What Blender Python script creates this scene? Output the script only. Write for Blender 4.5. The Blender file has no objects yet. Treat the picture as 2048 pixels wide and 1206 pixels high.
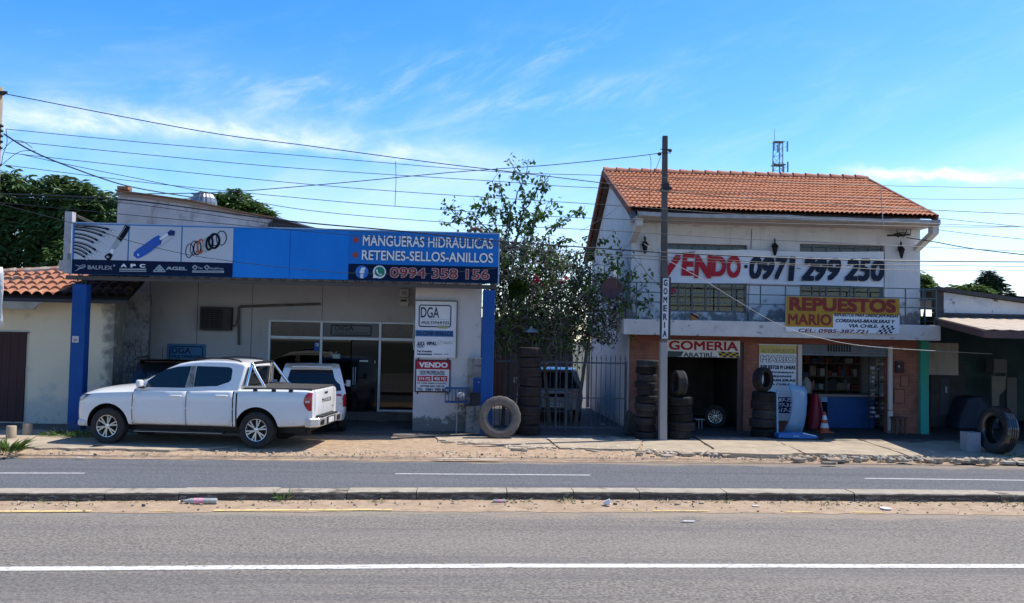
import bpy, bmesh, math, random
from mathutils import Vector, Matrix, Quaternion
random.seed(7)
SC = bpy.context.scene
COL = SC.collection
PI = math.pi
rad = math.radians

# ------------------------------------------------------------------ camera model
YAW, PIT, ROL = rad(3.0), rad(2.33), 0.02
FPX, CZ = 1700.0, 2.4
FWD = Vector((math.sin(YAW)*math.cos(PIT), math.cos(YAW)*math.cos(PIT), math.sin(PIT)))
_r0 = Vector((math.cos(YAW), -math.sin(YAW), 0))
_u0 = _r0.cross(FWD)
RGT = _r0*math.cos(ROL) + _u0*math.sin(ROL)
UPV = _u0*math.cos(ROL) - _r0*math.sin(ROL)

def ray(px, py):
    return FWD + RGT*((px-1024)/FPX) + UPV*((603-py)/FPX)
def at(px, py, Y):                      # a point of the vertical plane y = Y
    d = ray(px, py); t = Y/d.y
    return Vector((d.x*t, Y, CZ+d.z*t))
def gnd(px, py, Z=0.0):                 # a point of the level plane z = Z
    d = ray(px, py); t = (Z-CZ)/d.z
    return Vector((d.x*t, d.y*t, Z))
def rect(px0, py0, px1, py1, Y):        # x0, x1, z0, z1
    a = at(px0, py0, Y); b = at(px1, py1, Y)
    return a.x, b.x, b.z, a.z

# ------------------------------------------------------------------ mesh builder
class MB:
    def __init__(s):
        s.v = []; s.f = []; s.m = []; s.s = []
    def add(s, vs, fs, m=0, sm=False):
        b = len(s.v); s.v += [tuple(p) for p in vs]
        for f in fs:
            s.f.append([b+i for i in f]); s.m.append(m); s.s.append(sm)
        return s
    def quad(s, a, b, c, d, m=0): return s.add([a, b, c, d], [(0, 1, 2, 3)], m)
    def box(s, x0, x1, y0, y1, z0, z1, m=0):
        return s.add([(x0,y0,z0),(x1,y0,z0),(x1,y1,z0),(x0,y1,z0),(x0,y0,z1),(x1,y0,z1),(x1,y1,z1),(x0,y1,z1)],
                     [(0,3,2,1),(4,5,6,7),(0,1,5,4),(1,2,6,5),(2,3,7,6),(3,0,4,7)], m)
    def bar(s, a, b, w, h, m=0, up=(0,0,1)):       # box beam from a to b
        a = Vector(a); b = Vector(b); d = (b-a).normalized()
        sd = d.cross(Vector(up))
        if sd.length < 1e-4: sd = d.cross(Vector((0,1,0)))
        sd.normalize(); u = sd.cross(d)
        o = [sd*(w/2)*i + u*(h/2)*j for i, j in ((-1,-1),(1,-1),(1,1),(-1,1))]
        return s.add([a+k for k in o]+[b+k for k in o], [(3,2,1,0),(4,5,6,7),(0,1,5,4),(1,2,6,5),(2,3,7,6),(3,0,4,7)], m)
    def prism(s, poly, y0, y1, m=0, ax='y', sm=False):
        n = len(poly)
        if ax == 'y': P = [(a, y0, b) for a, b in poly] + [(a, y1, b) for a, b in poly]
        elif ax == 'z': P = [(a, b, y0) for a, b in poly] + [(a, b, y1) for a, b in poly]
        else: P = [(y0, a, b) for a, b in poly] + [(y1, a, b) for a, b in poly]
        b0 = len(s.v); s.v += P
        fs = [list(range(n)), list(range(2*n-1, n-1, -1))]
        for f in fs: s.f.append([b0+i for i in f]); s.m.append(m); s.s.append(False)
        for i in range(n):
            j = (i+1) % n
            s.f.append([b0+i, b0+j, b0+n+j, b0+n+i]); s.m.append(m); s.s.append(sm)
        return s
    def tube(s, pts, r, n=6, m=0, sm=True):
        pts = [Vector(p) for p in pts]; k = len(pts)
        rs = r if isinstance(r, (list, tuple)) else [r]*k
        d0 = (pts[1]-pts[0]).normalized()
        u = d0.cross(Vector((0.13, 0.31, 0.94)))
        if u.length < 1e-3: u = d0.cross(Vector((1, 0, 0)))
        u.normalize(); V = []
        for i in range(k):
            d = (pts[min(i+1, k-1)]-pts[max(i-1, 0)])
            if d.length < 1e-9: d = d0.copy()
            d.normalize(); u = (u - d*u.dot(d)); u.normalize(); w = d.cross(u)
            for j in range(n):
                a = 2*PI*j/n; V.append(pts[i] + (u*math.cos(a)+w*math.sin(a))*rs[i])
        F = []
        for i in range(k-1):
            for j in range(n):
                F.append((i*n+j, i*n+(j+1) % n, (i+1)*n+(j+1) % n, (i+1)*n+j))
        s.add(V, F, m, sm)
        b = len(s.v)-len(V)
        for f in ([b+j for j in range(n-1, -1, -1)], [b+(k-1)*n+j for j in range(n)]):
            s.f.append(f); s.m.append(m); s.s.append(False)
        return s
    def cyl(s, a, b, r0, r1=None, n=16, m=0): return s.tube([a, b], [r0, r0 if r1 is None else r1], n, m)
    def lathe(s, prof, mat=None, n=32, m=0, closed=False, fn=None):   # prof: (r, h); axis local z
        mat = mat or Matrix.Identity(4); k = len(prof); V = []
        for j in range(n):
            a = 2*PI*j/n
            for i, (r, h) in enumerate(prof):
                rr = fn(i, j, r) if fn else r
                V.append(mat @ Vector((rr*math.cos(a), rr*math.sin(a), h)))
        F = []
        for j in range(n):
            q = (j+1) % n
            for i in range(k if closed else k-1):
                i2 = (i+1) % k
                F.append((j*k+i, q*k+i, q*k+i2, j*k+i2))
        return s.add(V, F, m, True)
    def grid(s, rows, m=0, sm=True):
        n = len(rows[0]); V = [p for r in rows for p in r]; F = []
        for i in range(len(rows)-1):
            for j in range(n-1):
                F.append((i*n+j, i*n+j+1, (i+1)*n+j+1, (i+1)*n+j))
        return s.add(V, F, m, sm)
    def ball(s, c, r, m=0, n=10, sq=(1,1,1)):
        c = Vector(c); rows = []
        for i in range(n//2+1):
            t = PI*i/(n//2)
            rows.append([(c.x+r*sq[0]*math.sin(t)*math.cos(2*PI*j/n), c.y+r*sq[1]*math.sin(t)*math.sin(2*PI*j/n), c.z+r*sq[2]*math.cos(t)) for j in range(n+1)])
        return s.grid(rows, m)
    def xf(s, mat):
        s.v = [tuple(mat @ Vector(p)) for p in s.v]; return s
    def join(s, o):
        b = len(s.v); s.v += o.v; s.f += [[b+i for i in f] for f in o.f]; s.m += o.m; s.s += o.s; return s

OFF = {}
def link(o, parent=None):
    COL.objects.link(o)
    if parent is not None: o.parent = parent
    return o
def tag(o, label=None, cat=None, group=None, kind=None):
    if label: o['label'] = label
    if cat: o['category'] = cat
    if group: o['group'] = group
    if kind: o['kind'] = kind
    return o
def thing(name, label, cat, loc=(0,0,0), rz=0.0, group=None, local=False):
    o = bpy.data.objects.new(name, None); link(o)
    o.location = loc; o.rotation_euler = (0, 0, rz); o.empty_display_size = 0.2
    OFF[o.name] = Vector((0,0,0)) if local else Vector(loc)
    return tag(o, label, cat, group)
def build(name, mb, mats, parent=None, base=None, bevel=0, bseg=2, sharp=38, recalc=True, subd=0):
    if not isinstance(mats, (list, tuple)): mats = [mats]
    off = Vector(base) if base is not None else (OFF.get(parent.name, Vector((0,0,0))) if parent is not None else Vector((0,0,0)))
    me = bpy.data.meshes.new(name)
    me.from_pydata([(p[0]-off.x, p[1]-off.y, p[2]-off.z) for p in mb.v], [], mb.f)
    for m in mats: me.materials.append(m)
    me.polygons.foreach_set('material_index', mb.m)
    me.polygons.foreach_set('use_smooth', mb.s)
    if recalc:
        bm = bmesh.new(); bm.from_mesh(me)
        bmesh.ops.recalc_face_normals(bm, faces=bm.faces[:]); bm.to_mesh(me); bm.free()
    if any(mb.s): me.set_sharp_from_angle(angle=rad(sharp))
    me.update()
    o = bpy.data.objects.new(name, me); link(o, parent)
    if parent is not None: OFF[o.name] = OFF.get(parent.name, Vector((0,0,0)))
    else: o.location = off; OFF[o.name] = off
    if bevel:
        b = o.modifiers.new('bevel', 'BEVEL'); b.width = bevel; b.segments = bseg; b.limit_method = 'ANGLE'; b.angle_limit = rad(35); b.harden_normals = False
    if subd:
        b = o.modifiers.new('sub', 'SUBSURF'); b.levels = subd; b.render_levels = subd
    return o
def one(name, mb, mats, label, cat, base, group=None, **k):     # a thing that is a single mesh
    return tag(build(name, mb, mats, None, base, **k), label, cat, group)
def struct(name, mb, mats, kind='structure', label=None, **k):
    return tag(build(name, mb, mats, None, (0,0,0), **k), label, None, None, kind)

# ------------------------------------------------------------------ materials
MATS = {}
def nn(nt, t, **k):
    n = nt.nodes.new(t)
    for a, b in k.items(): setattr(n, a, b)
    return n
def ramp(nt, a, b, interp='LINEAR'):
    r = nn(nt, 'ShaderNodeMapRange'); r.interpolation_type = 'SMOOTHSTEP' if interp == 'S' else 'LINEAR'
    r.inputs[1].default_value = a; r.inputs[2].default_value = b; r.inputs[3].default_value = 0; r.inputs[4].default_value = 1
    r.clamp = True
    return r
def mixc(nt, fac, a, b, mode='MIX'):
    m = nn(nt, 'ShaderNodeMix', data_type='RGBA', blend_type=mode)
    for i, v in ((0, fac), (6, a), (7, b)):
        if hasattr(v, 'is_linked') or hasattr(v, 'links'): nt.links.new(v, m.inputs[i])
        else: m.inputs[i].default_value = v if i == 0 else (*v[:3], 1)
    return m.outputs[2]
def M(name, c1, c2=None, scale=4.0, rough=0.75, metal=0.0, bump=0.0, bscale=60.0, stretch=(1,1,1), stains_and_shade=(), spec=0.3, coat=0.0, sub=None, lo=0.35, hi=0.65, rough2=None, objrand=0):
    if name in MATS: return MATS[name]
    m = bpy.data.materials.new(name); m.use_nodes = True; nt = m.node_tree; MATS[name] = m
    p = nt.nodes['Principled BSDF']
    p.inputs['Roughness'].default_value = rough; p.inputs['Metallic'].default_value = metal
    p.inputs['Specular IOR Level'].default_value = spec; p.inputs['Coat Weight'].default_value = coat
    p.inputs['Coat Roughness'].default_value = 0.05
    g = nn(nt, 'ShaderNodeNewGeometry'); pos = g.outputs['Position']
    col = None
    if c2 is not None:
        mp = nn(nt, 'ShaderNodeMapping'); mp.inputs['Scale'].default_value = stretch; nt.links.new(pos, mp.inputs[0])
        t = nn(nt, 'ShaderNodeTexNoise'); t.inputs['Scale'].default_value = scale; t.inputs['Detail'].default_value = 7; t.inputs['Roughness'].default_value = 0.62
        nt.links.new(mp.outputs[0], t.inputs['Vector'])
        r = ramp(nt, lo, hi); nt.links.new(t.outputs[0], r.inputs[0])
        col = mixc(nt, r.outputs[0], c1, c2)
        if rough2 is not None:
            rr = nn(nt, 'ShaderNodeMapRange'); rr.inputs[3].default_value = rough; rr.inputs[4].default_value = rough2
            nt.links.new(r.outputs[0], rr.inputs[0]); nt.links.new(rr.outputs[0], p.inputs['Roughness'])
    for st in stains_and_shade:        # dict: c, scale, stretch, lo, hi, amt, z=(z0,z1), x=(x0,x1)
        mp = nn(nt, 'ShaderNodeMapping'); mp.inputs['Scale'].default_value = st.get('stretch', (1,1,1)); mp.inputs['Location'].default_value = st.get('loc', (3.1, 1.7, 5.2)); nt.links.new(pos, mp.inputs[0])
        t = nn(nt, 'ShaderNodeTexNoise'); t.inputs['Scale'].default_value = st.get('scale', 3); t.inputs['Detail'].default_value = 9; t.inputs['Roughness'].default_value = 0.68
        nt.links.new(mp.outputs[0], t.inputs['Vector'])
        val = t.outputs[0]
        sx = nn(nt, 'ShaderNodeSeparateXYZ'); nt.links.new(pos, sx.inputs[0])
        for ax, key in ((2, 'z'), (0, 'x'), (1, 'y')):
            if key in st:            # widen the stain or painted shade towards the second coordinate
                a, b, k = st[key]
                rz = nn(nt, 'ShaderNodeMapRange'); rz.clamp = True
                rz.inputs[1].default_value = a; rz.inputs[2].default_value = b; rz.inputs[3].default_value = -k; rz.inputs[4].default_value = k
                nt.links.new(sx.outputs[ax], rz.inputs[0])
                ad = nn(nt, 'ShaderNodeMath', operation='ADD'); nt.links.new(val, ad.inputs[0]); nt.links.new(rz.outputs[0], ad.inputs[1]); val = ad.outputs[0]
        r = ramp(nt, st.get('lo', .5), st.get('hi', .62)); nt.links.new(val, r.inputs[0])
        mu = nn(nt, 'ShaderNodeMath', operation='MULTIPLY'); nt.links.new(r.outputs[0], mu.inputs[0]); mu.inputs[1].default_value = st.get('amt', 0.8)
        col = mixc(nt, mu.outputs[0], col if col is not None else c1, st['c'])
    if objrand and col is not None:      # every copy a little lighter or darker
        oi = nn(nt, 'ShaderNodeObjectInfo'); rr = nn(nt, 'ShaderNodeMapRange'); rr.inputs[3].default_value = 1-objrand; rr.inputs[4].default_value = 1+objrand
        nt.links.new(oi.outputs['Random'], rr.inputs[0]); vm = nn(nt, 'ShaderNodeVectorMath', operation='SCALE'); nt.links.new(col, vm.inputs[0]); nt.links.new(rr.outputs[0], vm.inputs['Scale']); col = vm.outputs[0]
    if col is not None: nt.links.new(col, p.inputs['Base Color'])
    else: p.inputs['Base Color'].default_value = (*c1, 1)
    if sub: p.inputs['Subsurface Weight'].default_value = sub
    if bump:
        t = nn(nt, 'ShaderNodeTexNoise'); t.inputs['Scale'].default_value = bscale; t.inputs['Detail'].default_value = 5
        nt.links.new(pos, t.inputs['Vector'])
        b = nn(nt, 'ShaderNodeBump'); b.inputs['Strength'].default_value = min(1, bump); b.inputs['Distance'].default_value = 0.012
        nt.links.new(t.outputs[0], b.inputs['Height']); nt.links.new(b.outputs[0], p.inputs['Normal'])
    return m

def glass(name, tint, refl=0.06, clear=0.6):
    m = bpy.data.materials.new(name); m.use_nodes = True; nt = m.node_tree; MATS[name] = m
    nt.nodes.remove(nt.nodes['Principled BSDF']); out = nt.nodes['Material Output']
    tr = nn(nt, 'ShaderNodeBsdfTransparent'); tr.inputs[0].default_value = (*tint, 1)
    gl = nn(nt, 'ShaderNodeBsdfGlossy'); gl.inputs['Roughness'].default_value = 0.02
    fr = nn(nt, 'ShaderNodeFresnel'); fr.inputs[0].default_value = 1.5
    ad = nn(nt, 'ShaderNodeMath', operation='ADD'); ad.inputs[1].default_value = refl; ad.use_clamp = True; nt.links.new(fr.outputs[0], ad.inputs[0])
    mx = nn(nt, 'ShaderNodeMixShader'); nt.links.new(ad.outputs[0], mx.inputs[0]); nt.links.new(tr.outputs[0], mx.inputs[1]); nt.links.new(gl.outputs[0], mx.inputs[2])
    nt.links.new(mx.outputs[0], out.inputs[0])
    return m

# ------------------------------------------------------------------ lettering
def text_mesh(body, x0, x1, z0, z1, Y, bold=0.0, depth=0.003, shear=0.0, sp=1.0, wob=0.0):
    cu = bpy.data.curves.new('txt', 'FONT'); cu.body = body; cu.size = 1; cu.offset = 0; cu.extrude = 0.0; cu.shear = shear; cu.space_character = sp
    cu.resolution_u = 4
    o = bpy.data.objects.new('txt', cu); COL.objects.link(o); bpy.context.view_layer.update()
    me = bpy.data.meshes.new_from_object(o.evaluated_get(bpy.context.evaluated_depsgraph_get()))
    vs = [v.co.copy() for v in me.vertices]; fs = [list(p.vertices) for p in me.polygons]
    bpy.data.objects.remove(o); bpy.data.curves.remove(cu); bpy.data.meshes.remove(me)
    ax = min(v.x for v in vs); bx = max(v.x for v in vs); ay = min(v.y for v in vs); by = max(v.y for v in vs)
    mb = MB()
    bx_, bz_ = bold*.85*(x1-x0)/(bx-ax), bold*.85*(z1-z0)/(by-ay)       # heavier strokes: four slightly shifted layers
    for k, (sx_, sz_) in enumerate(((-1,-1),(1,-1),(1,1),(-1,1)) if bold > .005 else ((0,0),)):
        P = []
        for v in vs:
            u = (v.x-ax)/(bx-ax); w = (v.y-ay)/(by-ay)
            P.append((x0+bx_+(x1-x0-2*bx_)*u+sx_*bx_, Y-.0002*k, z0+bz_+(z1-z0-2*bz_)*(w + wob*math.sin(u*9+1.3)*(0.4+w))+sz_*bz_))
        mb.add(P, fs)
    return mb
def text(name, body, r, Y, mat, parent, **k):       # r = (x0, x1, z0, z1)
    mb = text_mesh(body, r[0], r[1], r[2], r[3], Y, **k)
    o = build(name, mb, mat, parent, recalc=False)
    s = o.modifiers.new('thick', 'SOLIDIFY'); s.thickness = 0.003; s.offset = 0
    return o
def ptext(name, body, px0, py0, px1, py1, Y, mat, parent, **k):
    return text(name, body, rect(px0, py0, px1, py1, Y), Y, mat, parent, **k)
def rring(mb, x0, x1, z0, z1, r, w, y0, y1, m=0, n=6):     # rounded rectangular outline as a closed frame
    def loop(d):
        P = []
        for cx, cz, a0 in ((x1-r, z1-r, 0), (x0+r, z1-r, PI/2), (x0+r, z0+r, PI), (x1-r, z0+r, 1.5*PI)):
            for i in range(n+1):
                a = a0+PI/2*i/n; P.append((cx+(r-d)*math.cos(a), cz+(r-d)*math.sin(a)))
        return P
    A, B = loop(0), loop(w); k = len(A)
    V = [(a, y0, b) for a, b in A]+[(a, y0, b) for a, b in B]+[(a, y1, b) for a, b in A]+[(a, y1, b) for a, b in B]
    F = []
    for i in range(k):
        j = (i+1) % k
        F += [(i, j, k+j, k+i), (2*k+i, 3*k+i, 3*k+j, 2*k+j), (i, 2*k+i, 2*k+j, j), (k+i, k+j, 3*k+j, 3*k+i)]
    return mb.add(V, F, m)
def disc(mb, x, z, r, y0, y1, n=24, m=0, sx=1.0):
    return mb.prism([(x+r*sx*math.cos(2*PI*i/n), z+r*math.sin(2*PI*i/n)) for i in range(n)], y0, y1, m)
def rrect(x0, x1, z0, z1, r, n=5):
    P = []
    for cx, cz, a0 in ((x1-r, z1-r, 0), (x0+r, z1-r, PI/2), (x0+r, z0+r, PI), (x1-r, z0+r, 1.5*PI)):
        for i in range(n+1):
            a = a0+PI/2*i/n; P.append((cx+r*math.cos(a), cz+r*math.sin(a)))
    return P
SUN_STR, SKY_STR, EXPO = 4.6, 0.115, 0.42
SKY_LO, SKY_HI = 1.6, 1.15
CLOUD = (4.5, 4.85, 5.9)
from mathutils import noise as mnoise
def nz(x, y, z=0.0, s=1.0): return mnoise.noise(Vector((x*s, y*s, z*s)))
def pl(x, pts):
    if x <= pts[0][0]: a, b = pts[0], pts[1]
    elif x >= pts[-1][0]: a, b = pts[-2], pts[-1]
    else:
        for i in range(len(pts)-1):
            if pts[i][0] <= x <= pts[i+1][0]: a, b = pts[i], pts[i+1]; break
    k = (b[1]-a[1])/(b[0]-a[0])
    k = max(-.03, min(.07, k))
    return a[1]+k*(x-a[0]) if x >= pts[0][0] else b[1]+k*(x-b[0])
DIRT_E = [(-6.2,11.79),(-1.6,12.12),(2.3,12.25),(8.3,12.27)]
KERB_F = [(-6.5,12.44),(-1.67,12.79),(2.4,13.0),(8.9,13.12)]
DASH = [(-7.9,15.0),(-1.2,15.40),(2.3,15.49),(10.4,15.47)]
FAR_E = [(-8.6,16.72),(-3.2,16.84),(3.76,17.13),(11.65,17.36)]
WHITE = [(-4.8,9.12),(.55,9.36),(6.4,9.47)]
# ---- base materials
asphalt_near = M('asphalt_near', (.102,.090,.076), (.272,.242,.205), scale=27, rough=.9, bump=.6, bscale=90, lo=.36, hi=.64,
    stains_and_shade=[dict(c=(.27,.235,.20), scale=.9, stretch=(.25,1,1), lo=.45, hi=.72, amt=.45), dict(c=(.105,.10,.097), scale=1.3, stretch=(.03,1,1), loc=(2,5,1), lo=.52, hi=.62, amt=.45), dict(c=(.34,.265,.19), scale=4, stretch=(.3,1,1), lo=.54, hi=.70, amt=.55, y=(11.2,12.3,.3)), dict(c=(.06,.056,.054), scale=1.6, stretch=(.5,1,1), loc=(9,2,7), lo=.66, hi=.70, amt=.5), dict(c=(.07,.065,.06), scale=30, lo=.62, hi=.70, amt=.55), dict(c=(.48,.45,.40), scale=42, loc=(8,2,1), lo=.66, hi=.72, amt=.5), dict(c=(.05,.047,.045), scale=5, stretch=(.22,3,1), loc=(1,4,2), lo=.68, hi=.74, amt=.4)])
asphalt_far = M('asphalt_far', (.062,.064,.070), (.165,.169,.178), scale=27, rough=.85, bump=.6, bscale=90, lo=.36, hi=.64,
    stains_and_shade=[dict(c=(.20,.19,.175), scale=.8, stretch=(.2,1,1), lo=.5, hi=.75, amt=.35), dict(c=(.07,.072,.08), scale=1.3, stretch=(.03,1,1), loc=(2,5,1), lo=.50, hi=.60, amt=.5), dict(c=(.34,.26,.18), scale=4, stretch=(.3,1,1), lo=.55, hi=.70, amt=.6, y=(16.2,17.1,.3)), dict(c=(.42,.40,.37), scale=38, lo=.66, hi=.72, amt=.5)])
dirt = M('dirt', (.30,.205,.13), (.46,.335,.225), scale=6, rough=.95, bump=.8, bscale=45,
    stains_and_shade=[dict(c=(.24,.17,.115), scale=9, lo=.56, hi=.7, amt=.7), dict(c=(.60,.50,.38), scale=26, lo=.6, hi=.68, amt=.6)])
sand = M('sand', (.32,.225,.145), (.42,.305,.205), scale=5, rough=.95, bump=.4, bscale=80,
    stains_and_shade=[dict(c=(.20,.145,.10), scale=8, stretch=(.6,1,1), lo=.54, hi=.66, amt=.65), dict(c=(.52,.42,.30), scale=30, lo=.6, hi=.68, amt=.6)])
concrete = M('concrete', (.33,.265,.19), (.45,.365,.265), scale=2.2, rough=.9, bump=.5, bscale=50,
    stains_and_shade=[dict(c=(.085,.078,.075), scale=2.2, lo=.52, hi=.66, amt=.85, y=(19.2,21.2,.28)), dict(c=(.19,.16,.13), scale=5, stretch=(.5,1.6,1), lo=.56, hi=.68, amt=.55), dict(c=(.52,.45,.36), scale=20, lo=.6, hi=.7, amt=.4)])  # dark tone towards the shops: oily dirt, also painting in the buildings' shade
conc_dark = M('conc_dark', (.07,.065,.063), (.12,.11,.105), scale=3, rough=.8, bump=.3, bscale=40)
line_white = M('line_white', (.64,.61,.56), (.50,.47,.42), scale=18, rough=.7, lo=.45, hi=.65, stains_and_shade=[dict(c=(.20,.185,.165), scale=24, stretch=(.5,1,1), lo=.56, hi=.61, amt=.85), dict(c=(.30,.28,.25), scale=3, stretch=(.4,1,1), lo=.56, hi=.68, amt=.5)])
lane_white = M('lane_white', (.52,.51,.50), (.40,.39,.38), scale=14, rough=.7, stains_and_shade=[dict(c=(.16,.16,.165), scale=22, lo=.56, hi=.64, amt=.8)])
line_yellow = M('line_yellow', (.74,.56,.20), (.56,.42,.22), scale=9, rough=.7, stains_and_shade=[dict(c=(.37,.27,.18), scale=9, lo=.52, hi=.60, amt=.9)])
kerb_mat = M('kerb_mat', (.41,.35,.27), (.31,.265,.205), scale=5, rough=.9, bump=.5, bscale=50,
    stains_and_shade=[dict(c=(.045,.04,.035), scale=2.2, stretch=(1,1,2.5), lo=.40, hi=.52, amt=.93, z=(.06,.015,.32)), dict(c=(.20,.165,.13), scale=3, lo=.56, hi=.68, amt=.6), dict(c=(.30,.28,.25), scale=11, stretch=(.7,1,3), lo=.60, hi=.68, amt=.55, z=(.06,.0,.08))])  # near-black tone below the top edge paints the front face's shade
soil = M('soil', (.06,.065,.04), (.10,.09,.06), scale=.3, rough=.95)

def strip(mb, xs, fa, fb, z, m=0):
    mb.grid([[(x, fa(x), z) for x in xs], [(x, fb(x), z) for x in xs]], m, False)
XS = [x for x in range(-60, 61, 2)]
g = MB(); g.grid([[(x, y, -.135) for x in (-500, -60, 60, 500)] for y in (-200, -40, 40, 500)], 0, False)
struct('ground', g, soil)
r = MB(); strip(r, XS, lambda x: -6+.02*x, lambda x: pl(x, DIRT_E)+.25, -.104); struct('near_road', r, asphalt_near)
r = MB(); strip(r, XS, lambda x: pl(x, KERB_F)+.3, lambda x: pl(x, FAR_E)+.3, -.104); struct('far_road', r, asphalt_far)
# sandy gutter between the near road and the kerb
gx = [-24+.12*i for i in range(400)]
rows = []
for k in range(5):
    t = k/4; row = []
    for x in gx:
        a = pl(x, DIRT_E)+.08*nz(x, 3, 0, 1.1)+.06*nz(x, 9, 0, 4); b = pl(x, KERB_F)+.02
        row.append((x, a+(b-a)*t, -.0995+.035*t*t+((.012*nz(x, t*2, 3, 4)+.006*nz(x, t*5, 6, 11)) if k else 0)))
    rows.append(row)
r = MB(); r.grid(rows); struct('gutter_sand', r, sand)
# kerb stones of the median
k = MB(); kx = -24.5; i = 0
while kx < 26:
    L = 1.02 if i % 3 else 1.36
    x0, x1 = kx+.006, kx+L-.006
    dz = .022*nz(kx, 5, 0, 3); dy = .02*nz(kx, 8, 0, 3)
    z1 = .052+dz
    seg = 6
    ps = []
    for j in range(seg+1):
        x = x0+(x1-x0)*j/seg; y = pl(x, KERB_F)+dy
        w = .40
        e = .008*nz(x, 1, 0, 9)-.03*max(0, nz(x, 7, 2, 2.3)-.35)
        ps.append([(x, y, -.16), (x, y+.004, z1-.03+e), (x, y+.02, z1-.006), (x, y+.05, z1+e*.5), (x, y+w-.04, z1), (x, y+w, z1-.03), (x, y+w, -.16)])
    b0 = len(k.v); k.grid(ps, 0, False)
    for e in (0, seg):
        k.f.append([b0+e*7+q for q in range(7)]); k.m.append(0); k.s.append(False)
    kx += L; i += 1
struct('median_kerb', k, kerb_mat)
# painted lines
def paint(name, fl, w, x0, x1, mat, z=-.099, n=24):
    mb = MB(); xs = [x0+(x1-x0)*j/n for j in range(n+1)]
    mb.grid([[(x, fl(x)-w/2*(1+.2*nz(x, 1, 0, 5)), z) for x in xs], [(x, fl(x)+w/2*(1+.2*nz(x, 4, 0, 5)), z) for x in xs]], 0, False)
    return struct(name, mb, mat)
paint('edge_line', lambda x: pl(x, WHITE), .16, -30, 30, line_white, n=120)
for a, b in ((-16, -6.5), (-1.22, 2.3), (7.41, 14)): paint('lane_line', lambda x: pl(x, DASH), .095, a, b, lane_white)
for a, b, w in ((-12, -5.0, .11), (-4.25, -4.05, .05), (-3.5, -.95, .11), (.65, .85, .04), (1.6, 1.85, .05), (2.55, 2.8, .05), (2.9, 3.75, .09), (5.1, 5.6, .06), (6.1, 6.6, .06)):
    pass
for a, b, w in ((-12, -5.05, .11), (-4.3, -4.0, .05), (-3.45, -1.0, .11), (2.3, 2.6, .05), (2.75, 3.6, .07), (4.7, 5.15, .05), (5.75, 6.2, .06)):
    paint('yellow_line', lambda x: pl(x, DIRT_E)+.1, w, a, b, line_yellow, z=-.0915)
# dirt verge
vx = [-34+.16*i for i in range(430)]; rows = []
for q in range(26):
    t = q/25; row = []
    for x in vx:
        a = pl(x, FAR_E)+.07*nz(x, 3, 1, 1.3)+.04*nz(x, 1, 7, 5); b = 21.2
        y = a+(b-a)*t
        z = -.0985+.075*min(1, max(0, (y-a)/1.3)) + (0 if q == 0 else .016*nz(x, y, 2, 2.1)+.011*nz(x, y, 5, 7))
        row.append((x, y, z))
    rows.append(row)
r = MB(); r.grid(rows); struct('dirt_verge', r, dirt)
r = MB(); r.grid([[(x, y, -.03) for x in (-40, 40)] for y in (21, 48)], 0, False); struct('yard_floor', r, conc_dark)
# broken concrete pavement: plates with jagged edges
def jag(a, b, amp, n, seed):
    a = Vector(a); b = Vector(b); d = b-a; p = Vector((-d.y, d.x)).normalized()
    return [tuple(a+d*(i/n)+p*amp*(nz(i*.37+seed, seed, 0, 1.3)+.6*nz(i*1.3+seed, 2, 0, 1))*(0 if i in (0,) else 1)) for i in range(n)]
def plate(mb, c, amp, z, seed, th=.11, tilt=0):
    P = []
    for i in range(len(c)):
        a, b = c[i], c[(i+1) % len(c)]
        L = math.hypot(b[0]-a[0], b[1]-a[1]); P += jag(a, b, amp[i], max(3, int(L/.14)), seed+i*11)
    n = len(P)
    top = [(x, y, z+tilt*(y-19)+.004*nz(x, y, 3, 3)) for x, y in P]
    mb.add(top+[(x, y, z-th) for x, y in P], [list(range(n))]+[(i, (i+1) % n, n+(i+1) % n, n+i) for i in range(n)])
pv = MB()
plate(pv, [(-20,17.62),(-13,17.66),(-13,21.9),(-20,21.9)], (.08,.01,0,0), -.012, 3)
plate(pv, [(-12.97,17.7),(-8.6,17.62),(-8.6,21.9),(-12.97,21.9)], (.1,.01,0,.01), -.012, 5)
plate(pv, [(-8.57,17.55),(-6.2,17.5),(-5.2,17.75),(-4.6,18.5),(-4.9,20.3),(-8.57,20.3)], (.09,.14,.12,.12,.03,.01), -.012, 7)
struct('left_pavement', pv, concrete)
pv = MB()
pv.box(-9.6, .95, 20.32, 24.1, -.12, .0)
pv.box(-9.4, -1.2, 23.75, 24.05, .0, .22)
struct('forecourt_floor', pv, M('forecourt', (.10,.088,.08), (.16,.14,.125), scale=2.5, rough=.85, bump=.3, bscale=50, stains_and_shade=[dict(c=(.12,.11,.10), scale=4, lo=.55, hi=.68, amt=.5)]))
pv = MB()
plate(pv, [(-.6,19.55),(.9,18.75),(2.0,18.45),(1.9,20.3),(-.7,20.3)], (.16,.14,.03,.01,.1), .004, 11)
plate(pv, [(2.06,18.40),(3.75,18.32),(4.2,20.0),(3.4,21),(1.95,20.3)], (.13,.05,.05,.02,.03), .012, 13)
plate(pv, [(3.82,18.3),(5.1,18.0),(5.45,18.55),(5.6,20.6),(4.25,20.6),(4.22,20.0)], (.12,.07,.04,.02,.01,.03), .0, 17)
plate(pv, [(5.15,17.95),(6.6,17.72),(7.3,18.1),(7.5,20.9),(5.68,20.9),(5.5,18.55)], (.07,.08,.05,.02,.01,.03), .018, 19)
plate(pv, [(7.36,18.1),(8.9,17.9),(9.5,17.98),(9.8,21),(7.56,21)], (.11,.05,.04,.01,.02), .006, 23)
plate(pv, [(9.58,17.95),(11.5,17.75),(13.6,17.9),(13.6,21),(9.86,21)], (.1,.1,.02,.01,.03), .002, 29)
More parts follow.
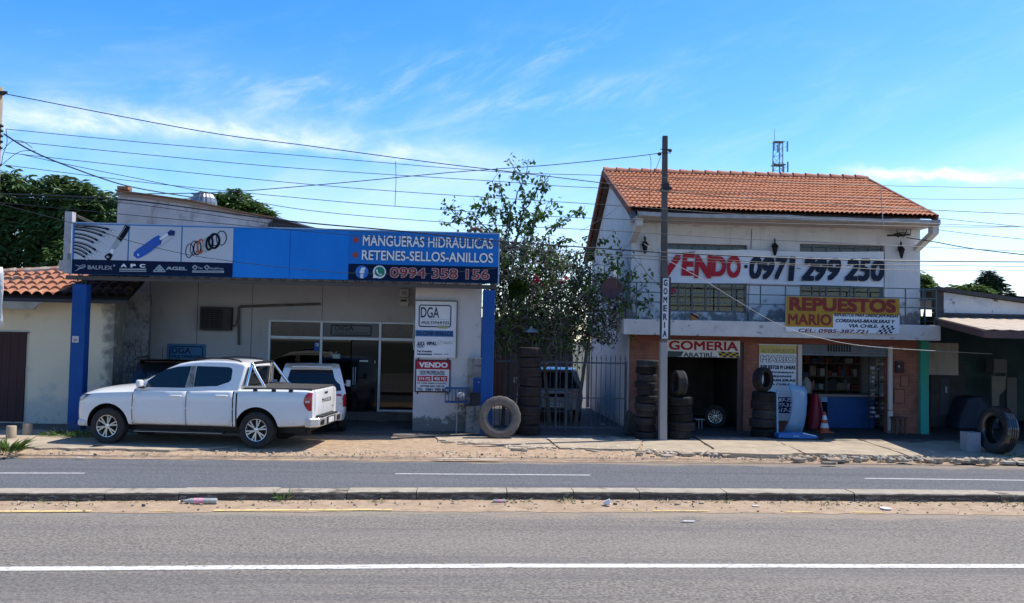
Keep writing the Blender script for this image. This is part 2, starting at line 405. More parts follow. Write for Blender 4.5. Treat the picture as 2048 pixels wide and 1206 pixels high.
plate(pv, [(13.65,17.9),(24,17.9),(24,21),(13.65,21)], (.1,.02,.01,.02), .006, 31)
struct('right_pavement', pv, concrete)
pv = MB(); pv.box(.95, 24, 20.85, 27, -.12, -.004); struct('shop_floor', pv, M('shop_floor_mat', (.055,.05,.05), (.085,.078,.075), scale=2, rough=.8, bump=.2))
# rubble and gravel
def stone(mb, x, y, z, r, m=0):
    a = random.random()*6; n = 6; V = []
    for lev, rr in ((0, 1.0), (.55, .85), (.9, .4)):
        for i in range(n):
            t = a+2*PI*i/n; q = rr*r*(.75+.5*random.random())
            V.append((x+q*math.cos(t), y+q*.8*math.sin(t), z+lev*r*.8))
    F = [(l*n+i, l*n+(i+1) % n, (l+1)*n+(i+1) % n, (l+1)*n+i) for l in (0, 1) for i in range(n)]+[tuple(range(2*n, 3*n))]
    mb.add(V, F, m)
rb = MB()
for i in range(2000):
    u = random.random()
    if u < .34: x = random.uniform(-.6, 13.5); y = pl(x, [(-.6,19.5),(.9,18.75),(3.7,18.3),(6.6,17.8),(13.6,17.8)])+random.gauss(-.1, .16)
    elif u < .8: x = random.uniform(-5, 1.0); y = random.uniform(17.6, 20.3)
    else: x = random.uniform(-14, 13); y = pl(x, FAR_E)+random.uniform(.1, .9)
    rr = random.choice((.012, .015, .02, .02, .03)); 
    if u < .34 and random.random() < .4: rr = random.uniform(.03, .08)
    stone(rb, x, y, -.045 if u > .34 else -.03, rr, 0 if random.random() < .6 else 1)
for i in range(420):
    x = random.uniform(-8, 9.5); y = pl(x, DIRT_E)+random.random()**.6*.75; stone(rb, x, y, -.092, random.choice((.006,.008,.01,.014,.02)), random.choice((0,1,3)))
for i in range(520):          # dry leaves, straw and crumbs swept against the kerb and along the verge
    x = random.uniform(-8, 9.5)
    if i < 340: y = pl(x, KERB_F)-.02-random.random()**2*.30; z = -.075
    else: y = pl(x, FAR_E)+random.uniform(.1, .9); z = -.05
    a = random.random()*3.14; L_ = random.uniform(.008, .032); w_ = random.uniform(.003, .009); c_, s_ = math.cos(a), math.sin(a)
    P = [(x+c_*L_-s_*w_, y+s_*L_+c_*w_), (x-c_*L_-s_*w_, y-s_*L_+c_*w_), (x-c_*L_+s_*w_, y-s_*L_-c_*w_), (x+c_*L_+s_*w_, y+s_*L_-c_*w_)]
    rb.add([(u, v, z+random.uniform(.0, .02)) for u, v in P]+[(u, v, z-.012) for u, v in P], [(0,1,2,3),(4,7,6,5),(0,4,5,1),(1,5,6,2),(2,6,7,3),(3,7,4,0)], random.choice((3,0,1,4,4)))
for i in range(190):          # flat broken chunks of the pavement edge
    x = random.uniform(-.5, 13.4); y = pl(x, [(-.6,19.5),(.9,18.7),(3.7,18.25),(6.6,17.75),(13.6,17.75)])+random.gauss(-.16, .22)
    n = random.choice((5,6,7)); rr = random.choice((.05,.07,.09,.12,.20))*random.uniform(.7,1.2); a0 = random.random()*6; th = random.uniform(.02,.05); tl = random.uniform(-.25,.25)
    P = [(x+rr*(.7+.5*random.random())*math.cos(a0+2*PI*j/n), y+rr*.5*(.7+.5*random.random())*math.sin(a0+2*PI*j/n)) for j in range(n)]
    zb = -.062+random.random()*.03
    rb.add([(u, v, zb+th+tl*(v-y)) for u, v in P]+[(u, v, zb-.02) for u, v in P], [list(range(n))]+[(j, (j+1) % n, n+(j+1) % n, n+j) for j in range(n)], random.choice((0,2,2,2)))
struct('gravel', rb, [M('stone_a', (.42,.35,.27)), M('stone_b', (.56,.44,.30)), M('chunk_dirty', (.27,.215,.155), (.38,.31,.225), scale=5, rough=.95, bump=.6, bscale=40, stains_and_shade=[dict(c=(.12,.095,.075), scale=9, lo=.52, hi=.64, amt=.8)]), M('stone_dark', (.12,.10,.085)), M('crumb_straw', (.46,.38,.22))], kind='stuff', recalc=True)
# ================================================================== LEFT SHOP
wall_white = M('wall_white', (.60,.575,.54), (.52,.50,.475), scale=1.6, rough=.9, bump=.25, bscale=30,
    stains_and_shade=[dict(c=(.27,.25,.235), scale=2.4, stretch=(1.6,1,.5), lo=.60, hi=.74, amt=.5), dict(c=(.20,.19,.18), scale=3, stretch=(1,1,.6), lo=.56, hi=.68, amt=.6, z=(.6,.0,.16))])
wall_beige = M('wall_beige', (.43,.415,.415), (.48,.46,.455), scale=1.2, rough=.9, bump=.2, bscale=30,
    stains_and_shade=[dict(c=(.20,.19,.185), scale=1.8, stretch=(2.2,1,.4), lo=.58, hi=.75, amt=.45)])
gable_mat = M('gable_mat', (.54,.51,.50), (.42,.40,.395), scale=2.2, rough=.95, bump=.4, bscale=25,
    stains_and_shade=[dict(c=(.20,.17,.16), scale=2.0, stretch=(1.4,1,.7), lo=.52, hi=.66, amt=.7), dict(c=(.022,.02,.024), scale=1.5, stretch=(.8,1,.6), lo=.47, hi=.54, amt=.95, x=(-6.2,-5.0,.2)), dict(c=(.60,.58,.55), scale=3, lo=.62, hi=.7, amt=.5)])
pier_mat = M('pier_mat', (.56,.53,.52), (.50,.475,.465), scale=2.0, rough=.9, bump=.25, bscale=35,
    stains_and_shade=[dict(c=(.085,.083,.08), scale=2.6, stretch=(1.2,1,1), lo=.58, hi=.70, amt=.92, z=(1.9,.9,.12), x=(-.55,.35,.16)), dict(c=(.13,.125,.12), scale=4.5, stretch=(1,1,1), lo=.52, hi=.62, amt=.9, z=(.75,.05,.27)), dict(c=(.4,.37,.34), scale=3, stretch=(4,1,.35), lo=.62, hi=.75, amt=.5)])
blue_paint = M('blue_paint', (.010,.065,.235), (.016,.08,.275), scale=2, rough=.6, spec=.15, stains_and_shade=[dict(c=(.03,.07,.18), scale=5, lo=.6, hi=.72, amt=.5), dict(c=(.10,.11,.14), scale=6, lo=.5, hi=.62, amt=.6, z=(.5,.0,.2))])
sign_blue = M('sign_blue', (.008,.185,.60), (.014,.21,.66), scale=1.2, rough=.5, spec=.12, stretch=(1,1,.5), stains_and_shade=[dict(c=(.02,.13,.42), scale=2.2, stretch=(3,1,.25), lo=.58, hi=.75, amt=.5), dict(c=(.12,.25,.5), scale=7, lo=.68, hi=.74, amt=.5)])
sign_blue2 = M('sign_blue2', (.010,.155,.50), (.014,.17,.53), scale=1, rough=.5, spec=.12, stains_and_shade=[dict(c=(.05,.25,.5), scale=3, lo=.62, hi=.72, amt=.4)])
sign_navy = M('sign_navy', (.004,.012,.040), None, rough=.5, spec=.08)
sign_white = M('sign_white', (.50,.52,.56), (.46,.49,.54), scale=1.5, rough=.4)
off_white = M('off_white', (.72,.72,.71), (.66,.66,.65), scale=3, rough=.55)
metal_grey = M('metal_grey', (.34,.34,.36), (.26,.26,.28), scale=6, rough=.5, metal=.3)
alu = M('alu', (.58,.60,.63), (.50,.52,.55), scale=5, rough=.45, metal=.35)
dark_metal = M('dark_metal', (.035,.035,.04), (.055,.05,.05), scale=6, rough=.55, metal=.2)
black = M('black', (.010,.010,.012), None, rough=.5, spec=.2)
rust = M('rust', (.22,.10,.05), (.30,.16,.09), scale=6, rough=.85)
wood_old = M('wood_old', (.33,.24,.16), (.22,.16,.11), scale=4, rough=.85, stretch=(1,8,8))
terracotta = M('terracotta', (.60,.275,.14), (.50,.205,.10), scale=5, rough=.85, bump=.3, bscale=40, lo=.3, hi=.7,
    stains_and_shade=[dict(c=(.66,.36,.22), scale=2.2, lo=.52, hi=.70, amt=.55), dict(c=(.20,.10,.07), scale=9, lo=.60, hi=.70, amt=.5), dict(c=(.24,.17,.13), scale=1.6, stretch=(1,.5,.5), lo=.58, hi=.70, amt=.5), dict(c=(.62,.28,.14), scale=34, lo=.55, hi=.7, amt=.35)])
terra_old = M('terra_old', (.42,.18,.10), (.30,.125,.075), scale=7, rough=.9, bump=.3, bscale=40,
    stains_and_shade=[dict(c=(.52,.30,.19), scale=5, lo=.52, hi=.66, amt=.6), dict(c=(.10,.07,.055), scale=8, lo=.54, hi=.66, amt=.75), dict(c=(.028,.024,.026), scale=3, lo=.45, hi=.58, amt=.93, x=(-10.6,-9.4,.45))])  # near-black tone at the right end paints in the canopy sign's shade
shop_glass = glass('shop_glass', (.13,.16,.21), .0)
dark_room = M('dark_room', (.055,.055,.06), (.08,.078,.075), scale=2, rough=.9)

YS = 20.5; YW = 24.0
shop = thing('parts_shop', 'low shop with pale walls, blue posts and a flat canopy behind the white pickup', 'shop building', (-4.4, YW, 0))
# -- front wall with an opening for the glazing (x -5.45 .. -1.28, z 0.22 .. 2.72)
GX0, GX1, GZ1 = -5.50, -1.30, 2.72
w = MB()
w.box(-9.75, GX0, YW, YW+.22, 0, 4.6); w.box(GX0, GX1, YW, YW+.22, GZ1, 4.6); w.box(GX1, .36, YW, YW+.22, 3.0, 4.2); w.box(GX0, GX1, YW+.01, YW+.2, 0, .22)
build('front_wall', w, wall_beige, shop)
w = MB()
for px_ in (300, 396, 505, 645):
    x_ = at(px_, 600, YW).x; w = MB(); w.box(x_-.008, x_+.008, YW-.004, YW-.0005, 2.75 if px_ > 520 else .1, 4.0); build('panel_joint', w, M('joint_dark', (.14,.135,.135)), shop)
# upper gable above the canopy, sloping down to the right
gp = [(-9.75, 4.6), (-9.75, 6.18), (-7.75, 5.95), (-6.4, 5.68), (-5.3, 5.52), (-4.1, 5.22), (-2.6, 4.78), (-2.6, 4.6)]
w = MB(); w.prism(gp, YW+.002, YW+.24); build('gable_wall', w, gable_mat, shop)
w = MB()
top = [(-9.78, 6.19), (-7.75, 5.965), (-6.4, 5.69), (-5.3, 5.53), (-4.1, 5.23), (-2.5, 4.78)]
for a, b in zip(top[:-1], top[1:]):
    w.bar((a[0], YW+.1, a[1]+.02), (b[0], YW+.1, b[1]+.02), .5, .035, 0 if a[0] < -5.4 else 1)
    if a[0] < -6.5: w.bar((a[0], YW-.03, a[1]-.05), (b[0], YW-.03, b[1]-.05), .05, .09, 2)
w.box(-9.74, -9.45, YW-.1, YW+.2, 6.24, 6.33, 0)
build('gable_coping', w, [rust, metal_grey, M('board_brown', (.24,.17,.13), (.36,.28,.22), scale=3, rough=.9, stretch=(.4,1,4))], shop)
# main roof behind
w = MB()
w.add([(-9.7, YW+.1, 6.1), (-2.4, YW+.1, 4.7), (-2.4, 34, 4.7), (-9.7, 34, 6.1), (-9.7, YW+.1, 6.0), (-2.4, YW+.1, 4.6), (-2.4, 34, 4.6), (-9.7, 34, 6.0)], [(0,1,2,3),(7,6,5,4),(0,4,5,1),(1,5,6,2),(2,6,7,3),(3,7,4,0)])
build('roof', w, M('tin_roof', (.36,.34,.33), (.25,.22,.21), scale=3, rough=.6, metal=.3), shop)
w = MB(); w.box(-9.75, -9.5, YW+.22, 34, -.05, 6.0); w.box(-1.30, -1.08, YW+.24, 34, -.05, 4.55); w.box(-9.5, -1.3, 33.7, 33.9, 0, 4.5)
build('side_wall', w, wall_beige, shop)
w = MB(); w.box(-9.5, -1.3, YW+.24, 33.7, 3.25, 3.35); w.box(-9.5, -1.3, YW+4.8, YW+4.9, .0, 3.25); build('ceiling', w, dark_room, shop)
# canopy
w = MB(); w.box(-9.55, .72, YS+.24, YW-.002, 4.02, 4.16); build('canopy_slab', w, M('canopy_mat', (.30,.28,.27), (.22,.20,.2), scale=3, rough=.9), shop)
w = MB()
w.box(-9.5, .7, YS+.1, YS+.2, 3.53, 3.63, 0)
for i in range(34):
    x = -9.2+i*.295; w.tube([(x, YS+.05, 3.66), (x+.06, YS+.05, 3.59+.03*random.random()), (x+.12, YS+.05, 3.655)], .012, 5, 1)
build('canopy_beam', w, [M('beam_brown', (.09,.075,.07)), dark_metal], shop)
# columns
for x0, x1, px in ((-9.30, -8.98, 0), (.37, .66, 1)):
    w = MB(); w.box(x0, x1, YS+.02, YS+.30, -.05, 3.50 if px else 3.42); build('column', w, blue_paint, shop, bevel=.012)
w = MB()
for x in (-9.22, -9.12, -9.04): w.cyl((x, YS+.1, 3.42), (x, YS+.1, 3.56), .014, n=6)
build('column_rebar', w, dark_metal, shop)
# white pier on the right
w = MB(); w.box(-1.30, .36, 21.36, 21.62, -.05, 4.015); w.box(-1.30, -1.08, 21.622, YW-.002, -.05, 4.01)
build('pier_wall', w, pier_mat, shop)
w = MB(); w.box(-1.02, -.98, 21.3, 21.355, 2.0, 3.5)
# glazing
xs = [GX0+.02, -4.05, -2.42, GX1-.01]
fr = MB()
for x in (xs[0], xs[1], xs[2]): fr.box(x-.035, x+.035, YW-.03, YW+.06, .22, GZ1)
for i in range(3):
    a = xs[i]+.037; b = xs[i+1]-.037 if i < 2 else GX1
    fr.box(a, b, YW-.027, YW+.057, GZ1-.05, GZ1); fr.box(a, b, YW-.027, YW+.057, 2.20, 2.28)
    if i != 1: fr.box(a, b, YW-.027, YW+.057, .222, .28)
frame = build('shopfront_frame', fr, alu, shop, bevel=.006)
grey_film = M('grey_film', (.10,.105,.12), (.13,.13,.14), scale=2, rough=.3)
for i in range(3):
    a = xs[i]+.04; b = xs[i+1]-.04 if i < 2 else GX1
    q = MB(); q.box(a, b, YW+.01, YW+.022, 2.28, GZ1-.05)
    build('transom_panel', q, grey_film if i == 1 else M('transom_dark', (.035,.033,.04), (.06,.055,.06), scale=3, rough=.12), frame)
    q = MB()
    if i == 1: q.box(a, a+.78, YW+.012, YW+.020, .23, 2.2)
    else: q.box(a, b, YW+.012, YW+.020, .28, 2.2)
    build('pane', q, shop_glass, frame)
d = MB(); d.box(-3.20, -2.48, YW+.03, YW+.055, .24, 2.18); door = build('door', d, M('door_glass', (.012,.014,.018), None, rough=.06), shop)
d = MB()
for x in (-3.14, -3.08): d.cyl((x, YW-.01, .95), (x, YW-.01, 1.45), .012, n=8)
build('door_handle', d, alu, door)
d = MB(); d.box(-2.98, -2.74, YW+.02, YW+.028, 1.60, 1.64); d.box(-2.56, -2.54, YW+.02, YW+.028, 1.56, 1.64); build('door_bolt', d, off_white, door)
# faint old name in the middle transom
q = MB(); rring(q, -3.80, -2.66, 2.315, 2.625, .06, .035, YW-.006, YW+.008); build('transom_logo_frame', q, M('film_dark', (.045,.05,.065)), frame)
text('transom_lettering', 'DGA', (-3.68, -3.15, 2.46, 2.59), YW-.002, MATS['film_dark'], frame, bold=.02)
text('transom_lettering', 'MULTIPARTES', (-3.68, -2.76, 2.37, 2.42), YW-.002, MATS['film_dark'], frame, bold=.02, sp=1.2)
q = MB(); q.box(-4.24, -4.11, YW+.0, YW+.009, 1.88, 2.12); st = build('parking_sticker', q, M('sticker_blue', (.02,.10,.32)), frame)
q = MB(); q.box(-4.20, -4.12, YW-.004, YW-.001, 2.01, 2.10); build('sticker_square', q, off_white, st)
text('sticker_letter', 'P', (-4.18, -4.14, 2.025, 2.085), YW-.008, MATS['sticker_blue'], st, bold=.03)
q = MB(); q.box(-3.72, -3.52, YW-.0, YW+.009, 1.68, 1.80); build('paper_notice', q, M('paper_teal', (.35,.46,.45)), frame)
# things inside the shop, seen through the glass
t = thing('shop_counter', 'long grey counter inside the glazed shop, right of the door', 'counter', (-1.9, 25.2, 0))
q = MB(); q.box(-2.35, -1.4, 25.0, 25.4, 0, 1.0); build('body', q, M('counter_grey', (.16,.15,.15)), t)
q = MB(); q.box(-2.4, -1.36, 24.95, 25.45, 1.0, 1.2); build('top', q, M('counter_top', (.26,.25,.25)), t)
t = thing('shop_shelf', 'dark shelf rack inside the glazed shop, left bay', 'shelf', (-4.8, 26, 0))
q = MB()
for z in (.3, .8, 1.3, 1.8): q.box(-5.4, -4.1, 25.8, 26.2, z, z+.03)
build('boards', q, M('shelf_grey', (.25,.24,.24)), t)
q = MB()
for x in (-5.4, -4.1): q.box(x, x+.04, 25.8, 26.2, 0, 2.0)
build('uprights', q, dark_metal, t)
# -- wall fittings of the shop
t = thing('air_conditioner', 'dark boxy air conditioner with slatted front high on the shop wall', 'air conditioner', (-7.1, YW, 2.5))
X0, X1, Z0, Z1 = rect(400, 613, 461, 661, YW-.25)
q = MB(); q.box(X0, X1, YW-.25, YW, Z0, Z1); build('casing', q, M('ac_case', (.045,.04,.042), (.07,.06,.06), scale=4, rough=.7), t, bevel=.02)
q = MB()
for i in range(9): q.box(X0+.06, X1-.22, YW-.275, YW-.252, Z0+.07+i*.058, Z0+.10+i*.058)
for i in range(4): q.box(X0+.08+i*.13, X0+.095+i*.13, YW-.28, YW-.253, Z0+.06, Z1-.06)
build('grille', q, M('ac_grille', (.022,.022,.026)), t)
q = MB(); a = at(478, 690, YW-.06); b = at(478, 613, YW-.06); c = at(640, 608, YW-.06)
q.tube([a, b+Vector((0,0,-.03)), b+Vector((.03,0,0)), c], .035, 8); e = at(465, 640, YW-.06); q.tube([at(462,655,YW-.06), at(472,650,YW-.06), at(478,625,YW-.06)], .02, 6)
one('wall_pipe', q, M('pipe_brown', (.10,.075,.07), (.15,.12,.11), scale=5), 'brown pipe with an elbow running along the shop wall', 'pipe', (a.x, YW, a.z))
def dga_sign(name, label, px0, py0, px1, py1, Y, board, ink, parent_cat='sign'):
    X0, X1, Z0, Z1 = rect(px0, py0, px1, py1, Y)
    t = thing(name, label, 'sign', ((X0+X1)/2, Y, Z0))
    q = MB(); q.box(X0, X1, Y, Y+.03, Z0, Z1); build('board', q, board, t)
    W, H = X1-X0, Z1-Z0
    q = MB(); rring(q, X0+.06*W, X1-.06*W, Z0+.08*H, Z1-.12*H, .07, .028, Y-.008, Y-.003); build('logo_frame', q, ink, t)
    text('lettering', 'DGA', (X0+.12*W, X0+.62*W, Z0+.45*H, Z1-.22*H), Y-.006, ink, t, bold=.02)
    text('lettering', 'MULTIPARTES', (X0+.12*W, X1-.12*W, Z0+.2*H, Z0+.36*H), Y-.006, ink, t, bold=.03, shear=.15)
    return t
t = dga_sign('wall_sign', 'blue company sign on the shop wall just above the white pickup roof', 335, 687, 410, 724, YW-.05, M('dga_blue', (.045,.16,.30), (.06,.20,.36), scale=3, rough=.5), M('dga_navy', (.01,.035,.09)))
# electricity meters on the wall and their cable
for i, (a, b, c_) in enumerate(((799, 578, 603), (799, 604, 611))):
    pass
t = thing('electric_meter', 'white meter box above another, on the wall beside the pier', 'meter box', (-1.6, YW, 3.1))
X0, X1, Z0, Z1 = rect(800, 578, 817, 594, YW-.12)
q = MB(); q.box(X0, X1, YW-.12, YW, Z0, Z1); build('box', q, M('meter_cream', (.55,.53,.48)), t, bevel=.01)
q = MB(); q.box(X0+.05, X1-.05, YW-.13, YW-.122, Z0+.06, Z1-.06); build('window', q, metal_grey, t)
t = thing('electric_meter', 'lower of two white meter boxes on the wall beside the pier', 'meter box', (-1.6, YW, 2.9))
X0, X1, Z0, Z1 = rect(799, 596, 817, 612, YW-.14)
q = MB(); q.box(X0, X1, YW-.14, YW, Z0, Z1); build('box', q, MATS['meter_cream'], t, bevel=.01)
q = MB(); q.box(X0+.03, X1-.05, YW-.15, YW-.142, Z1-.10, Z1-.04); build('slot', q, dark_metal, t)
q = MB(); q.tube([at(817,600,23.85), at(828,612,22.6), at(829,640,21.7), at(826,680,21.6), at(828,700,21.5)], .014, 5)
one('meter_cable', q, M('cable_grey', (.42,.42,.44)), 'grey cable dropping from the meter boxes along the pier edge', 'cable', (-1.4, 23.8, 3))
# -- big sign on the canopy
t = thing('canopy_sign', 'long blue canopy sign with hose pictures at left and phone number at right', 'sign', (-4.3, YS, 3.67))
q = MB(); q.box(-9.32, .72, YS, YS+.22, 3.665, 4.855); build('board', q, sign_blue, t, bevel=.01)
# frame edging
q = MB(); q.box(-9.33, .73, YS-.02, YS+.24, 4.857, 4.885); q.box(.722, .75, YS-.01, YS+.23, 3.665, 4.855); q.box(-9.35, -9.322, YS-.01, YS+.23, 3.665, 4.855)
build('edge_trim', q, M('trim_pale', (.30,.42,.58)), t)
XA, XB, XC = -9.28, -5.60, at(697, 535, YS).x
q = MB(); q.box(XA, XB, YS-.012, YS-.001, 4.005, 4.835); pan = build('picture_panel', q, sign_white, t)
q = MB(); q.box(-9.32, XB, YS-.013, YS-.001, 3.667, 4.0); nav = build('brand_strip', q, sign_navy, t)
q = MB(); q.box(XC, .718, YS-.012, YS-.001, 4.058, 4.853); blu = build('services_panel', q, sign_blue2, t)
q = MB(); q.box(XC, .718, YS-.013, YS-.001, 3.667, 4.055); pho = build('phone_strip', q, sign_navy, t)
q = MB(); xs1 = at(580, 500, YS).x; q.box(xs1-.008, xs1+.008, YS-.0035, YS-.0005, 3.70, 4.85); q.box(XB, XB+.012, YS-.004, YS-.0005, 3.67, 4.85)
for xx_ in (-4.9, -4.0, -3.2, -5.3): q.box(xx_, xx_+.012, YS-.004, YS-.0008, 4.80, 4.812); q.box(xx_+.3, xx_+.312, YS-.004, YS-.0008, 3.72, 3.732)
build('panel_seam', q, M('seam_blue', (.003,.10,.42)), t)
ink_w = M('ink_white', (.74,.76,.80), None, rough=.5); ink_b = M('ink_black', (.006,.009,.018), None, rough=.6, spec=.08); ink_s = M('ink_silver', (.31,.35,.39), None, rough=.4)
ink_red = M('ink_red', (.50,.055,.04), None, rough=.5); ink_blue = M('ink_blue', (.012,.09,.42), None, rough=.45); ink_teal = M('ink_teal', (.02,.17,.36))
SX, SY, SS = 130, 430, 5.851
def zp(x, y): return (SX+x/SS, SY+y/SS)
def ribbon(mb, pts, w, Y, m=0, m2=None, dy=.003):           # flat painted stroke, points in sign-picture units
    P = [at(*zp(*p), Y) for p in pts]; ws = w if isinstance(w, (list, tuple)) else [w]*len(pts)
    k = Y/FPX/SS; L = []
    for i, p in enumerate(P):
        d = (P[min(i+1, len(P)-1)]-P[max(i-1, 0)]); d.normalize(); n = Vector((-d.z, 0, d.x))*(ws[i]*k/2)
        L.append((p+n, p-n))
    for i in range(len(L)-1):
        a, b = L[i], L[i+1]
        mb.add([a[0], a[1], b[1], b[0]]+[p+Vector((0,dy,0)) for p in (a[0], a[1], b[1], b[0])], [(0,1,2,3),(7,6,5,4),(0,4,5,1),(1,5,6,2),(2,6,7,3),(3,7,4,0)], m)
hs = MB(); he = MB()
hoses = [((112,120),(300,118),(480,140),(585,205)), ((112,135),(280,140),(430,180),(550,250)), ((112,165),(250,170),(400,215),(505,280)), ((110,215),(240,225),(350,260),(435,345)), ((110,255),(220,265),(310,300),(375,355)),
         ((108,315),(220,325),(330,370),(412,465)), ((106,350),(200,362),(280,405),(345,490)), ((105,390),(180,400),(240,440),(292,492)), ((104,430),(160,440),(215,475),(262,522))]
def bez(p, n=10):
    return [tuple(sum(c*q[a] for c, q in zip(((1-t)**3, 3*t*(1-t)**2, 3*t*t*(1-t), t**3), p)) for a in (0, 1)) for t in [i/n for i in range(n+1)]]
for i, hp in enumerate(hoses):
    c = bez(hp); ribbon(hs, c, 25, YS-.0165+.00005*i, 0); ribbon(hs, [(x-2, y-6) for x, y in c[:8]], 5, YS-.0195, 1); ribbon(he, c[8:], 24, YS-.022, 0); ribbon(he, c[9:], 12, YS-.024, 1)
build('hose_picture', hs, [ink_b, ink_s], pan); build('fitting_picture', he, [ink_s, ink_w], pan)
q = MB(); ribbon(q, [(735,128),(690,210),(625,300)], 66, YS-.017, 0); ribbon(q, [(715,128),(600,300)], 6, YS-.0205, 1)
ribbon(q, [(628,290),(590,350),(545,420)], [52,60,46], YS-.0215, 1); ribbon(q, [(560,400),(520,480)], 36, YS-.0225, 2); ribbon(q, [(545,455),(505,492),(480,512)], [40,78,60], YS-.0235, 0); ribbon(q, [(505,480),(495,500)], 30, YS-.0255, 1)
build('coupling_picture', q, [ink_b, ink_s, ink_w], pan)
q = MB(); ribbon(q, [(818,490),(835,472),(870,448),(960,390),(1060,315),(1105,290),(1125,300)], [50,90,105,110,108,110,60], YS-.017, 0); ribbon(q, [(1060,300),(1030,285)], 40, YS-.018, 0)
ribbon(q, [(1110,285),(1215,212)], 26, YS-.0195, 1); ribbon(q, [(1205,225),(1240,208),(1285,215)], [40,70,50], YS-.021, 2); ribbon(q, [(850,470),(862,462)], 26, YS-.022, 1)
ribbon(q, [(835,515),(940,470),(1130,360),(1290,240)], [6,14,12,6], YS-.0155, 3)
build('cylinder_picture', q, [ink_blue, ink_w, M('ink_deep', (.008,.03,.14)), M('ink_shadow', (.35,.40,.45))], pan)
q = MB()
def ell(cx, cy, rx, ry, w, m, Y, tilt=.12):
    pts = []
    for i in range(25):
        a = 2*PI*i/24; x = rx*math.cos(a); y = ry*math.sin(a); pts.append((cx+x-tilt*y, cy+y+tilt*x))
    ribbon(q, pts, w, Y, m)
for i, (cx, cy, rx, ry, w_, m_) in enumerate(((1455,418,42,80,9,0),(1508,385,42,80,9,0),(1548,385,42,78,14,0),(1585,368,34,80,22,1),(1648,350,32,78,20,2),(1690,330,36,76,24,0),(1745,305,60,82,26,0),(1760,290,40,70,10,0),(1830,270,58,82,10,0))):
    ell(cx, cy, rx, ry, w_, m_, YS-.017-.0004*i)
build('ring_picture', q, [ink_b, M('ink_orange', (.42,.10,.05)), M('ink_green', (.30,.36,.33))], pan)
q = MB()
for x in (745, 1367): a = at(*zp(x, 340), YS).x; q.box(a-.014, a+.014, YS-.0165, YS-.0125, 4.006, 4.834)
build('picture_divider', q, M('divider_teal', (.03,.17,.33)), pan)
# brand strip
def zt(name, body, a, b, c, d, Y, mat, par, **k):
    p, q2 = zp(a, b), zp(c, d); return ptext(name, body, p[0], p[1], q2[0], q2[1], Y, mat, par, **k)
zt('lettering', 'BALFLEX', 268, 588, 552, 641, YS-.017, ink_s, nav, bold=.015); 
q = MB(); ribbon(q, [(120,655),(175,625),(240,590)], 8, YS-.017); ribbon(q, [(125,585),(170,600),(225,580),(240,600),(215,620),(150,622)], 8, YS-.0172); ribbon(q, [(165,595),(190,630)], 7, YS-.0174)
disc(q, *[at(*zp(578,592),YS)[i] for i in (0,2)], .022, YS-.017, YS-.0135, 12); build('emblem', q, M('ink_dim', (.28,.34,.42)), nav)
zt('lettering', 'A', 655, 570, 720, 612, YS-.017, ink_w, nav, bold=.04); zt('lettering', 'P', 768, 572, 828, 614, YS-.017, ink_w, nav, bold=.04); zt('lettering', 'C', 875, 574, 938, 616, YS-.017, ink_w, nav, bold=.04)
q = MB(); ribbon(q, [(636,635),(950,637)], 16, YS-.017); ribbon(q, [(636,657),(950,659)], 10, YS-.017); ribbon(q, [(1035,660),(1105,585)], 12, YS-.017); ribbon(q, [(1105,585),(1172,660)], 12, YS-.0172); ribbon(q, [(1030,660),(1175,662)], 12, YS-.0174)
ribbon(q, [(1072,640),(1140,641)], 22, YS-.0165); ribbon(q, [(1090,615),(1122,616)], 22, YS-.0165)
ribbon(q, [(1490,660),(1860,664)], 26, YS-.017)
for cx in (1520, 1660):
    ribbon(q, [(cx-28,612),(cx,588)], 12, YS-.0170); ribbon(q, [(cx,588),(cx+28,612)], 12, YS-.0172); ribbon(q, [(cx+28,612),(cx,636)], 12, YS-.0174); ribbon(q, [(cx,636),(cx-28,612)], 12, YS-.0176)
build('brand_marks', q, ink_s, nav)
zt('lettering', 'AGEL', 1182, 602, 1430, 648, YS-.017, ink_s, nav, bold=.04)
zt('lettering', 'Teo', 1556, 608, 1610, 632, YS-.017, ink_s, nav, bold=.03); zt('lettering', 'MetelliGrow', 1692, 612, 1855, 638, YS-.017, ink_s, nav, bold=.02)
zt('lettering', 'COMERCIO EM GERAL', 1510, 655, 1840, 670, YS-.0215, sign_navy, nav, bold=.02)
# right half
ptext('lettering', 'MANGUERAS HIDRAULICAS', 726, 470, 986, 498, YS-.017, ink_b, blu, bold=.055)
ptext('lettering', 'MANGUERAS HIDRAULICAS', 726, 470, 986, 498, YS-.021, ink_w, blu, bold=.02)
ptext('lettering', 'RETENES-SELLOS-ANILLOS', 724, 500, 986, 526, YS-.017, ink_b, blu, bold=.055)
ptext('lettering', 'RETENES-SELLOS-ANILLOS', 724, 500, 986, 526, YS-.021, ink_w, blu, bold=.02)
for (px, py) in ((712, 480), (711, 510)):
    q = MB(); c = at(px, py, YS); disc(q, c.x, c.z, .075, YS-.018, YS-.0125, 8); build('bullet_dot', q, M('bullet_red', (.36,.075,.06), (.26,.06,.06), scale=30), blu)
c = at(724, 544, YS)
q = MB(); disc(q, c.x, c.z, .155, YS-.018, YS-.0135); ic = build('social_icon', q, M('icon_blue', (.03,.16,.52)), pho)
text('icon_letter', 'f', (c.x-.05, c.x+.075, c.z-.15, c.z+.11), YS-.0215, ink_w, ic, bold=.05)
c = at(759, 544, YS)
q = MB(); disc(q, c.x, c.z, .155, YS-.018, YS-.0135); q.prism([(c.x-.15, c.z-.15), (c.x-.03, c.z-.14), (c.x-.14, c.z-.02)], YS-.0178, YS-.014); ic = build('chat_icon', q, ink_w, pho)
q = MB(); disc(q, c.x+.005, c.z+.005, .122, YS-.022, YS-.0185); build('icon_disc', q, M('icon_green', (.01,.20,.13)), ic)
q = MB(); ps = [zp(0,0)]; 
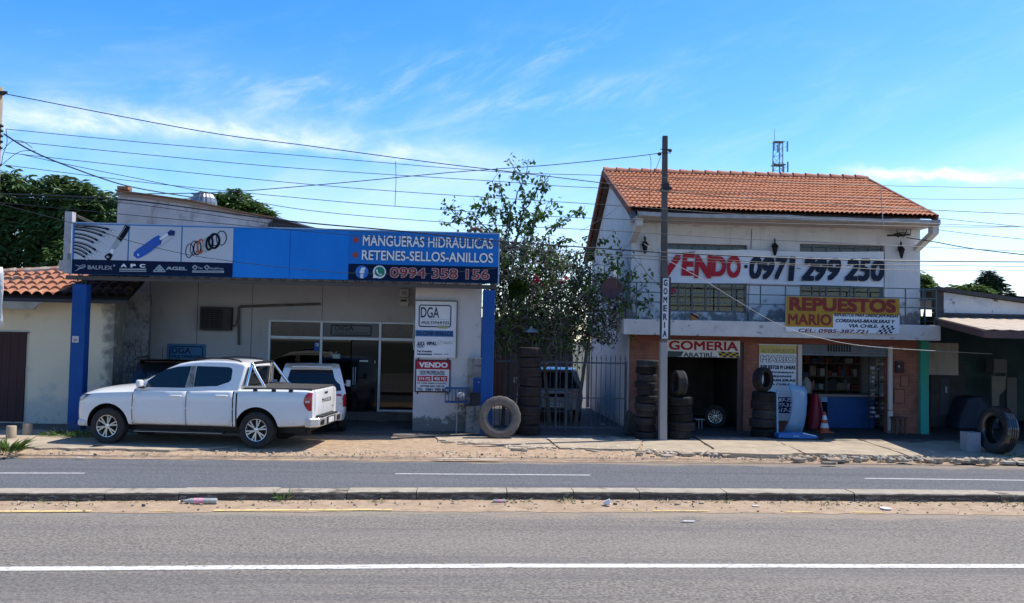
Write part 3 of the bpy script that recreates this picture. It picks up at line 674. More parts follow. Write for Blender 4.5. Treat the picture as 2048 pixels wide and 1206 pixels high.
pp = [(-.065,.055),(-.055,0),(-.01,-.055),(.06,-.06)]
for a, b, r_ in zip(pp[:-1], pp[1:], (.03, .022, .03)):
    q.bar((c.x+a[0], YS-.0245, c.z+a[1]), (c.x+b[0], YS-.0245, c.z+b[1]), .003, r_*1.3, 0, up=(0,0,1) if abs(a[0]-b[0]) > .001 else (1,0,0))
build('icon_handset', q, ink_w, ic)
ptext('phone_number', '0994 358 156', 780, 534, 979, 560, YS-.017, M('ink_rosy', (.50,.36,.37)), pho, bold=.05)
ptext('phone_number', '0994 358 156', 781, 535, 978, 559, YS-.021, M('ink_maroon', (.22,.035,.035)), pho, bold=.012)
q = MB(); a = at(900, 534, YS); 
q = MB(); a = at(134, 424, 20.9); b = at(150, 527, 20.9)
q.box(a.x, a.x+.17, 20.8, 21.0, 3.70, a.z); q.box(a.x-.1, a.x+.2, 20.82, 20.98, 3.74, 4.0)
build('support_post', q, M('post_pale', (.46,.45,.45), (.36,.35,.35), scale=6), t)
q = MB(); q.bar(at(154, 432, 21.1), at(205, 455, 21.1), .05, .06); build('brace', q, wood_old, t)
# blue name plate on the left post
q = MB(); X0, X1, Z0, Z1 = rect(145, 672, 157, 685, YS+.01); q.box(X0, X1, YS+.0, YS+.018, Z0, Z1)
t = thing('post_plate', 'small white number plate fixed to the left blue post', 'plate', ((X0+X1)/2, YS, Z0))
build('plate', q, M('plate_white', (.50,.50,.52)), t); q = MB(); q.box(X0+.03, X1-.03, YS-.003, YS-.001, Z0+.03, Z1-.06); build('plate_print', q, M('plate_print', (.30,.22,.25)), t)
# -- pier fittings
YP = 21.36
t = thing('pier_sign', 'tall white board of supplier names on the white pier, above the red sale sign', 'sign', (-.7, YP, 1.9))
X0, X1, Z0, Z1 = rect(832, 602, 911, 716, YP-.05)
q = MB(); q.box(X0, X1, YP-.05, YP-.002, Z0, Z1); build('board', q, M('pier_board', (.66,.66,.68), (.58,.58,.60), scale=2, rough=.5), t)
q = MB(); q.box(X0-.01, X1+.02, YP-.07, YP-.001, Z1+.002, Z1+.03); q.box(X1+.002, X1+.025, YP-.07, YP-.001, Z0, Z1); build('board_frame', q, M('frame_dark', (.12,.115,.11)), t)
Yt = YP-.056; ink_n = M('ink_navy', (.012,.022,.07))
a = rect(838, 609, 902, 655, Yt); q = MB(); rring(q, a[0], a[1], a[2], a[3], .06, .026, Yt-.002, Yt+.003); build('logo_frame', q, ink_n, t)
ptext('lettering', 'DGA', 842, 614, 878, 636, Yt, ink_n, t, bold=.01); ptext('lettering', 'MULTIPARTES', 843, 642, 899, 649, Yt, ink_n, t, bold=.02, shear=.2, sp=1.15)
a = rect(843, 638, 899, 639, Yt); q = MB(); q.box(a[0], a[1], Yt-.002, Yt+.003, a[2], a[3]); build('rule', q, ink_n, t)
a = rect(875, 651, 895, 657, Yt); q = MB(); q.box(a[0], a[1], Yt-.006, Yt-.003, a[2], a[3]); build('logo_flag', q, M('flag_olive', (.30,.32,.18)), t)
a = rect(831, 660, 908, 674, Yt); q = MB(); q.box(a[0], a[1]-.02, Yt, Yt+.005, a[2], a[3]); bs = build('blue_band', q, M('band_blue', (.06,.16,.36)), t)
ptext('lettering', 'SOLUCIONES HIDRAULICAS', 833, 662, 905, 672, Yt-.004, ink_n, bs, bold=.03, shear=.1)
ptext('lettering', 'AUCA', 834, 683, 849, 692, Yt, ink_n, t, bold=.04, shear=.2); ptext('lettering', 'VIPAL', 853, 683, 873, 691, Yt, ink_n, t, bold=.04, shear=.2); ptext('lettering', 'BALFLEX', 887, 683, 905, 688, Yt, metal_grey, t)
ptext('lettering', 'Teo Kremsmo', 834, 700, 864, 705, Yt, ink_n, t, bold=.03)
q = MB()
for (x0, y0, x1, y1) in ((834,707,864,710),(867,707.5,884,709),(888,708,897,709),(834,693,847,695)): a = rect(x0, y0, x1, y1, Yt); q.box(a[0], a[1], Yt-.002, Yt+.003, a[2], a[3])
build('printed_bars', q, ink_n, t)
q = MB(); c = at(879, 685, Yt)
for i in range(16):
    a0, a1 = 2*PI*i/16, 2*PI*(i+1)/16; q.bar((c.x+.06*math.cos(a0), Yt, c.z+.06*math.sin(a0)), (c.x+.06*math.cos(a1), Yt, c.z+.06*math.sin(a1)), .004, .008, 0, up=(0,1,0))
q.bar((c.x-.09, Yt, c.z-.09), (c.x+.07, Yt, c.z+.05), .004, .008, 0, up=(0,1,0)); build('emblem', q, metal_grey, t)
t = thing('sale_sign', 'red and white property sale sign low on the white pier', 'sign', (-.7, YP, 1.0))
Yt = YP-.03
X0, X1, Z0, Z1 = rect(832, 720, 899, 784, Yt+.005)
q = MB(); q.box(X0, X1, Yt+.005, YP-.004, Z0, Z1); build('board', q, M('sale_white', (.62,.62,.63)), t)
q = MB(); rring(q, X0-.015, X1+.015, Z0-.015, Z1+.015, .02, .03, Yt-.002, YP-.002); 
for x in (X0+.06, X1-.06):
    q.box(x-.015, x+.015, Yt-.002, YP-.003, Z1+.012, Z1+.06); q.box(x-.015, x+.015, Yt-.002, YP-.003, Z0-.06, Z0-.012)
build('board_frame', q, M('sale_frame', (.05,.02,.03)), t)
ZB = at(832, 738, Yt).z
q = MB(); q.box(X0+.012, X1-.012, Yt-.001, Yt+.004, ZB, Z1-.012); b = build('red_band', q, M('sale_red', (.34,.02,.035)), t)
text('lettering', 'VENDO', (X0+.08, X1-.06, ZB+.045, Z1-.05), Yt-.004, off_white, b, bold=.04)
ptext('lettering', 'DOS PROPIEDADES', 840, 741, 889, 750, Yt, ink_n, t, bold=.02)
for (x0, x1, s_) in ((835, 863, '374 M2'), (866, 894, '406 M2')):
    a = rect(x0, 751.5, x1, 763, Yt); q = MB(); q.box(a[0], a[1], Yt-.001, Yt+.004, a[2], a[3]); b = build('area_label', q, MATS['sale_red'], t)
    text('lettering', s_, (a[0]+.03, a[1]-.03, a[2]+.025, a[3]-.025), Yt-.004, off_white, b, bold=.02)
ptext('lettering', 'INF. CESAR, RUBEN O GUSTAVO', 835, 764.5, 893, 769, Yt, ink_n, t, bold=.02); ptext('lettering', 'INMOBILIARIA MARTIN', 841, 770, 888, 774.5, Yt, ink_n, t, bold=.02)
ptext('lettering', 'TEL. 0981 990 867', 834, 775.5, 896, 783.5, Yt, ink_n, t, bold=.02)
# grey plinth cabinet, blue box and the waste basket
t = thing('meter_pillar', 'stained grey concrete meter pillar against the white pier', 'pillar', (.2, 21.2, 0))
X0, X1, Z0, Z1 = rect(936, 716, 969, 862, 21.1)
q = MB(); q.box(X0, X1, 21.1, 21.355, .98, Z1); q.box(X0-.02, X1, 21.06, 21.355, -.05, .66); build('pillar', q, M('pillar_grey', (.30,.29,.28), (.20,.195,.19), scale=4, rough=.9, stains_and_shade=[dict(c=(.06,.06,.06), scale=4, lo=.52, hi=.64, amt=.8)]), t, bevel=.015)
q = MB(); q.box(X0+.1, X1, 21.14, 21.35, .662, .978); build('recess', q, dark_room, t)
a = rect(947, 756, 968, 786, 21.02); q = MB(); q.box(a[0], a[1]-.02, 21.02, 21.095, a[2], a[3]); q.cyl(((a[0]+a[1])/2, 21.012, a[3]-.1), ((a[0]+a[1])/2, 21.02, a[3]-.1), .015, m=1, n=10)
one('blue_box', q, [blue_paint, off_white], 'small blue metal box on the grey meter pillar', 'box', (a[0], 21.02, a[2]), bevel=.008)
t = thing('waste_basket', 'blue barred waste basket on a thin post before the white pier', 'waste basket', (-.05, 20.95, 0))
a = rect(891, 776, 938, 804, 20.9); q = MB()
for yy in (20.75, 21.05):
    q.bar((a[0], yy, a[3]), (a[1], yy, a[3]), .03, .03); q.bar((a[0], yy, a[2]), (a[1], yy, a[2]), .03, .03)
    for i in range(8):
        x = a[0]+(a[1]-a[0])*i/7; q.bar((x, yy, a[2]), (x, yy, a[3]), .014, .014)
for x in (a[0], a[1]):
    for z in (a[2], a[3]): q.bar((x, 20.76, z), (x, 21.04, z), .03, .03)
    for i in range(1, 4): q.bar((x, 20.75+.075*i, a[2]), (x, 20.75+.075*i, a[3]), .014, .014)
q.box(a[0], a[1], 20.76, 21.04, a[2]-.012, a[2]-.002)
build('basket', q, M('basket_blue', (.02,.06,.16)), t)
q = MB(); xm = (a[0]+a[1])/2; q.cyl((xm, 20.9, -.02), (xm, 20.9, a[2]), .018, n=8); build('post', q, metal_grey, t)
q = MB(); q.ball((a[1]-.2, 20.88, a[2]+.16), .1, n=8, sq=(1.3,.9,.8)); one('rubbish_bag', q, M('bag_grey', (.45,.45,.47)), 'crumpled pale plastic bag inside the blue basket', 'bag', (a[1]-.2, 20.88, a[2]))
# roof ventilator
t = thing('roof_ventilator', 'silver ribbed dome ventilator on the shop roof', 'ventilator', (-8.0, 26, 5.7))
c = at(408, 402, 26); R_ = .37
q = MB(); q.cyl((c.x, 26, c.z-.55), (c.x, 26, c.z-.2), .24, n=20); build('neck', q, metal_grey, t)
q = MB(); q.lathe([(.30,-.25),(R_,-.16),(R_*1.02,-.05),(R_*.93,.08),(R_*.74,.19),(R_*.42,.265),(.0,.29)], Matrix.Translation((c.x, 26, c.z)), 48, fn=lambda i, j, r: r*(1.0 if j % 3 else .955)); build('dome', q, M('vent_metal', (.27,.28,.30), (.18,.19,.21), scale=9, rough=.4, metal=.7), t, sharp=15)
q = MB(); a = at(937, 470, 21.2); b = at(965, 470, 21.2); m_ = (a+b)/2
q.tube([a+Vector((0,0,-.3)), a]+[m_+Vector((math.cos(PI-PI*i/8)*(b.x-a.x)/2, 0, math.sin(PI*i/8)*.16)) for i in range(1, 8)]+[b, b+Vector((0,0,-.3))], .045, 8)
one('bent_pipe', q, M('pipe_rust', (.20,.09,.06), (.14,.07,.05), scale=8), 'rusty bent pipe poking up behind the right end of the canopy sign', 'pipe', (m_.x, 21.2, a.z-.3))

# ================================================================== HOUSE AT THE LEFT EDGE
def tile_roof(mb, e0, e1, r0, r1, nc, nr, amp=.05, step=.03, m=0, sub=6, jit=.0, skirt=True):
    e0, e1, r0, r1 = map(Vector, (e0, e1, r0, r1))
    nrm = (e1-e0).cross(r0-e0).normalized()
    if nrm.z < 0: nrm = -nrm
    rows = []
    for r_ in range(nr):
        for half in (0, 1):
            t = (r_+half*.999)/nr; row = []
            for c_ in range(nc*sub+1):
                u = c_/(nc*sub); ph = (c_ % sub)/sub
                base = (e0*(1-u)+e1*u)*(1-t)+(r0*(1-u)+r1*u)*t
                prof = abs(math.sin(PI*ph))**.8 if sub > 1 else 0
                jj = jit*nz(c_//sub, r_, 0, 1.7)
                row.append(base+nrm*(amp*prof*(1.12 if not half else .95)+(step if not half else 0)+jj))
            rows.append(row)
    mb.grid(rows, m, True)
    return nrm
t = thing('neighbour_house', 'low cream house with an old clay tile roof at the left edge', 'house', (-11, 22, 0))
w = MB(); w.box(-18, -8.9, 22.0, 22.25, -.05, 3.1); w.box(-9.15, -8.9, 22.25, 23.98, -.05, 3.3)
build('wall', w, M('cream_wall', (.76,.67,.50), (.70,.62,.46), scale=1.3, rough=.9, bump=.3, bscale=20, stains_and_shade=[dict(c=(.30,.27,.23), scale=2.2, lo=.60, hi=.74, amt=.5), dict(c=(.45,.47,.46), scale=2, lo=.45, hi=.6, amt=.6, z=(1.3,.0,.2)), dict(c=(.20,.19,.17), scale=3.5, lo=.62, hi=.74, amt=.6, z=(1.2,.0,.1)), dict(c=(.14,.13,.12), scale=2.4, lo=.40, hi=.60, amt=.8, x=(-9.4,-8.7,.3))]), t)  # last tone darkens the wall towards its right end
e = [(-18, 21.35, 3.14), (-8.35, 21.35, 3.14), (-18, 23.2, 3.30), (-8.35, 23.2, 4.08)]
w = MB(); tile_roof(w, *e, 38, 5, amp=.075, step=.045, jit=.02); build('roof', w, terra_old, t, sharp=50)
w = MB(); w.add([(-18,21.42,3.08),(-8.35,21.42,3.08),(-8.35,23.2,4.01),(-18,23.2,3.22)], [(0,1,2,3)]); w.box(-18, -8.35, 21.36, 21.42, 3.0, 3.085)
build('eave_board', w, M('eave_dark', (.06,.05,.05)), t)
w = MB()
for i in range(24):
    x = -18+i*.398; z = 3.30+(4.08-3.30)*(x+18)/9.65
    w.tube([(x, 23.2, z+.05), (x+.43, 23.2, z+.08+.02*random.random())], [.10, .115], 8)
build('ridge_tile', w, M('ridge_mortar', (.42,.22,.14), (.50,.42,.34), scale=5, rough=.9, lo=.45, hi=.55), t)
w = MB(); a = at(0, 580, 21.3); w.prism([(-18, 2.86), (-10.55, 2.82), (-10.45, 2.95), (-10.3, 3.0), (-18, 3.02)], 21.3, 21.36); build('mortar_edge', w, M('mortar', (.40,.35,.28), (.30,.26,.2), scale=5), t)
X0, X1, Z0, Z1 = rect(-60, 665, 46, 836, 21.97); dr = MB(); dr.box(X0, X1, 21.95, 21.998, .02, Z1); dob = build('door', dr, M('door_brown', (.045,.02,.022), (.06,.03,.03), scale=3, stretch=(8,1,.4)), t)
dr = MB()
for i in range(1, 7): x = X0+(X1-X0)*i/7; dr.box(x-.008, x+.008, 21.942, 21.949, .04, Z1-.02)
dr.box(X0, X1+.04, 21.935, 21.997, Z1+.002, Z1+.04); build('door_batten', dr, M('door_edge', (.07,.035,.035)), dob)
# dark patterned block wall between house and shop
w = MB(); w.box(-8.898, -8.2, 22.62, 22.8, -.05, 3.35)
t2 = thing('block_wall', 'dark wall of open blocks in the shade behind the left blue post', 'wall', (-9, 22.6, 0))
blk = M('block_mat', (.17,.165,.16), (.24,.23,.22), scale=3, rough=.95, stains_and_shade=[dict(c=(.05,.05,.05), scale=3, lo=.5, hi=.62, amt=.8)])
w = MB(); w.box(-8.898, -8.28, 22.66, 22.80, -.05, 3.3); build('backing', w, blk, t2)
w = MB()
for r_ in range(11):
    for c_ in range(4):
        x = -8.88+c_*.155-(.04 if r_ % 2 else 0); z = .55+r_*.145
        if x < -8.32: w.box(max(x, -8.895), x+.135, 22.60, 22.658, z, z+.10)
build('open_block', w, blk, t2)
# white cloth hanging from the pole at the very left
q = MB(); rows = []; ca, cb_ = at(4, 534, 18.6), at(6, 648, 18.6)
for i in range(9):
    zt_ = ca.z+(cb_.z-ca.z)*i/8; row = []
    for j in range(7):
        x = -11.2+(11.2+ca.x+(cb_.x-ca.x)*i/8)*j/6+.02*math.sin(i*.8)+(.03*i/8 if j == 6 else 0); row.append((x, 18.6+.03*math.sin(j*1.3+i*.5), zt_-.05*(j/6)*(i/8)))
    rows.append(row)
q.grid(rows); o = one('hanging_cloth', q, off_white, 'white banner cloth hanging at the left edge of the picture', 'banner', (-10.4, 18.6, 3.1))
s = o.modifiers.new('thick', 'SOLIDIFY'); s.thickness = .006
# short concrete stumps
for i, (px, py, h_, lab) in enumerate(((22, 876, .26, 'pale concrete stump bollard nearer the left edge'), (55, 869, .25, 'pale concrete stump bollard closer to the blue post'))):
    b = gnd(px, py, -.012); q = MB(); q.lathe([(0,0),(.105,0),(.10,h_-.015),(.092,h_),(0,h_)], Matrix.Translation(b), 20)
    one('concrete_bollard', q, concrete, lab, 'bollard', b, 'short concrete bollards at the left')
# ================================================================== TWO-STOREY SHOP AT THE RIGHT
def brick_mat(name, c1, c2, mortar, sx=.24, sz=.085):
    m = bpy.data.materials.new(name); m.use_nodes = True; nt = m.node_tree; MATS[name] = m; p = nt.nodes['Principled BSDF']
    g = nn(nt, 'ShaderNodeNewGeometry'); sp = nn(nt, 'ShaderNodeSeparateXYZ'); nt.links.new(g.outputs['Position'], sp.inputs[0])
    ad = nn(nt, 'ShaderNodeMath', operation='ADD'); nt.links.new(sp.outputs[0], ad.inputs[0]); nt.links.new(sp.outputs[1], ad.inputs[1])
    cb = nn(nt, 'ShaderNodeCombineXYZ'); nt.links.new(ad.outputs[0], cb.inputs[0]); nt.links.new(sp.outputs[2], cb.inputs[1])
    b = nn(nt, 'ShaderNodeTexBrick'); b.inputs['Scale'].default_value = 1; b.inputs['Brick Width'].default_value = sx; b.inputs['Row Height'].default_value = sz; b.inputs['Mortar Size'].default_value = .008
    b.inputs['Color1'].default_value = (*c1, 1); b.inputs['Color2'].default_value = (*c2, 1); b.inputs['Mortar'].default_value = (*mortar, 1); b.inputs['Bias'].default_value = 0
    nt.links.new(cb.outputs[0], b.inputs['Vector'])
    t = nn(nt, 'ShaderNodeTexNoise'); t.inputs['Scale'].default_value = 2.5; t.inputs['Detail'].default_value = 8; nt.links.new(g.outputs['Position'], t.inputs['Vector'])
    r = ramp(nt, .45, .7); nt.links.new(t.outputs[0], r.inputs[0])
    c = mixc(nt, r.outputs[0], b.outputs[0], (c1[0]*.6, c1[1]*.6, c1[2]*.65)); nt.links.new(c, p.inputs['Base Color'])
    p.inputs['Roughness'].default_value = .85
    bp = nn(nt, 'ShaderNodeBump'); bp.inputs['Strength'].default_value = .5; bp.inputs['Distance'].default_value = .01; bp.invert = True
    nt.links.new(b.outputs['Fac'], bp.inputs['Height']); nt.links.new(bp.outputs[0], p.inputs['Normal'])
    return m
brick = brick_mat('brick', (.25,.095,.06), (.29,.115,.075), (.20,.09,.065))
maroon = M('maroon_paint', (.19,.065,.052), (.23,.085,.065), scale=2, rough=.8)
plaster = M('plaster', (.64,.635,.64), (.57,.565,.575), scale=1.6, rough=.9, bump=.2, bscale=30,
    stains_and_shade=[dict(c=(.34,.34,.35), scale=1.6, stretch=(3.5,1,.3), lo=.54, hi=.74, amt=.6), dict(c=(.20,.20,.21), scale=4, stretch=(5,1,.25), loc=(7,1,2), lo=.64, hi=.74, amt=.6), dict(c=(.08,.085,.09), scale=3.2, lo=.54, hi=.64, amt=.8, z=(3.75,2.95,.17), x=(5.2,9.5,.05)), dict(c=(.34,.31,.28), scale=3.5, stretch=(.8,1,2), lo=.56, hi=.68, amt=.6, z=(5.0,5.7,.12))])
gable_plaster = M('gable_plaster', (.58,.58,.585), (.50,.505,.52), scale=1.2, rough=.9, bump=.2, bscale=30, stains_and_shade=[dict(c=(.25,.25,.26), scale=1.8, stretch=(1,1.4,.4), lo=.56, hi=.74, amt=.55), dict(c=(.2,.2,.2), scale=2.5, lo=.58, hi=.68, amt=.6, z=(.8,0,.18))])
slab_mat = M('slab_mat', (.55,.53,.51), (.46,.44,.43), scale=2, rough=.9, bump=.35, bscale=25,
    stains_and_shade=[dict(c=(.09,.09,.095), scale=3.4, stretch=(.9,1,1.7), lo=.585, hi=.655, amt=.85), dict(c=(.22,.22,.23), scale=2.0, lo=.60, hi=.74, amt=.6)])
rail_mat = M('rail_mat', (.05,.10,.12), (.08,.09,.10), scale=8, rough=.5, metal=.2)
YB, YC = 22.4, 21.45
BX0, BX1 = 4.32, 12.25
ZS0, ZS1 = 2.50, 2.90            # balcony slab
b2 = thing('spare_parts_shop', 'two storey brick and white shop with orange tile roof and balcony', 'shop building', ((BX0+BX1)/2, YB, 0))
zTop = 5.55
def bx(px): return at(px, 770, YB).x
O1a, O1b, O2a, O2b = bx(1334), bx(1487), bx(1599), bx(1776)
ZO = at(1410, 684, YB).z
w = MB()
for a, c in ((BX0, O1a), (O1b, O2a), (O2b, BX1)):
    w = MB(); w.box(a, c, YB, YB+.22, -.05, ZO); build('brick_pier', w, brick, b2)
w = MB(); w.box(BX0, BX1, YB+.001, YB+.221, ZO+.002, ZS0-.002); build('lintel_band', w, maroon, b2)
w = MB(); w.box(BX1-.22, BX1, YB+.222, 29.3, -.05, 5.2); w.box(BX0, BX1, 29.0, 29.22, ZS0, 5.0)
build('back_wall', w, gable_plaster, b2)
# white left gable wall (front ground floor part is plastered too)
w = MB(); w.prism([(22.42, -.05), (29.3, -.05), (29.3, 5.05), (25.6, 7.22), (22.42, 5.60)], BX0-.02, BX0+.20, ax='x'); gw = build('gable_wall', w, gable_plaster, b2)
w = MB(); a = at(1206, 530, YB)
for (y0, y1, z0, z1) in ((24.2, 24.75, 3.7, 4.65), (26.6, 27.0, 3.9, 4.7)):
    q = MB(); q.box(BX0-.05, BX0-.021, y0, y1, z0, z1); build('window', q, M('win_dark', (.05,.055,.065), (.08,.085,.09), scale=3, rough=.3), gw)
# upper front wall with two window openings
W1 = rect(1333, 486, 1494, 626, YB); W2 = rect(1600, 487, 1769, 632, YB)
w = MB()
w.box(BX0+.2, W1[0], YB+.001, YB+.2, ZS1, zTop); w.box(W1[1], W2[0], YB+.001, YB+.2, ZS1, zTop); w.box(W2[1], BX1, YB+.001, YB+.2, ZS1, zTop)
for W in (W1, W2):
    w.box(W[0], W[1], YB+.001, YB+.2, W[3], zTop); w.box(W[0], W[1], YB+.001, YB+.2, ZS1, W[2])
build('upper_wall', w, plaster, b2)
winfr = M('winfr', (.12,.115,.12), (.18,.17,.17), scale=6, rough=.6)
win_glass = glass('win_glass', (.25,.28,.33), .02)
for W in (W1, W2):
    f = MB(); n = 6
    f.box(W[0], W[0]+.05, YB+.1, YB+.15, W[2], W[3]); f.box(W[1]-.05, W[1], YB+.1, YB+.15, W[2], W[3])
    for z in (W[2], W[3]-.05, W[2]+.75): f.box(W[0]+.05, W[1]-.05, YB+.102, YB+.148, z, z+.045)
    for i in range(1, n): x = W[0]+(W[1]-W[0])*i/n; f.box(x-.02, x+.02, YB+.098, YB+.152, W[2]+.05, W[3]-.06)
    wo = build('window', f, winfr, b2)
    g_ = MB(); g_.box(W[0]+.05, W[1]-.05, YB+.12, YB+.128, W[2]+.03, W[3]-.03); build('pane', g_, win_glass, wo)
    g_ = MB(); rows = []
    for j in range(60):
        x = W[0]+.03+(W[1]-W[0]-.06)*j/59; rows.append([(x, YB+.3+.035*math.sin(j*1.9), W[2]), (x, YB+.3+.035*math.sin(j*1.9+.3), W[3])])
    g_.grid(rows); build('curtain', g_, M('curtain_mat', (.055,.052,.065), (.03,.03,.038), scale=2, stretch=(4,1,.6)), wo)
# floors and inner walls
w = MB(); w.box(BX0+.2, BX1-.22, YB+.22, 29.0, ZS0, ZS1-.02); w.box(BX0+.2, BX1-.22, YB+.5, YB+.55, ZS1, zTop); build('floor_slab', w, dark_room, b2)
w = MB(); xm = (O1b+O2a)/2
w.box(xm-.08, xm+.08, YB+.222, 28.9, -.02, ZS0-.005); w.box(BX0+.22, BX1-.22, 27.5, 27.6, -.02, ZS0-.005); w.box(BX0+.22, BX0+.24, YB+.23, 27.4, 0, ZS0-.005)
build('inner_wall', w, M('inner_grey', (.11,.105,.10), (.16,.15,.145), scale=2, rough=.9), b2)
# white door posts of the right opening, and the rolled shutter
dpm = M('post_cream', (.52,.47,.42), (.44,.42,.40), scale=3)
for a, c in ((1594, 1602), (1775, 1783)): xa, xb = bx(a), bx(c); w = MB(); w.box(xa, xb, YB-.06, YB-.001, .62 if a > 1700 else 0, ZO-.02); build('door_post', w, dpm, b2)
w2 = MB(); xa, xb = bx(1775), bx(1784); 
w2.box(xa, xb, YB-.06, YB-.001, 0, .60); build('post_base', w2, slab_mat, b2)
w = MB(); zsh = at(1690, 712, YB).z
for i in range(4): w.box(O2a, O2b, YB+.02, YB+.06-.004*(i % 2), zsh+(ZO-zsh)*i/4, zsh+(ZO-zsh)*(i+.9)/4)
sh = build('rolled_shutter', w, M('shutter_mat', (.13,.155,.19), (.10,.12,.15), scale=3, rough=.5), b2)
w = MB(); c0 = at(1657, 686, YB+.01); c1 = at(1700, 704, YB+.01)
for i in range(9): x = c0.x+(c1.x-c0.x)*i/8; w.box(x-.018, x+.018, YB+.005, YB+.019, c1.z, c0.z)
build('vent_slots', w, black, sh)
w = MB(); w.box(O1b-.16, O1b-.10, YB-.0, YB+.1, 0, ZO-.01); w.box(O1b-.10, O1b-.001, YB+.05, YB+.08, 0, ZO-.01); build('shutter_rail', w, M('rail_brown', (.10,.06,.055)), b2)
# balcony
w = MB()
w.box(3.98, 12.28, YC, YC+.12, ZS0+.002, ZS1); w.box(3.98, 4.1, YC+.12, YB-.002, ZS0+.002, ZS1-.002); w.box(12.16, 12.28, YC+.12, YB-.002, ZS0+.002, ZS1-.002); w.box(4.1, 12.16, YC+.12, YB-.002, ZS0+.05, ZS0+.2)
build('balcony_slab', w, slab_mat, b2, bevel=.012)
r_ = MB(); zr = [at(1500, y, YC+.1).z for y in (570, 589, 608)]
px_posts = (1257, 1273, 1371, 1421, 1471, 1521, 1571, 1640, 1700, 1760, 1811, 1846)
xs_ = [at(p, 590, YC+.1).x for p in px_posts]
for i, x in enumerate(xs_): r_.box(x-.013, x+.013, YC+.09, YC+.116, ZS1 if i % 2 == 0 or i in (1,) else zr[2], zr[0])
for z in zr: r_.box(xs_[0], 12.22, YC+.093, YC+.113, z-.012, z+.012)
for yy in (YC+.1, YB-.3): r_.box(12.207, 12.233, yy-.013, yy+.013, ZS1, zr[0])
for z in zr: r_.box(12.21, 12.23, YC+.115, YB, z-.012, z+.012); r_.box(xs_[0]-.01, xs_[0]+.01, YC+.115, YB, z-.012, z+.012)
build('balcony_railing', r_, rail_mat, b2)
# roof
EY, EZ, RY, RZ, QY, QZ = 21.3, 5.70, 25.6, 7.46, 29.5, 5.10
e0 = Vector((4.10, EY, EZ)); e1 = Vector((12.08, EY, EZ)); q0 = Vector((4.12, RY, RZ)); q1 = Vector((12.26, RY, RZ))
w = MB(); tile_roof(w, e0, e1, q0, q1, 62, 13, amp=.040, step=.034, jit=.014, sub=6)
build('roof_slope', w, terracotta, b2, sharp=55)
w = MB(); tile_roof(w, Vector((4.1, QY, QZ)), Vector((12.3, QY, QZ)), q0, q1, 40, 12, amp=.06, step=.05, sub=4); build('rear_slope', w, terracotta, b2, sharp=55)
w = MB(); n = 21
for i in range(n):
    x = 4.08+(12.32-4.08)*i/n; L = (12.32-4.08)/n
    rows = []
    for j in range(7):
        a = -.15+(PI+.3)*j/6; rows.append([(x-.02, RY+.125*math.cos(a), RZ-.0+.125*math.sin(a)+.045), (x+L, RY+.10*math.cos(a), RZ+.10*math.sin(a)+.025)])
    w.grid(rows)
build('ridge_tile', w, M('ridge_mat', (.42,.17,.10), (.50,.25,.16), scale=6, rough=.85), b2)
w = MB()
w.add([e0+Vector((.05,.05,-.05)), e1+Vector((-.05,.05,-.05)), q1+Vector((-.05,0,-.06)), q0+Vector((.05,0,-.06))], [(0,1,2,3)]); w.add([(4.15,QY-.05,QZ-.05),(12.25,QY-.05,QZ-.05),(12.25,RY,RZ-.06),(4.15,RY,RZ-.06)], [(0,1,2,3)])
build('roof_underside', w, M('under_brown', (.13,.085,.065)), b2)
vb = M('verge_brown', (.15,.055,.035), (.22,.08,.05), scale=4, rough=.8)
for x in (4.06, 12.29):
    w = MB(); w.bar((x if x < 5 else 12.1, EY, EZ-.03), (x, RY, RZ-.01), .07, .18, 0); build('verge_board', w, vb, b2)
    w = MB(); w.bar((x, QY, QZ-.05), (x, RY+.04, RZ-.02), .07, .20, 0); build('verge_board', w, vb, b2)
# gutter and its soffit, sagging slightly
w = MB(); gz = lambda x: EZ-.17-.02*math.sin((x-4)*.9)-(.03 if 8.5 < x < 11 else 0)
xs_g = [4.28+.4875*i for i in range(17)]
rows = [[(x, EY-.05, gz(x)+.10), (x, EY-.05, gz(x)), (x, EY+.10, gz(x)-.01), (x, EY+.10, gz(x)+.10), (x, EY+.09, gz(x)+.10), (x, EY+.09, gz(x)+.005), (x, EY-.04, gz(x)+.012), (x, EY-.04, gz(x)+.10), (x, EY-.05, gz(x)+.10)] for x in xs_g]
w.grid(rows, 0, False); w.box(12.08, 12.16, EY-.06, EY+.12, gz(12)-.01, gz(12)+.12)
build('gutter', w, M('gutter_mat', (.42,.41,.40), (.30,.28,.27), scale=4, rough=.6, stains_and_shade=[dict(c=(.16,.13,.12), scale=5, lo=.58, hi=.68, amt=.6)]), b2)
w = MB(); w.box(4.30, 12.25, EY+.12, YB-.001, 5.50, 5.56); w.box(BX0+.2, BX1, YB+.0, YB+.2, zTop+.001, 5.93); build('soffit', w, M('soffit_mat', (.46,.40,.36), (.36,.31,.28), scale=2, rough=.9, stains_and_shade=[dict(c=(.2,.17,.16), scale=2, lo=.55, hi=.7, amt=.6)]), b2)
for x in (4.36, 12.16):
    w = MB(); w.prism([(EY+.16, 5.495), (EY+.16, 5.30), (EY+.28, 5.24), (YB-.002, 4.92), (YB-.002, 5.05), (EY+.40, 5.34), (EY+.40, 5.495)], x-.085, x+.085, ax='x')
    build('eave_bracket', w, M('bracket_white', (.60,.58,.56), (.48,.46,.45), scale=3, rough=.9), b2, bevel=.008)
w = MB(); w.box(BX0+.001, BX0+.24, YB-.05, YB-.001, ZS1, 5.2); w.box(BX0+.24, BX0+.34, YB-.03, YB-.001, 5.0, 5.49); build('corner_pilaster', w, plaster, b2)
w = MB(); w.tube([at(1182, 512, 29.3)+Vector((-.1,0,.05)), (4.1, 29.3, 4.9), (4.22, 29.2, 4.7), (4.22, 29.2, 0)], .05, 8); build('downpipe', w, metal_grey, b2)
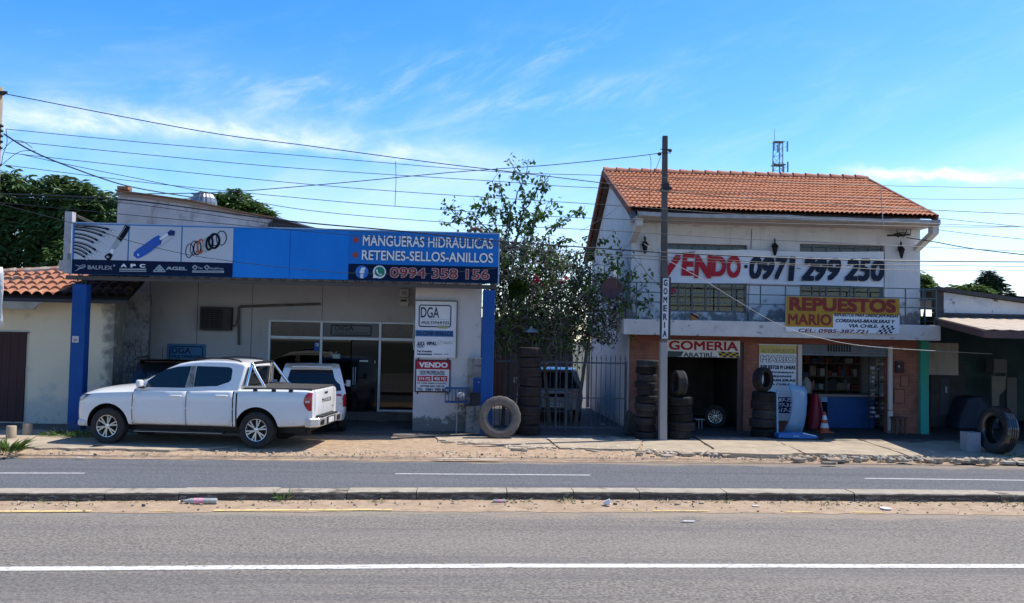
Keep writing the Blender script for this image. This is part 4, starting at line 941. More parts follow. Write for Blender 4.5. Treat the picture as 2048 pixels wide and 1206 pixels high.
w = MB(); w.tube([(x_, YB-.012, z_) for x_, z_ in ((at(1503,470,YB).x, 5.4), (at(1501,520,YB).x, 4.6), (at(1497,570,YB).x, 3.6), (at(1495,640,YB).x, 2.95))], .008, 5); build('wall_cable', w, black, b2)
# green post of the workshop corner
q = MB(); a = rect(1841, 660, 1859, 866, YB-.1); q.box(a[0], a[1]-.02, YB-.12, YB+.12, -.03, ZS0); gp_ = one('green_post', q, M('green_paint', (.025,.24,.17), (.03,.30,.22), scale=1, rough=.6, stains_and_shade=[dict(c=(.03,.33,.30), scale=1.2, lo=.35, hi=.65, amt=.6, z=(2.2,0,.35)), dict(c=(.02,.14,.10), scale=3, lo=.6, hi=.7, amt=.5)]), 'bright green post at the right corner of the brick shop', 'post', (a[0], YB, 0), bevel=.01)
# lanterns
for i, (px, py, lab) in enumerate(((1290, 493, 'black wall lantern left of the utility pole'), (1550, 497, 'black wall lantern above the middle of the sale banner'), (1803, 503, 'black wall lantern at the right end of the upper wall'))):
    p = at(px, py, YB-.14); t = thing('wall_lantern', lab, 'lantern', (p.x, YB-.14, p.z-.14), 0, 'black lanterns on the upper wall')
    q = MB(); q.lathe([(0,-.19),(.03,-.18),(.045,-.13),(.085,.04),(.11,.05),(.06,.11),(.02,.15),(0,.16)], Matrix.Translation(p), 6); build('lantern_body', q, black, t)
    q = MB(); q.tube([(p.x, p.y, p.z+.15), (p.x-.03, p.y, p.z+.22), (p.x-.01, p.y+.02, p.z+.27), (p.x+.03, p.y+.05, p.z+.24), (p.x+.02, YB-.004, p.z+.10)], .014, 6); q.box(p.x-.03, p.x+.04, YB-.02, YB-.001, p.z+.03, p.z+.15); build('bracket', q, black, t)
# sale banner
YN = YB-.09
t = thing('sale_banner', 'long white cloth banner reading VENDO and a phone number under the eave', 'banner', (8.3, YN, 3.7))
def banner(pa, pb, pc, pd, seed, n=40, m=9):
    A, B, C_, D = (at(*p, YN) for p in (pa, pb, pc, pd)); rows = []
    for i in range(n+1):
        u = i/n; row = []
        for j in range(m+1):
            v = j/m; p = (A*(1-u)+B*u)*(1-v)+(D*(1-u)+C_*u)*v
            row.append((p.x, p.y+.022*math.sin(u*9+v*2+seed)+.012*nz(u*8, v*3, seed, 1), p.z-.03*math.sin(PI*u)*(1-v)))
        rows.append(row)
    mb = MB(); mb.grid(rows); return mb
clo = M('banner_cloth', (.70,.71,.75), (.62,.65,.71), scale=1.4, rough=.75, stretch=(.6,1,2.2))
b_ = banner((1320,497),(1503,499),(1498,567),(1322,566),1)
o = build('cloth', b_, clo, t); 
b_ = banner((1497,500),(1768,503),(1768,574),(1497,567),4); o2 = build('cloth', b_, clo, t)
Yn = YN-.045
br = M('paint_red', (.42,.02,.035), (.34,.015,.03), scale=8); bk = M('paint_navy', (.012,.018,.04))
for ch, x0, y0, x1, y1, sh in (('V',1322,509,1362,556,.25),('E',1363,505,1389,552,.1),('N',1389,510,1424,557,.05),('D',1424,512,1452,553,.05),('O',1454,511,1481,556,.05)):
    ptext('lettering', ch, x0, y0, x1, y1, Yn, br, t, bold=.045, shear=sh)
for ch, x0, y0, x1, y1, sh in (('0',1499,513,1524,558,.12),('9',1525,513,1549,560,.2),('7',1549,513,1575,560,.2),('1',1576,513,1591,562,.05),('2',1602,515,1631,562,.25),('9',1630,516,1654,563,.25),('9',1655,516,1682,562,.25),('2',1688,517,1718,562,.25),('5',1716,517,1741,563,.15),('0',1742,519,1769,563,.12)):
    ptext('lettering', ch, x0, y0, x1, y1, Yn, bk, t, bold=.04 if ch != '1' else 0, shear=sh)
q = MB(); a = at(1492, 533, Yn); disc(q, a.x, a.z, .05, Yn-.003, Yn+.001, 12); q.bar(at(1594,536,Yn), at(1602,538,Yn), .006, .05, up=(0,1,0)); a = at(1386, 505, Yn); q.bar((a.x-.1, Yn, a.z), (a.x+.06, Yn, a.z+.03), .006, .04, up=(0,1,0)); build('painted_dots', q, bk, t)
q = MB(); 
for pa, pb in (((1503,499),(1515,470)),): q.bar(at(*pa, YN), at(*pb, YB-.01), .006, .006)
build('tie_string', q, off_white, t)
# yellow and white parts sign on the railing
YR = YC-.05
t = thing('parts_sign', 'large yellow and white painted sign hung on the balcony front', 'sign', (11, YR, 2.4))
X0, X1, Z0, Z1 = rect(1572, 592, 1799, 668, YR)
yel = M('sign_yellow', (.36,.20,.016), (.30,.17,.02), scale=3, rough=.6); mar = M('sign_maroon', (.17,.024,.022), (.20,.03,.025), scale=8); wht = M('sign_pale', (.60,.64,.68), (.54,.58,.63), scale=2.5, rough=.6)
q = MB(); q.box(X0, X1, YR, YR+.03, Z0, Z1); build('board', q, wht, t, bevel=.004)
zc = at(1665, 628, YR).z; zd = at(1620, 654, YR).z; xc = at(1666, 640, YR).x
q = MB(); q.prism([(X0+.003, Z1-.003), (X1-.003, Z1-.003), (X1-.003, zc), (xc, zc), (xc, zd), (X0+.003, zd)], YR-.004, YR-.001); ye = build('yellow_field', q, yel, t)
ptext('lettering', 'REPUESTOS', 1579, 594, 1792, 626, YR-.008, mar, ye, bold=.05)
ptext('lettering', 'MARIO', 1576, 627, 1663, 651, YR-.008, mar, ye, bold=.028)
ptext('lettering', 'REPUESTOS PARA LINEAS JAPONESAS', 1668, 626.5, 1797, 637, YR-.004, bk, t, bold=.035, shear=.25)
ptext('lettering', 'COREANAS-BRASILERAS Y', 1671, 637.5, 1790, 647, YR-.004, bk, t, bold=.035, shear=.25)
ptext('lettering', 'VIA CHILE.', 1698, 648, 1756, 656, YR-.004, bk, t, bold=.03, shear=.2)
ptext('lettering', 'CEL: 0985-387.721', 1597, 657, 1737, 667, YR-.004, M('ink_wine', (.16,.02,.05)), t, bold=.02, shear=.2)
q = MB(); A, B, C_, D = (at(*p, YR) for p in ((1764,650),(1792,654),(1783,668),(1755,667)))
for i in range(6):
    for j in range(4):
        f = lambda u, v: (A*(1-u)+B*u)*(1-v)+(D*(1-u)+C_*u)*v
        P = [f(i/6, j/4), f((i+1)/6, j/4), f((i+1)/6, (j+1)/4), f(i/6, (j+1)/4)]
        if (i+j) % 2 == 0: q.add([p+Vector((0,-.003,.02*math.sin(p.x*7))) for p in P], [(0,1,2,3)])
q.bar(at(1766,648,YR-.003), at(1753,668,YR-.003), .003, .02, up=(0,1,0)); build('chequered_flag', q, bk, t)
# tyre repair sign over the left opening
YG = YB-.07
t = thing('tyre_sign', 'white painted sign with dark red word over the left opening', 'sign', (6, YG, 2.0))
X0, X1, Z0, Z1 = rect(1334, 679, 1480, 716, YG)
q = MB(); q.box(X0, X1, YG, YG+.03, Z0, Z1); build('board', q, M('tyre_sign_white', (.62,.60,.57), (.56,.55,.53), scale=3, rough=.6), t, bevel=.004)
ptext('lettering', 'GOMERIA', 1338, 681, 1476, 702, YG-.004, M('ink_wine2', (.30,.012,.03)), t, bold=.03)
ptext('lettering', 'ARATIRÍ...', 1367, 702.5, 1434, 715, YG-.004, bk, t, bold=.02)
q = MB(); q.prism([(p.x, p.z) for p in (at(1335,702,YG), at(1367,703,YG), at(1362,713,YG), at(1335,714,YG))], YG-.004, YG-.001); build('grey_patch', q, M('patch_grey', (.05,.07,.075)), t)
q = MB(); A, B, C_, D = (at(*p, YG) for p in ((1435,702.5),(1477,705),(1479,715.5),(1440,714.5)))
for i in range(6):
    for j in range(3):
        f = lambda u, v: (A*(1-u)+B*u)*(1-v)+(D*(1-u)+C_*u)*v
        P = [f(i/6, j/3), f((i+1)/6, j/3), f((i+1)/6, (j+1)/3), f(i/6, (j+1)/3)]
        q.add([p+Vector((0,-.003,0)) for p in P], [(0,1,2,3)], (i+j) % 2)
build('chequered_flag', q, [M('flag_yellow', (.50,.32,.05)), bk], t)
# standing price board beside the right opening
YM = YB-.05
t = thing('door_sign', 'tall yellow topped white sign with list of car lines beside the tyres', 'sign', (8.1, YM, .6))
X0, X1, Z0, Z1 = rect(1519, 690, 1592, 842, YM)
q = MB(); q.box(X0, X1, YM, YM+.04, Z0, Z1); q.box(X0-.02, X1+.02, YM-.01, YM+.045, Z1+.002, Z1+.03); build('board', q, M('door_sign_white', (.58,.61,.65), (.52,.55,.60), scale=3, rough=.5), t)
zy = at(1550, 707, YM).z; zb1 = at(1550, 794, YM).z; zb0 = at(1550, 826, YM).z
q = MB(); q.box(X0+.004, X1-.004, YM-.004, YM-.001, zy, Z1-.004); build('yellow_band', q, M('band_yellow', (.42,.36,.10), (.50,.46,.22), scale=4, rough=.6), t)
ptext('lettering', 'AUTOREPUESTOS', 1522, 697, 1590, 707, YM-.008, M('ink_faded', (.30,.27,.10)), t, bold=.03)
ptext('lettering', 'MARIO', 1521, 710, 1591, 726, YM-.004, M('ink_slate', (.03,.04,.08)), t, bold=.07); ptext('lettering', 'MARIO', 1522, 711, 1590, 725, YM-.009, MATS['door_sign_white'], t, bold=.02)
for s_, x0, y0, x1, y1 in (('REPUESTOS P/ LINEAS',1521,730,1591,739),('JAPONESAS',1533,742.5,1588,748),('COREANAS',1533,750,1583,755),('BRASILERAS',1530,757.5,1591,763.5),('VIA CHILE',1533,766,1580,771)):
    ptext('lettering', s_, x0, y0, x1, y1, YM-.004, bk, t, bold=.05)
q = MB(); q.box(X0+.004, X1-.004, YM-.004, YM-.001, zb0, zb1); nb = build('navy_band', q, M('band_navy', (.012,.03,.10)), t)
for i, s_ in enumerate(('0985 387-721', '0971 177-310', '0981 617-22')): ptext('lettering', s_, 1523, 796+10*i, 1590, 804+10*i, YM-.008, ink_w, nb, bold=.02, shear=.2)
# small fittings
a = rect(1793, 723, 1808, 746, YB-.1); q = MB(); q.box(a[0], a[1], YB-.10, YB-.001, a[2], a[3]); q.box(a[0]+.05, a[0]+.09, YB-.105, YB-.101, a[2]+.14, a[2]+.2, 1)
one('wall_box', q, [M('box_dark', (.05,.028,.03)), metal_grey], 'small dark meter box on the brick wall right of the shutter', 'box', (a[0], YB-.1, a[2]), bevel=.008)
for lab, r4 in (('upper of two small brick coloured hatches right of the shutter', (1802, 752, 1817, 773)), ('lower and larger brick coloured hatch right of the shutter', (1789, 779, 1809, 806))):
    a = rect(*r4, YB-.02); q = MB(); q.box(a[0], a[1], YB-.014, YB-.001, a[2], a[3]); rring(q, a[0]-.015, a[1]+.015, a[2]-.015, a[3]+.015, .01, .02, YB-.02, YB-.0015, 1)
    one('wall_hatch', q, [M('hatch_brick', (.30,.12,.08), (.26,.10,.07), scale=4), M('hatch_edge', (.12,.055,.045))], lab, 'hatch', (a[0], YB-.02, a[2]), 'small hatches in the brick wall')
p = at(1411, 662, YB-.45); t = thing('bare_bulb', 'bare white light bulb hanging under the balcony', 'light bulb', p)
q = MB(); q.ball(p, .035, n=10); build('bulb', q, off_white, t); q = MB(); q.cyl(p+Vector((0,0,.03)), p+Vector((0,0,.12)), .02, n=8); build('socket', q, metal_grey, t)
p = at(1388, 623, YC+.35); q = MB(); q.lathe([(0,0),(.08,0),(.115,.14),(.12,.16),(.10,.16),(.0,.14)], Matrix.Translation((p.x, p.y, ZS1-.001)), 16); 
t = thing('flower_pot', 'small orange pot standing on the balcony behind the railing', 'pot', (p.x, p.y, ZS1)); build('pot', q, M('pot_orange', (.62,.30,.12)), t)
q = MB(); q.bar((p.x-.12, p.y-.12, ZS1+.17), (p.x+.1, p.y-.11, ZS1+.06), .02, .04); build('pot_strap', q, black, t)
p = at(1348, 582, YB-.06); q = MB(); disc(q, p.x, p.z, .075, YB-.02, YB+.09, 8); one('red_flower_sticker', q, M('pink_red', (.45,.03,.06)), 'small red rosette in the left upper window', 'sticker', (p.x, YB, p.z))
# satellite dish among the vines
p = at(1224, 578, 21.15); t = thing('satellite_dish', 'dark rusty satellite dish at the left end of the balcony', 'satellite dish', (p.x, 21.15, p.z-.3))
Rm = Matrix.Translation(p) @ Matrix.Rotation(rad(78), 4, 'X') @ Matrix.Rotation(rad(-18), 4, 'Y')
q = MB(); q.lathe([(0,.0),(.1,.006),(.2,.03),(.265,.075),(.27,.08),(.265,.085),(.2,.04),(0,.012)], Rm, 28); build('reflector', q, M('dish_rust', (.075,.04,.045), (.10,.055,.055), scale=5), t)
q = MB(); q.tube([p+Vector((0,.1,0)), p+Vector((.1,.3,-.15)), (4.05, 21.6, p.z-.3), (4.05, 21.6, 2.9)], .02, 6); build('mount', q, dark_metal, t)
# ---------------------------------------------------------- WORKSHOP AT THE RIGHT EDGE
ws = thing('workshop', 'open dark workshop with a peeling white parapet at the right edge', 'workshop', (14, 22, 0))
peel = M('peeling_white', (.62,.62,.63), (.56,.56,.58), scale=2, rough=.85, bump=.4, bscale=20,
    stains_and_shade=[dict(c=(.30,.38,.50), scale=1.2, lo=.45, hi=.6, amt=.6, z=(3.35,3.75,.2)), dict(c=(.07,.065,.06), scale=3.2, stretch=(1,1,.8), lo=.60, hi=.65, amt=.9), dict(c=(.20,.15,.11), scale=4.5, lo=.58, hi=.66, amt=.8, z=(3.2,2.98,.14))])
a0 = at(1866, 578, 21.95); a1 = at(2048, 601, 21.95); b0 = at(1866, 625, 21.95); 
w = MB(); w.prism([(12.65, b0.z), (19, b0.z-.02), (19, a1.z-.1), (a1.x, a1.z-.08), (12.65, a0.z-.08)], 21.95, 22.1); build('parapet', w, peel, ws)
w = MB(); w.bar((12.4, 21.9, a0.z+.01), (a1.x, 21.9, a1.z-.02), .3, .09); w.bar((a1.x, 21.9, a1.z-.02), (19, 21.9, a1.z-.05), .3, .09); w.box(12.40, 12.648, 21.95, 22.1, b0.z, a0.z-.05); w.box(12.40, 19, 21.9, 22.1, b0.z-.13, b0.z-.005)
build('roof_edge', w, M('edge_dark', (.035,.035,.04), (.05,.05,.055), scale=4, rough=.6), ws)
w = MB(); w.add([(12.4,22,a0.z-.02),(19,22,a1.z-.08),(19,34,a1.z+.2),(12.4,34,a0.z+.2)], [(0,1,2,3)]); build('roof', w, MATS['tin_roof'], ws)
w = MB(); w.box(12.28, 19.2, 26.5, 26.7, 0, 3.3); w.box(19.0, 19.2, 18.2, 26.5, 0, 3.3); build('back_wall', w, M('wk_wall', (.12,.19,.21), (.085,.13,.145), scale=1.4, rough=.9), ws)
w = MB(); w.box(12.40, 13.85, 23.3, 23.34, 1.55, 2.45); w.box(12.62, 12.74, 23.27, 23.299, 1.55, 2.45, 1); build('inner_panel', w, [M('panel_beige', (.46,.40,.34), (.34,.29,.25), scale=1.5, stretch=(3,1,.5)), rust], ws)
w = MB(); w.box(12.3, 19.0, 22.1, 26.5, 3.0, 3.04); build('ceiling', w, dark_room, ws)
# tin awning that reaches towards the road
A = [(12.0, 21.9, 2.93), (19, 21.9, 2.98), (19, 17.75, 2.72), (11.02, 18.9, 2.76)]
P = [(12.36, 21.88), (19.5, 21.88), (19.5, 17.95), (11.55, 18.35)]
aw = MB()
zf = lambda x, y: 3.12-.104*(21.88-y)
rows = []
for i in range(45):
    u = i/44; row = []
    for j in range(8):
        v = j/7; x = (P[0][0]*(1-u)+P[1][0]*u)*(1-v)+(P[3][0]*(1-u)+P[2][0]*u)*v; y = (P[0][1]*(1-u)+P[1][1]*u)*(1-v)+(P[3][1]*(1-u)+P[2][1]*u)*v
        row.append((x, y, zf(x, y)+(.018 if i % 2 else 0)))
    rows.append(row)
aw.grid(rows, 0, False)
awn = build('awning', aw, M('awning_mat', (.50,.40,.29), (.42,.34,.25), scale=2.5, rough=.7, stains_and_shade=[dict(c=(.25,.15,.10), scale=3, lo=.58, hi=.68, amt=.6)]), ws)
s = awn.modifiers.new('thick', 'SOLIDIFY'); s.thickness = .012
w = MB(); w.bar((P[0][0], P[0][1], zf(0,21.88)-.1), (P[3][0], P[3][1]+.01, zf(0,18.35)-.1), .07, .16); w.bar((P[3][0], P[3][1]+.05, zf(0,18.35)-.1), (P[2][0], P[2][1]+.05, zf(0,17.95)-.1), .07, .16)
for i in range(1, 5): y = 21.6-.62*i; w.bar((P[0][0]-.14*i+.02, y, zf(0, y)-.06), (19, y, zf(0, y)-.06), .05, .07)
build('awning_beam', w, M('beam_maroon', (.085,.05,.05), (.12,.07,.065), scale=4), ws)
w = MB(); w.box(15.6, 19, 18.0, 18.15, 0, .42); build('low_wall', w, M('low_white', (.50,.50,.52), (.42,.42,.44), scale=3), ws)
p = at(1950, 660, 21.2); q = MB(); q.ball(p, .04, n=8); t = thing('bare_bulb', 'small bulb hanging under the workshop awning', 'light bulb', p); build('bulb', q, off_white, t); q = MB(); q.cyl(p+Vector((0,0,.03)), p+Vector((0,0,.2)), .012, n=6); build('flex', q, black, t)
# things in the workshop
def boxy(name, label, cat, px0, py0, px1, py1, Y, dep, mat, bevel=.01, z0=None, group=None):
    a = rect(px0, py0, px1, py1, Y); q = MB(); q.box(a[0], a[1], Y, Y+dep, a[2] if z0 is None else z0, a[3])
    return one(name, q, mat, label, cat, (a[0], Y, a[2] if z0 is None else z0), group, bevel=bevel), a
t = thing('steel_cabinet', 'dark two door cabinet standing behind the green post in the workshop', 'cabinet', (13.0, 24, 0))
a = rect(1861, 725, 1930, 860, 24.3); q = MB(); q.box(a[0], a[1], 24.3, 25.2, 0, a[3]); q.box(a[1]-.35, a[1]-.05, 24.5, 25, a[3]+.001, a[3]+.28); build('body', q, M('cab_dark', (.03,.032,.04), (.05,.05,.06), scale=3, rough=.5), t)
q = MB(); xm = a[0]+.45; q.box(xm-.16, xm+.1, 24.285, 24.298, .35, a[3]-.45); dr_ = build('door', q, M('cab_door', (.08,.085,.11)), t); q = MB(); q.box(xm-.02, xm+.03, 24.26, 24.284, 1.0, 1.18); build('handle', q, M('handle_pale', (.5,.52,.62)), dr_)
t = thing('wooden_crate', 'stack of pale boards leaning against the workshop back wall', 'boards', (15.4, 25, 0))
a = rect(1984, 752, 2012, 850, 25); q = MB(); q.prism([(a[0], .0), (a[1]-.25, .0), (a[1]-.2, .9), (a[1], 1.1), (a[1], a[3]), (a[0], a[3])], 25, 25.06); build('board', q, M('board_pale', (.36,.32,.29), (.30,.27,.25), scale=3), t)
a2 = rect(2014, 755, 2034, 850, 25.2); q = MB(); q.box(a2[0], a2[1], 25.2, 25.25, 0, a2[3]); build('rear_board', q, M('board_grey', (.24,.22,.22)), t)
a = rect(1988, 718, 2014, 746, 25.6); q = MB(); q.box(a[0], a[1], 25.6, 26.0, a[2], a[3]); q.box(a[0], a[0]+.03, 25.62, 25.66, 0, a[2]-.002); q.box(a[1]-.03, a[1], 25.62, 25.66, 0, a[2]-.002); one('carton', q, M('carton_grey', (.27,.26,.28)), 'grey carton on a high stand at the back of the workshop', 'box', (a[0], 25.6, 0))
q = MB(); q.prism([(14.0, 0), (15.3, 0), (15.1, .5), (14.75, .95), (14.35, .9), (14.1, .4)], 23.6, 24.4); one('covered_machine', q, M('tarp_navy', (.045,.06,.10), (.03,.04,.07), scale=4), 'machine under a dark blue sheet in the workshop', 'machine', (14.6, 24, 0), bevel=.08)
boxy('concrete_block', 'pale concrete block on the ground left of the big black tyre', 'block', 1935, 865, 1962, 894, 18.75, .3, M('block_pale', (.30,.30,.33), (.25,.255,.28), scale=4), z0=0.0)
# ---------------------------------------------------------- things in front of / inside the brick shop
def solid_tube(name, q, mat, lab, cat, base): return one(name, q, mat, lab, cat, base)
# light blue car bonnet leaning by the door sign
t = thing('car_bonnet', 'light blue car bonnet panel standing on end by the door sign', 'car bonnet', (8.9, 21.7, 0))
edgeL = [(1577,768),(1581,785),(1583,805),(1581,825),(1576,845),(1568,863)]; edgeR = [(1607,773),(1612,782),(1612,805),(1610,830),(1607,848),(1602,864)]
rows = []
for (l, r_) in zip(edgeL, edgeR):
    A_, B_ = at(*l, 21.75), at(*r_, 21.85); row = []
    for j in range(9):
        u = j/8; p = A_*(1-u)+B_*u; row.append((p.x, p.y-.045*math.sin(PI*u)-.02*u, max(.03, p.z)))
    rows.append(row)
q = MB(); q.grid(rows); o = build('panel', q, M('bonnet_blue', (.19,.34,.50), (.22,.37,.54), scale=3, rough=.35, coat=.5), t); s = o.modifiers.new('thick', 'SOLIDIFY'); s.thickness = .02
q = MB(); q.tube([Vector(r_[-1])+Vector((0,-.015,0)) for r_ in rows], .014, 6); q.tube([Vector(r_[0])+Vector((0,-.01,0)) for r_ in rows], .012, 6); build('rim', q, M('rim_pale', (.15,.31,.48)), t)
# blue trolley jack
t = thing('trolley_jack', 'long low blue trolley jack lying in front of the bonnet', 'jack', (9.0, 20.6, 0))
a = gnd(1557, 879); b = gnd(1645, 880)
q = MB(); q.prism([(a.x, .03), (b.x-.25, .03), (b.x-.1, .05), (b.x-.1, .09), (b.x-.45, .17), (a.x, .15)], a.y-.02, a.y+.30); build('frame', q, M('jack_blue', (.02,.12,.38), (.03,.16,.46), scale=6, rough=.4), t, bevel=.015)
q = MB(); q.bar((a.x+.6, a.y-.03, .165), (b.x-.18, a.y-.03, .10), .03, .025); q.box(a.x+.36, a.x+.5, a.y-.035, a.y-.022, .08, .095); build('bright_edge', q, M('jack_pale', (.42,.60,.75)), t)
q = MB(); q.cyl((b.x-.06, a.y-.06, .06), (b.x-.06, a.y-.0, .06), .06, n=14); q.cyl((b.x-.06, a.y+.26, .06), (b.x-.06, a.y+.32, .06), .06, n=14); build('wheel', q, black, t)
q = MB(); c0 = at(1556, 782, a.y+.1); q.cyl((a.x+.02, a.y+.12, .14), (c0.x, a.y+.16, c0.z), .022, n=8); q.tube([at(1541,781,a.y+.15), at(1553,782,a.y+.15), c0], .02, 6); build('handle', q, M('jack_light', (.16,.32,.50)), t)
# red motor scooter nose seen beside the bonnet
t = thing('red_machine', 'dark red machine with a tall handle standing in the right opening', 'machine', (9.6, 22.9, 0))
q = MB(); rows = []
for z, xa, xb in ((.02,1618,1642),(.25,1620,1648),(.5,1622,1648),(.75,1625,1644),(.98,1626,1640)):
    A_ = at(xa, 800, 22.9).x; B_ = at(xb, 800, 22.9).x; cx, rx = (A_+B_)/2, (B_-A_)/2
    rows.append([(cx+rx*math.cos(2*PI*j/14), 23.1+.2*math.sin(2*PI*j/14), z) for j in range(15)])
q.grid(rows); q.f.append([len(q.v)-15+j for j in range(14)]); q.m.append(0); q.s.append(False)
build('body', q, M('machine_red', (.28,.02,.04), (.20,.015,.03), scale=5, rough=.4), t)
q = MB(); p = at(1625, 785, 22.95); q.tube([(p.x, 23.05, .95), (p.x-.0, 23.0, 1.15), (p.x+.03, 22.95, 1.35)], .02, 6); q.tube([at(1640,795,22.86), at(1645,825,22.86), at(1650,850,22.86)], .022, 6); build('handle', q, M('handle_black', (.25,.10,.12)), t)
# traffic cone
p = gnd(1649, 862, -.004); p = Vector((at(1649, 860, 22.3).x, 22.3, 0)); t = thing('traffic_cone', 'orange traffic cone with white bands in the right opening', 'traffic cone', p)
Hc = .55; rr_ = lambda h: .135-.105*h/Hc
q = MB()
for h0, h1, m_ in ((.04,.13,0),(.13,.25,1),(.25,.34,0),(.34,.46,1),(.46,.55,0)): q.lathe([(rr_(h0), h0), (rr_(h1), h1)], Matrix.Translation(p), 20, m_)
q.lathe([(.03,.55),(.0,.555)], Matrix.Translation(p), 20, 0); build('cone', q, [M('cone_orange', (.50,.10,.05)), M('cone_white', (.66,.68,.72))], t)
q = MB(); q.box(p.x-.18, p.x+.18, p.y-.18, p.y+.18, -.003, .04); build('base', q, MATS['cone_orange'], t, bevel=.015)
# counter and shelves inside
t = thing('shop_counter', 'blue fronted counter with pale top inside the right opening', 'counter', (10.6, 23.6, 0))
a = rect(1655, 797, 1735, 858, 23.6); zt_ = at(1690, 793, 23.6).z
q = MB(); q.box(a[0], a[1]+.2, 23.6, 24.2, 0, zt_); build('front', q, M('counter_blue', (.012,.06,.20), (.018,.08,.25), scale=3, rough=.6), t)
q = MB(); q.box(a[0]-.35, a[1]+.9, 23.5, 24.3, zt_+.002, zt_+.06); build('top', q, M('counter_wood', (.26,.21,.18)), t)
q = MB(); q.box(a[0]-.3, a[0]-.02, 23.56, 23.75, zt_-.16, zt_-.01); build('end_box', q, M('counter_pale', (.20,.36,.55)), t)
mats_goods = [M('goods%s' % n_, c_) for n_, c_ in (('_tan', (.30,.24,.19)), ('_grey', (.22,.22,.24)), ('_dark', (.07,.07,.08)), ('_red', (.20,.05,.04)), ('_blue', (.07,.12,.22)), ('_pale', (.45,.44,.44)))]
t = thing('goods_shelf', 'tall shelf crammed with spare parts at the back of the right opening', 'shelf', (10.5, 25.3, 0))
q = MB()
for i in range(6): q.box(8.9, 12.0, 25.3, 25.8, .15+.4*i, .18+.4*i)
for x in (8.9, 9.9, 10.9, 11.95): q.box(x, x+.04, 25.29, 25.82, 0, 2.4)
build('shelf_frame', q, M('shelf_steel', (.16,.14,.13)), t)
random.seed(21)
q = MB()
for i in range(6):
    x = 8.97
    while x < 11.85:
        w_ = random.uniform(.06, .22); h_ = random.uniform(.10, .34)
        q = MB(); q.box(x, x+w_, 25.32+random.uniform(0,.12), 25.6, .182+.4*i, .182+.4*i+h_); build('goods_box', q, mats_goods[random.choice((0,1,2,2,2,3,4,5))], t)
        x += w_+random.uniform(.005, .05)
t = thing('parts_rack', 'wire rack of small packed parts hanging inside the right door edge', 'rack', (11.6, 23, 0))
q = MB(); xr = at(1760, 780, 23).x
for i in range(16):
    for j in range(4):
        if random.random() < .8:
            x = xr-.22+j*.14; z = .35+i*.12; q = MB(); q.box(x, x+random.uniform(.06,.12), 23+random.uniform(0,.1), 23.14, z, z+random.uniform(.04,.09)); build('packet', q, mats_goods[random.choice((0,1,2,2,2,2,5))], t)
q = MB()
for j in range(3): q.bar((xr-.24+.28*j, 23.16, 0), (xr-.24+.28*j, 23.16, 2.3), .02, .02)
build('rack_frame', q, dark_metal, t)
p = at(1603, 775, 23.2); q = MB(); q.lathe([(0,0),(.13,0),(.15,.05),(.15,.3),(.10,.38),(.05,.45),(0,.46)], Matrix.Translation((at(1612,780,23.9).x, 23.9, zt_+.062)), 14); one('plastic_drum', q, M('drum_pale', (.42,.42,.42), (.3,.3,.3), scale=6), 'pale bundled drum on the counter left end', 'drum', (9.6, 23.9, zt_))
# small table and chrome wheel in the tyre bay
t = thing('work_bench', 'small metal bench at the left inside the tyre bay', 'bench', (6.1, 22.9, 0))
a = rect(1391, 838, 1408, 862, 22.8); q = MB(); q.box(a[0], a[1]+.02, 22.8, 23.1, a[3]-.03, a[3]); build('top', q, M('bench_grey', (.28,.27,.28)), t)
for x in (a[0]+.1, a[1]-.05):
    q = MB(); q.box(x-.015, x+.015, 22.83, 22.86, 0, a[3]-.032); build('leg', q, M('bench_leg', (.18,.18,.19)), t)
# stool at the brick corner
t = thing('stool', 'small dark wooden stool against the brick wall beside the green post', 'stool', (12.0, 22.1, 0))
a = rect(1787, 834, 1811, 866, 22.1); q = MB(); q.box(a[0], a[1], 22.0, 22.3, a[3]-.04, a[3]); build('seat', q, M('stool_brown', (.085,.055,.05)), t)
for x in (a[0]+.02, a[1]-.06):
    for y in (22.02, 22.25): q = MB(); q.box(x, x+.04, y, y+.035, 0, a[3]-.042); build('leg', q, MATS['stool_brown'], t)
q = MB(); q.box(a[0]+.062, a[1]-.062, 22.02, 22.05, .16, .2); build('stretcher', q, MATS['stool_brown'], t)
# ================================================================== VEHICLES
car_white = M('car_white', (.74,.74,.73), (.71,.70,.69), scale=1.5, rough=.22, coat=.6, stains_and_shade=[dict(c=(.42,.33,.25), scale=3, lo=.5, hi=.75, amt=.35, z=(.75,.35,.25))])
tint = M('tinted_glass', (.010,.013,.018), None, rough=.04, spec=.6)
trim_black = M('trim_black', (.014,.014,.016), (.022,.021,.02), scale=8, rough=.55)
chrome = M('chrome', (.78,.79,.81), None, rough=.12, metal=1.0)
rim_silver = M('rim_silver', (.62,.63,.65), None, rough=.25, metal=.85)
rubber = M('rubber', (.022,.021,.021), (.036,.034,.033), scale=9, rough=.8, bump=.3, bscale=60)
lamp_red = M('lamp_red', (.42,.008,.012), (.34,.006,.01), scale=14, rough=.12, coat=.7)
lamp_clear = M('lamp_clear', (.62,.64,.68), (.35,.37,.40), scale=22, rough=.15, coat=.6)
lamp_dark = M('lamp_dark', (.05,.055,.06), (.12,.125,.13), scale=18, rough=.1, coat=.8)

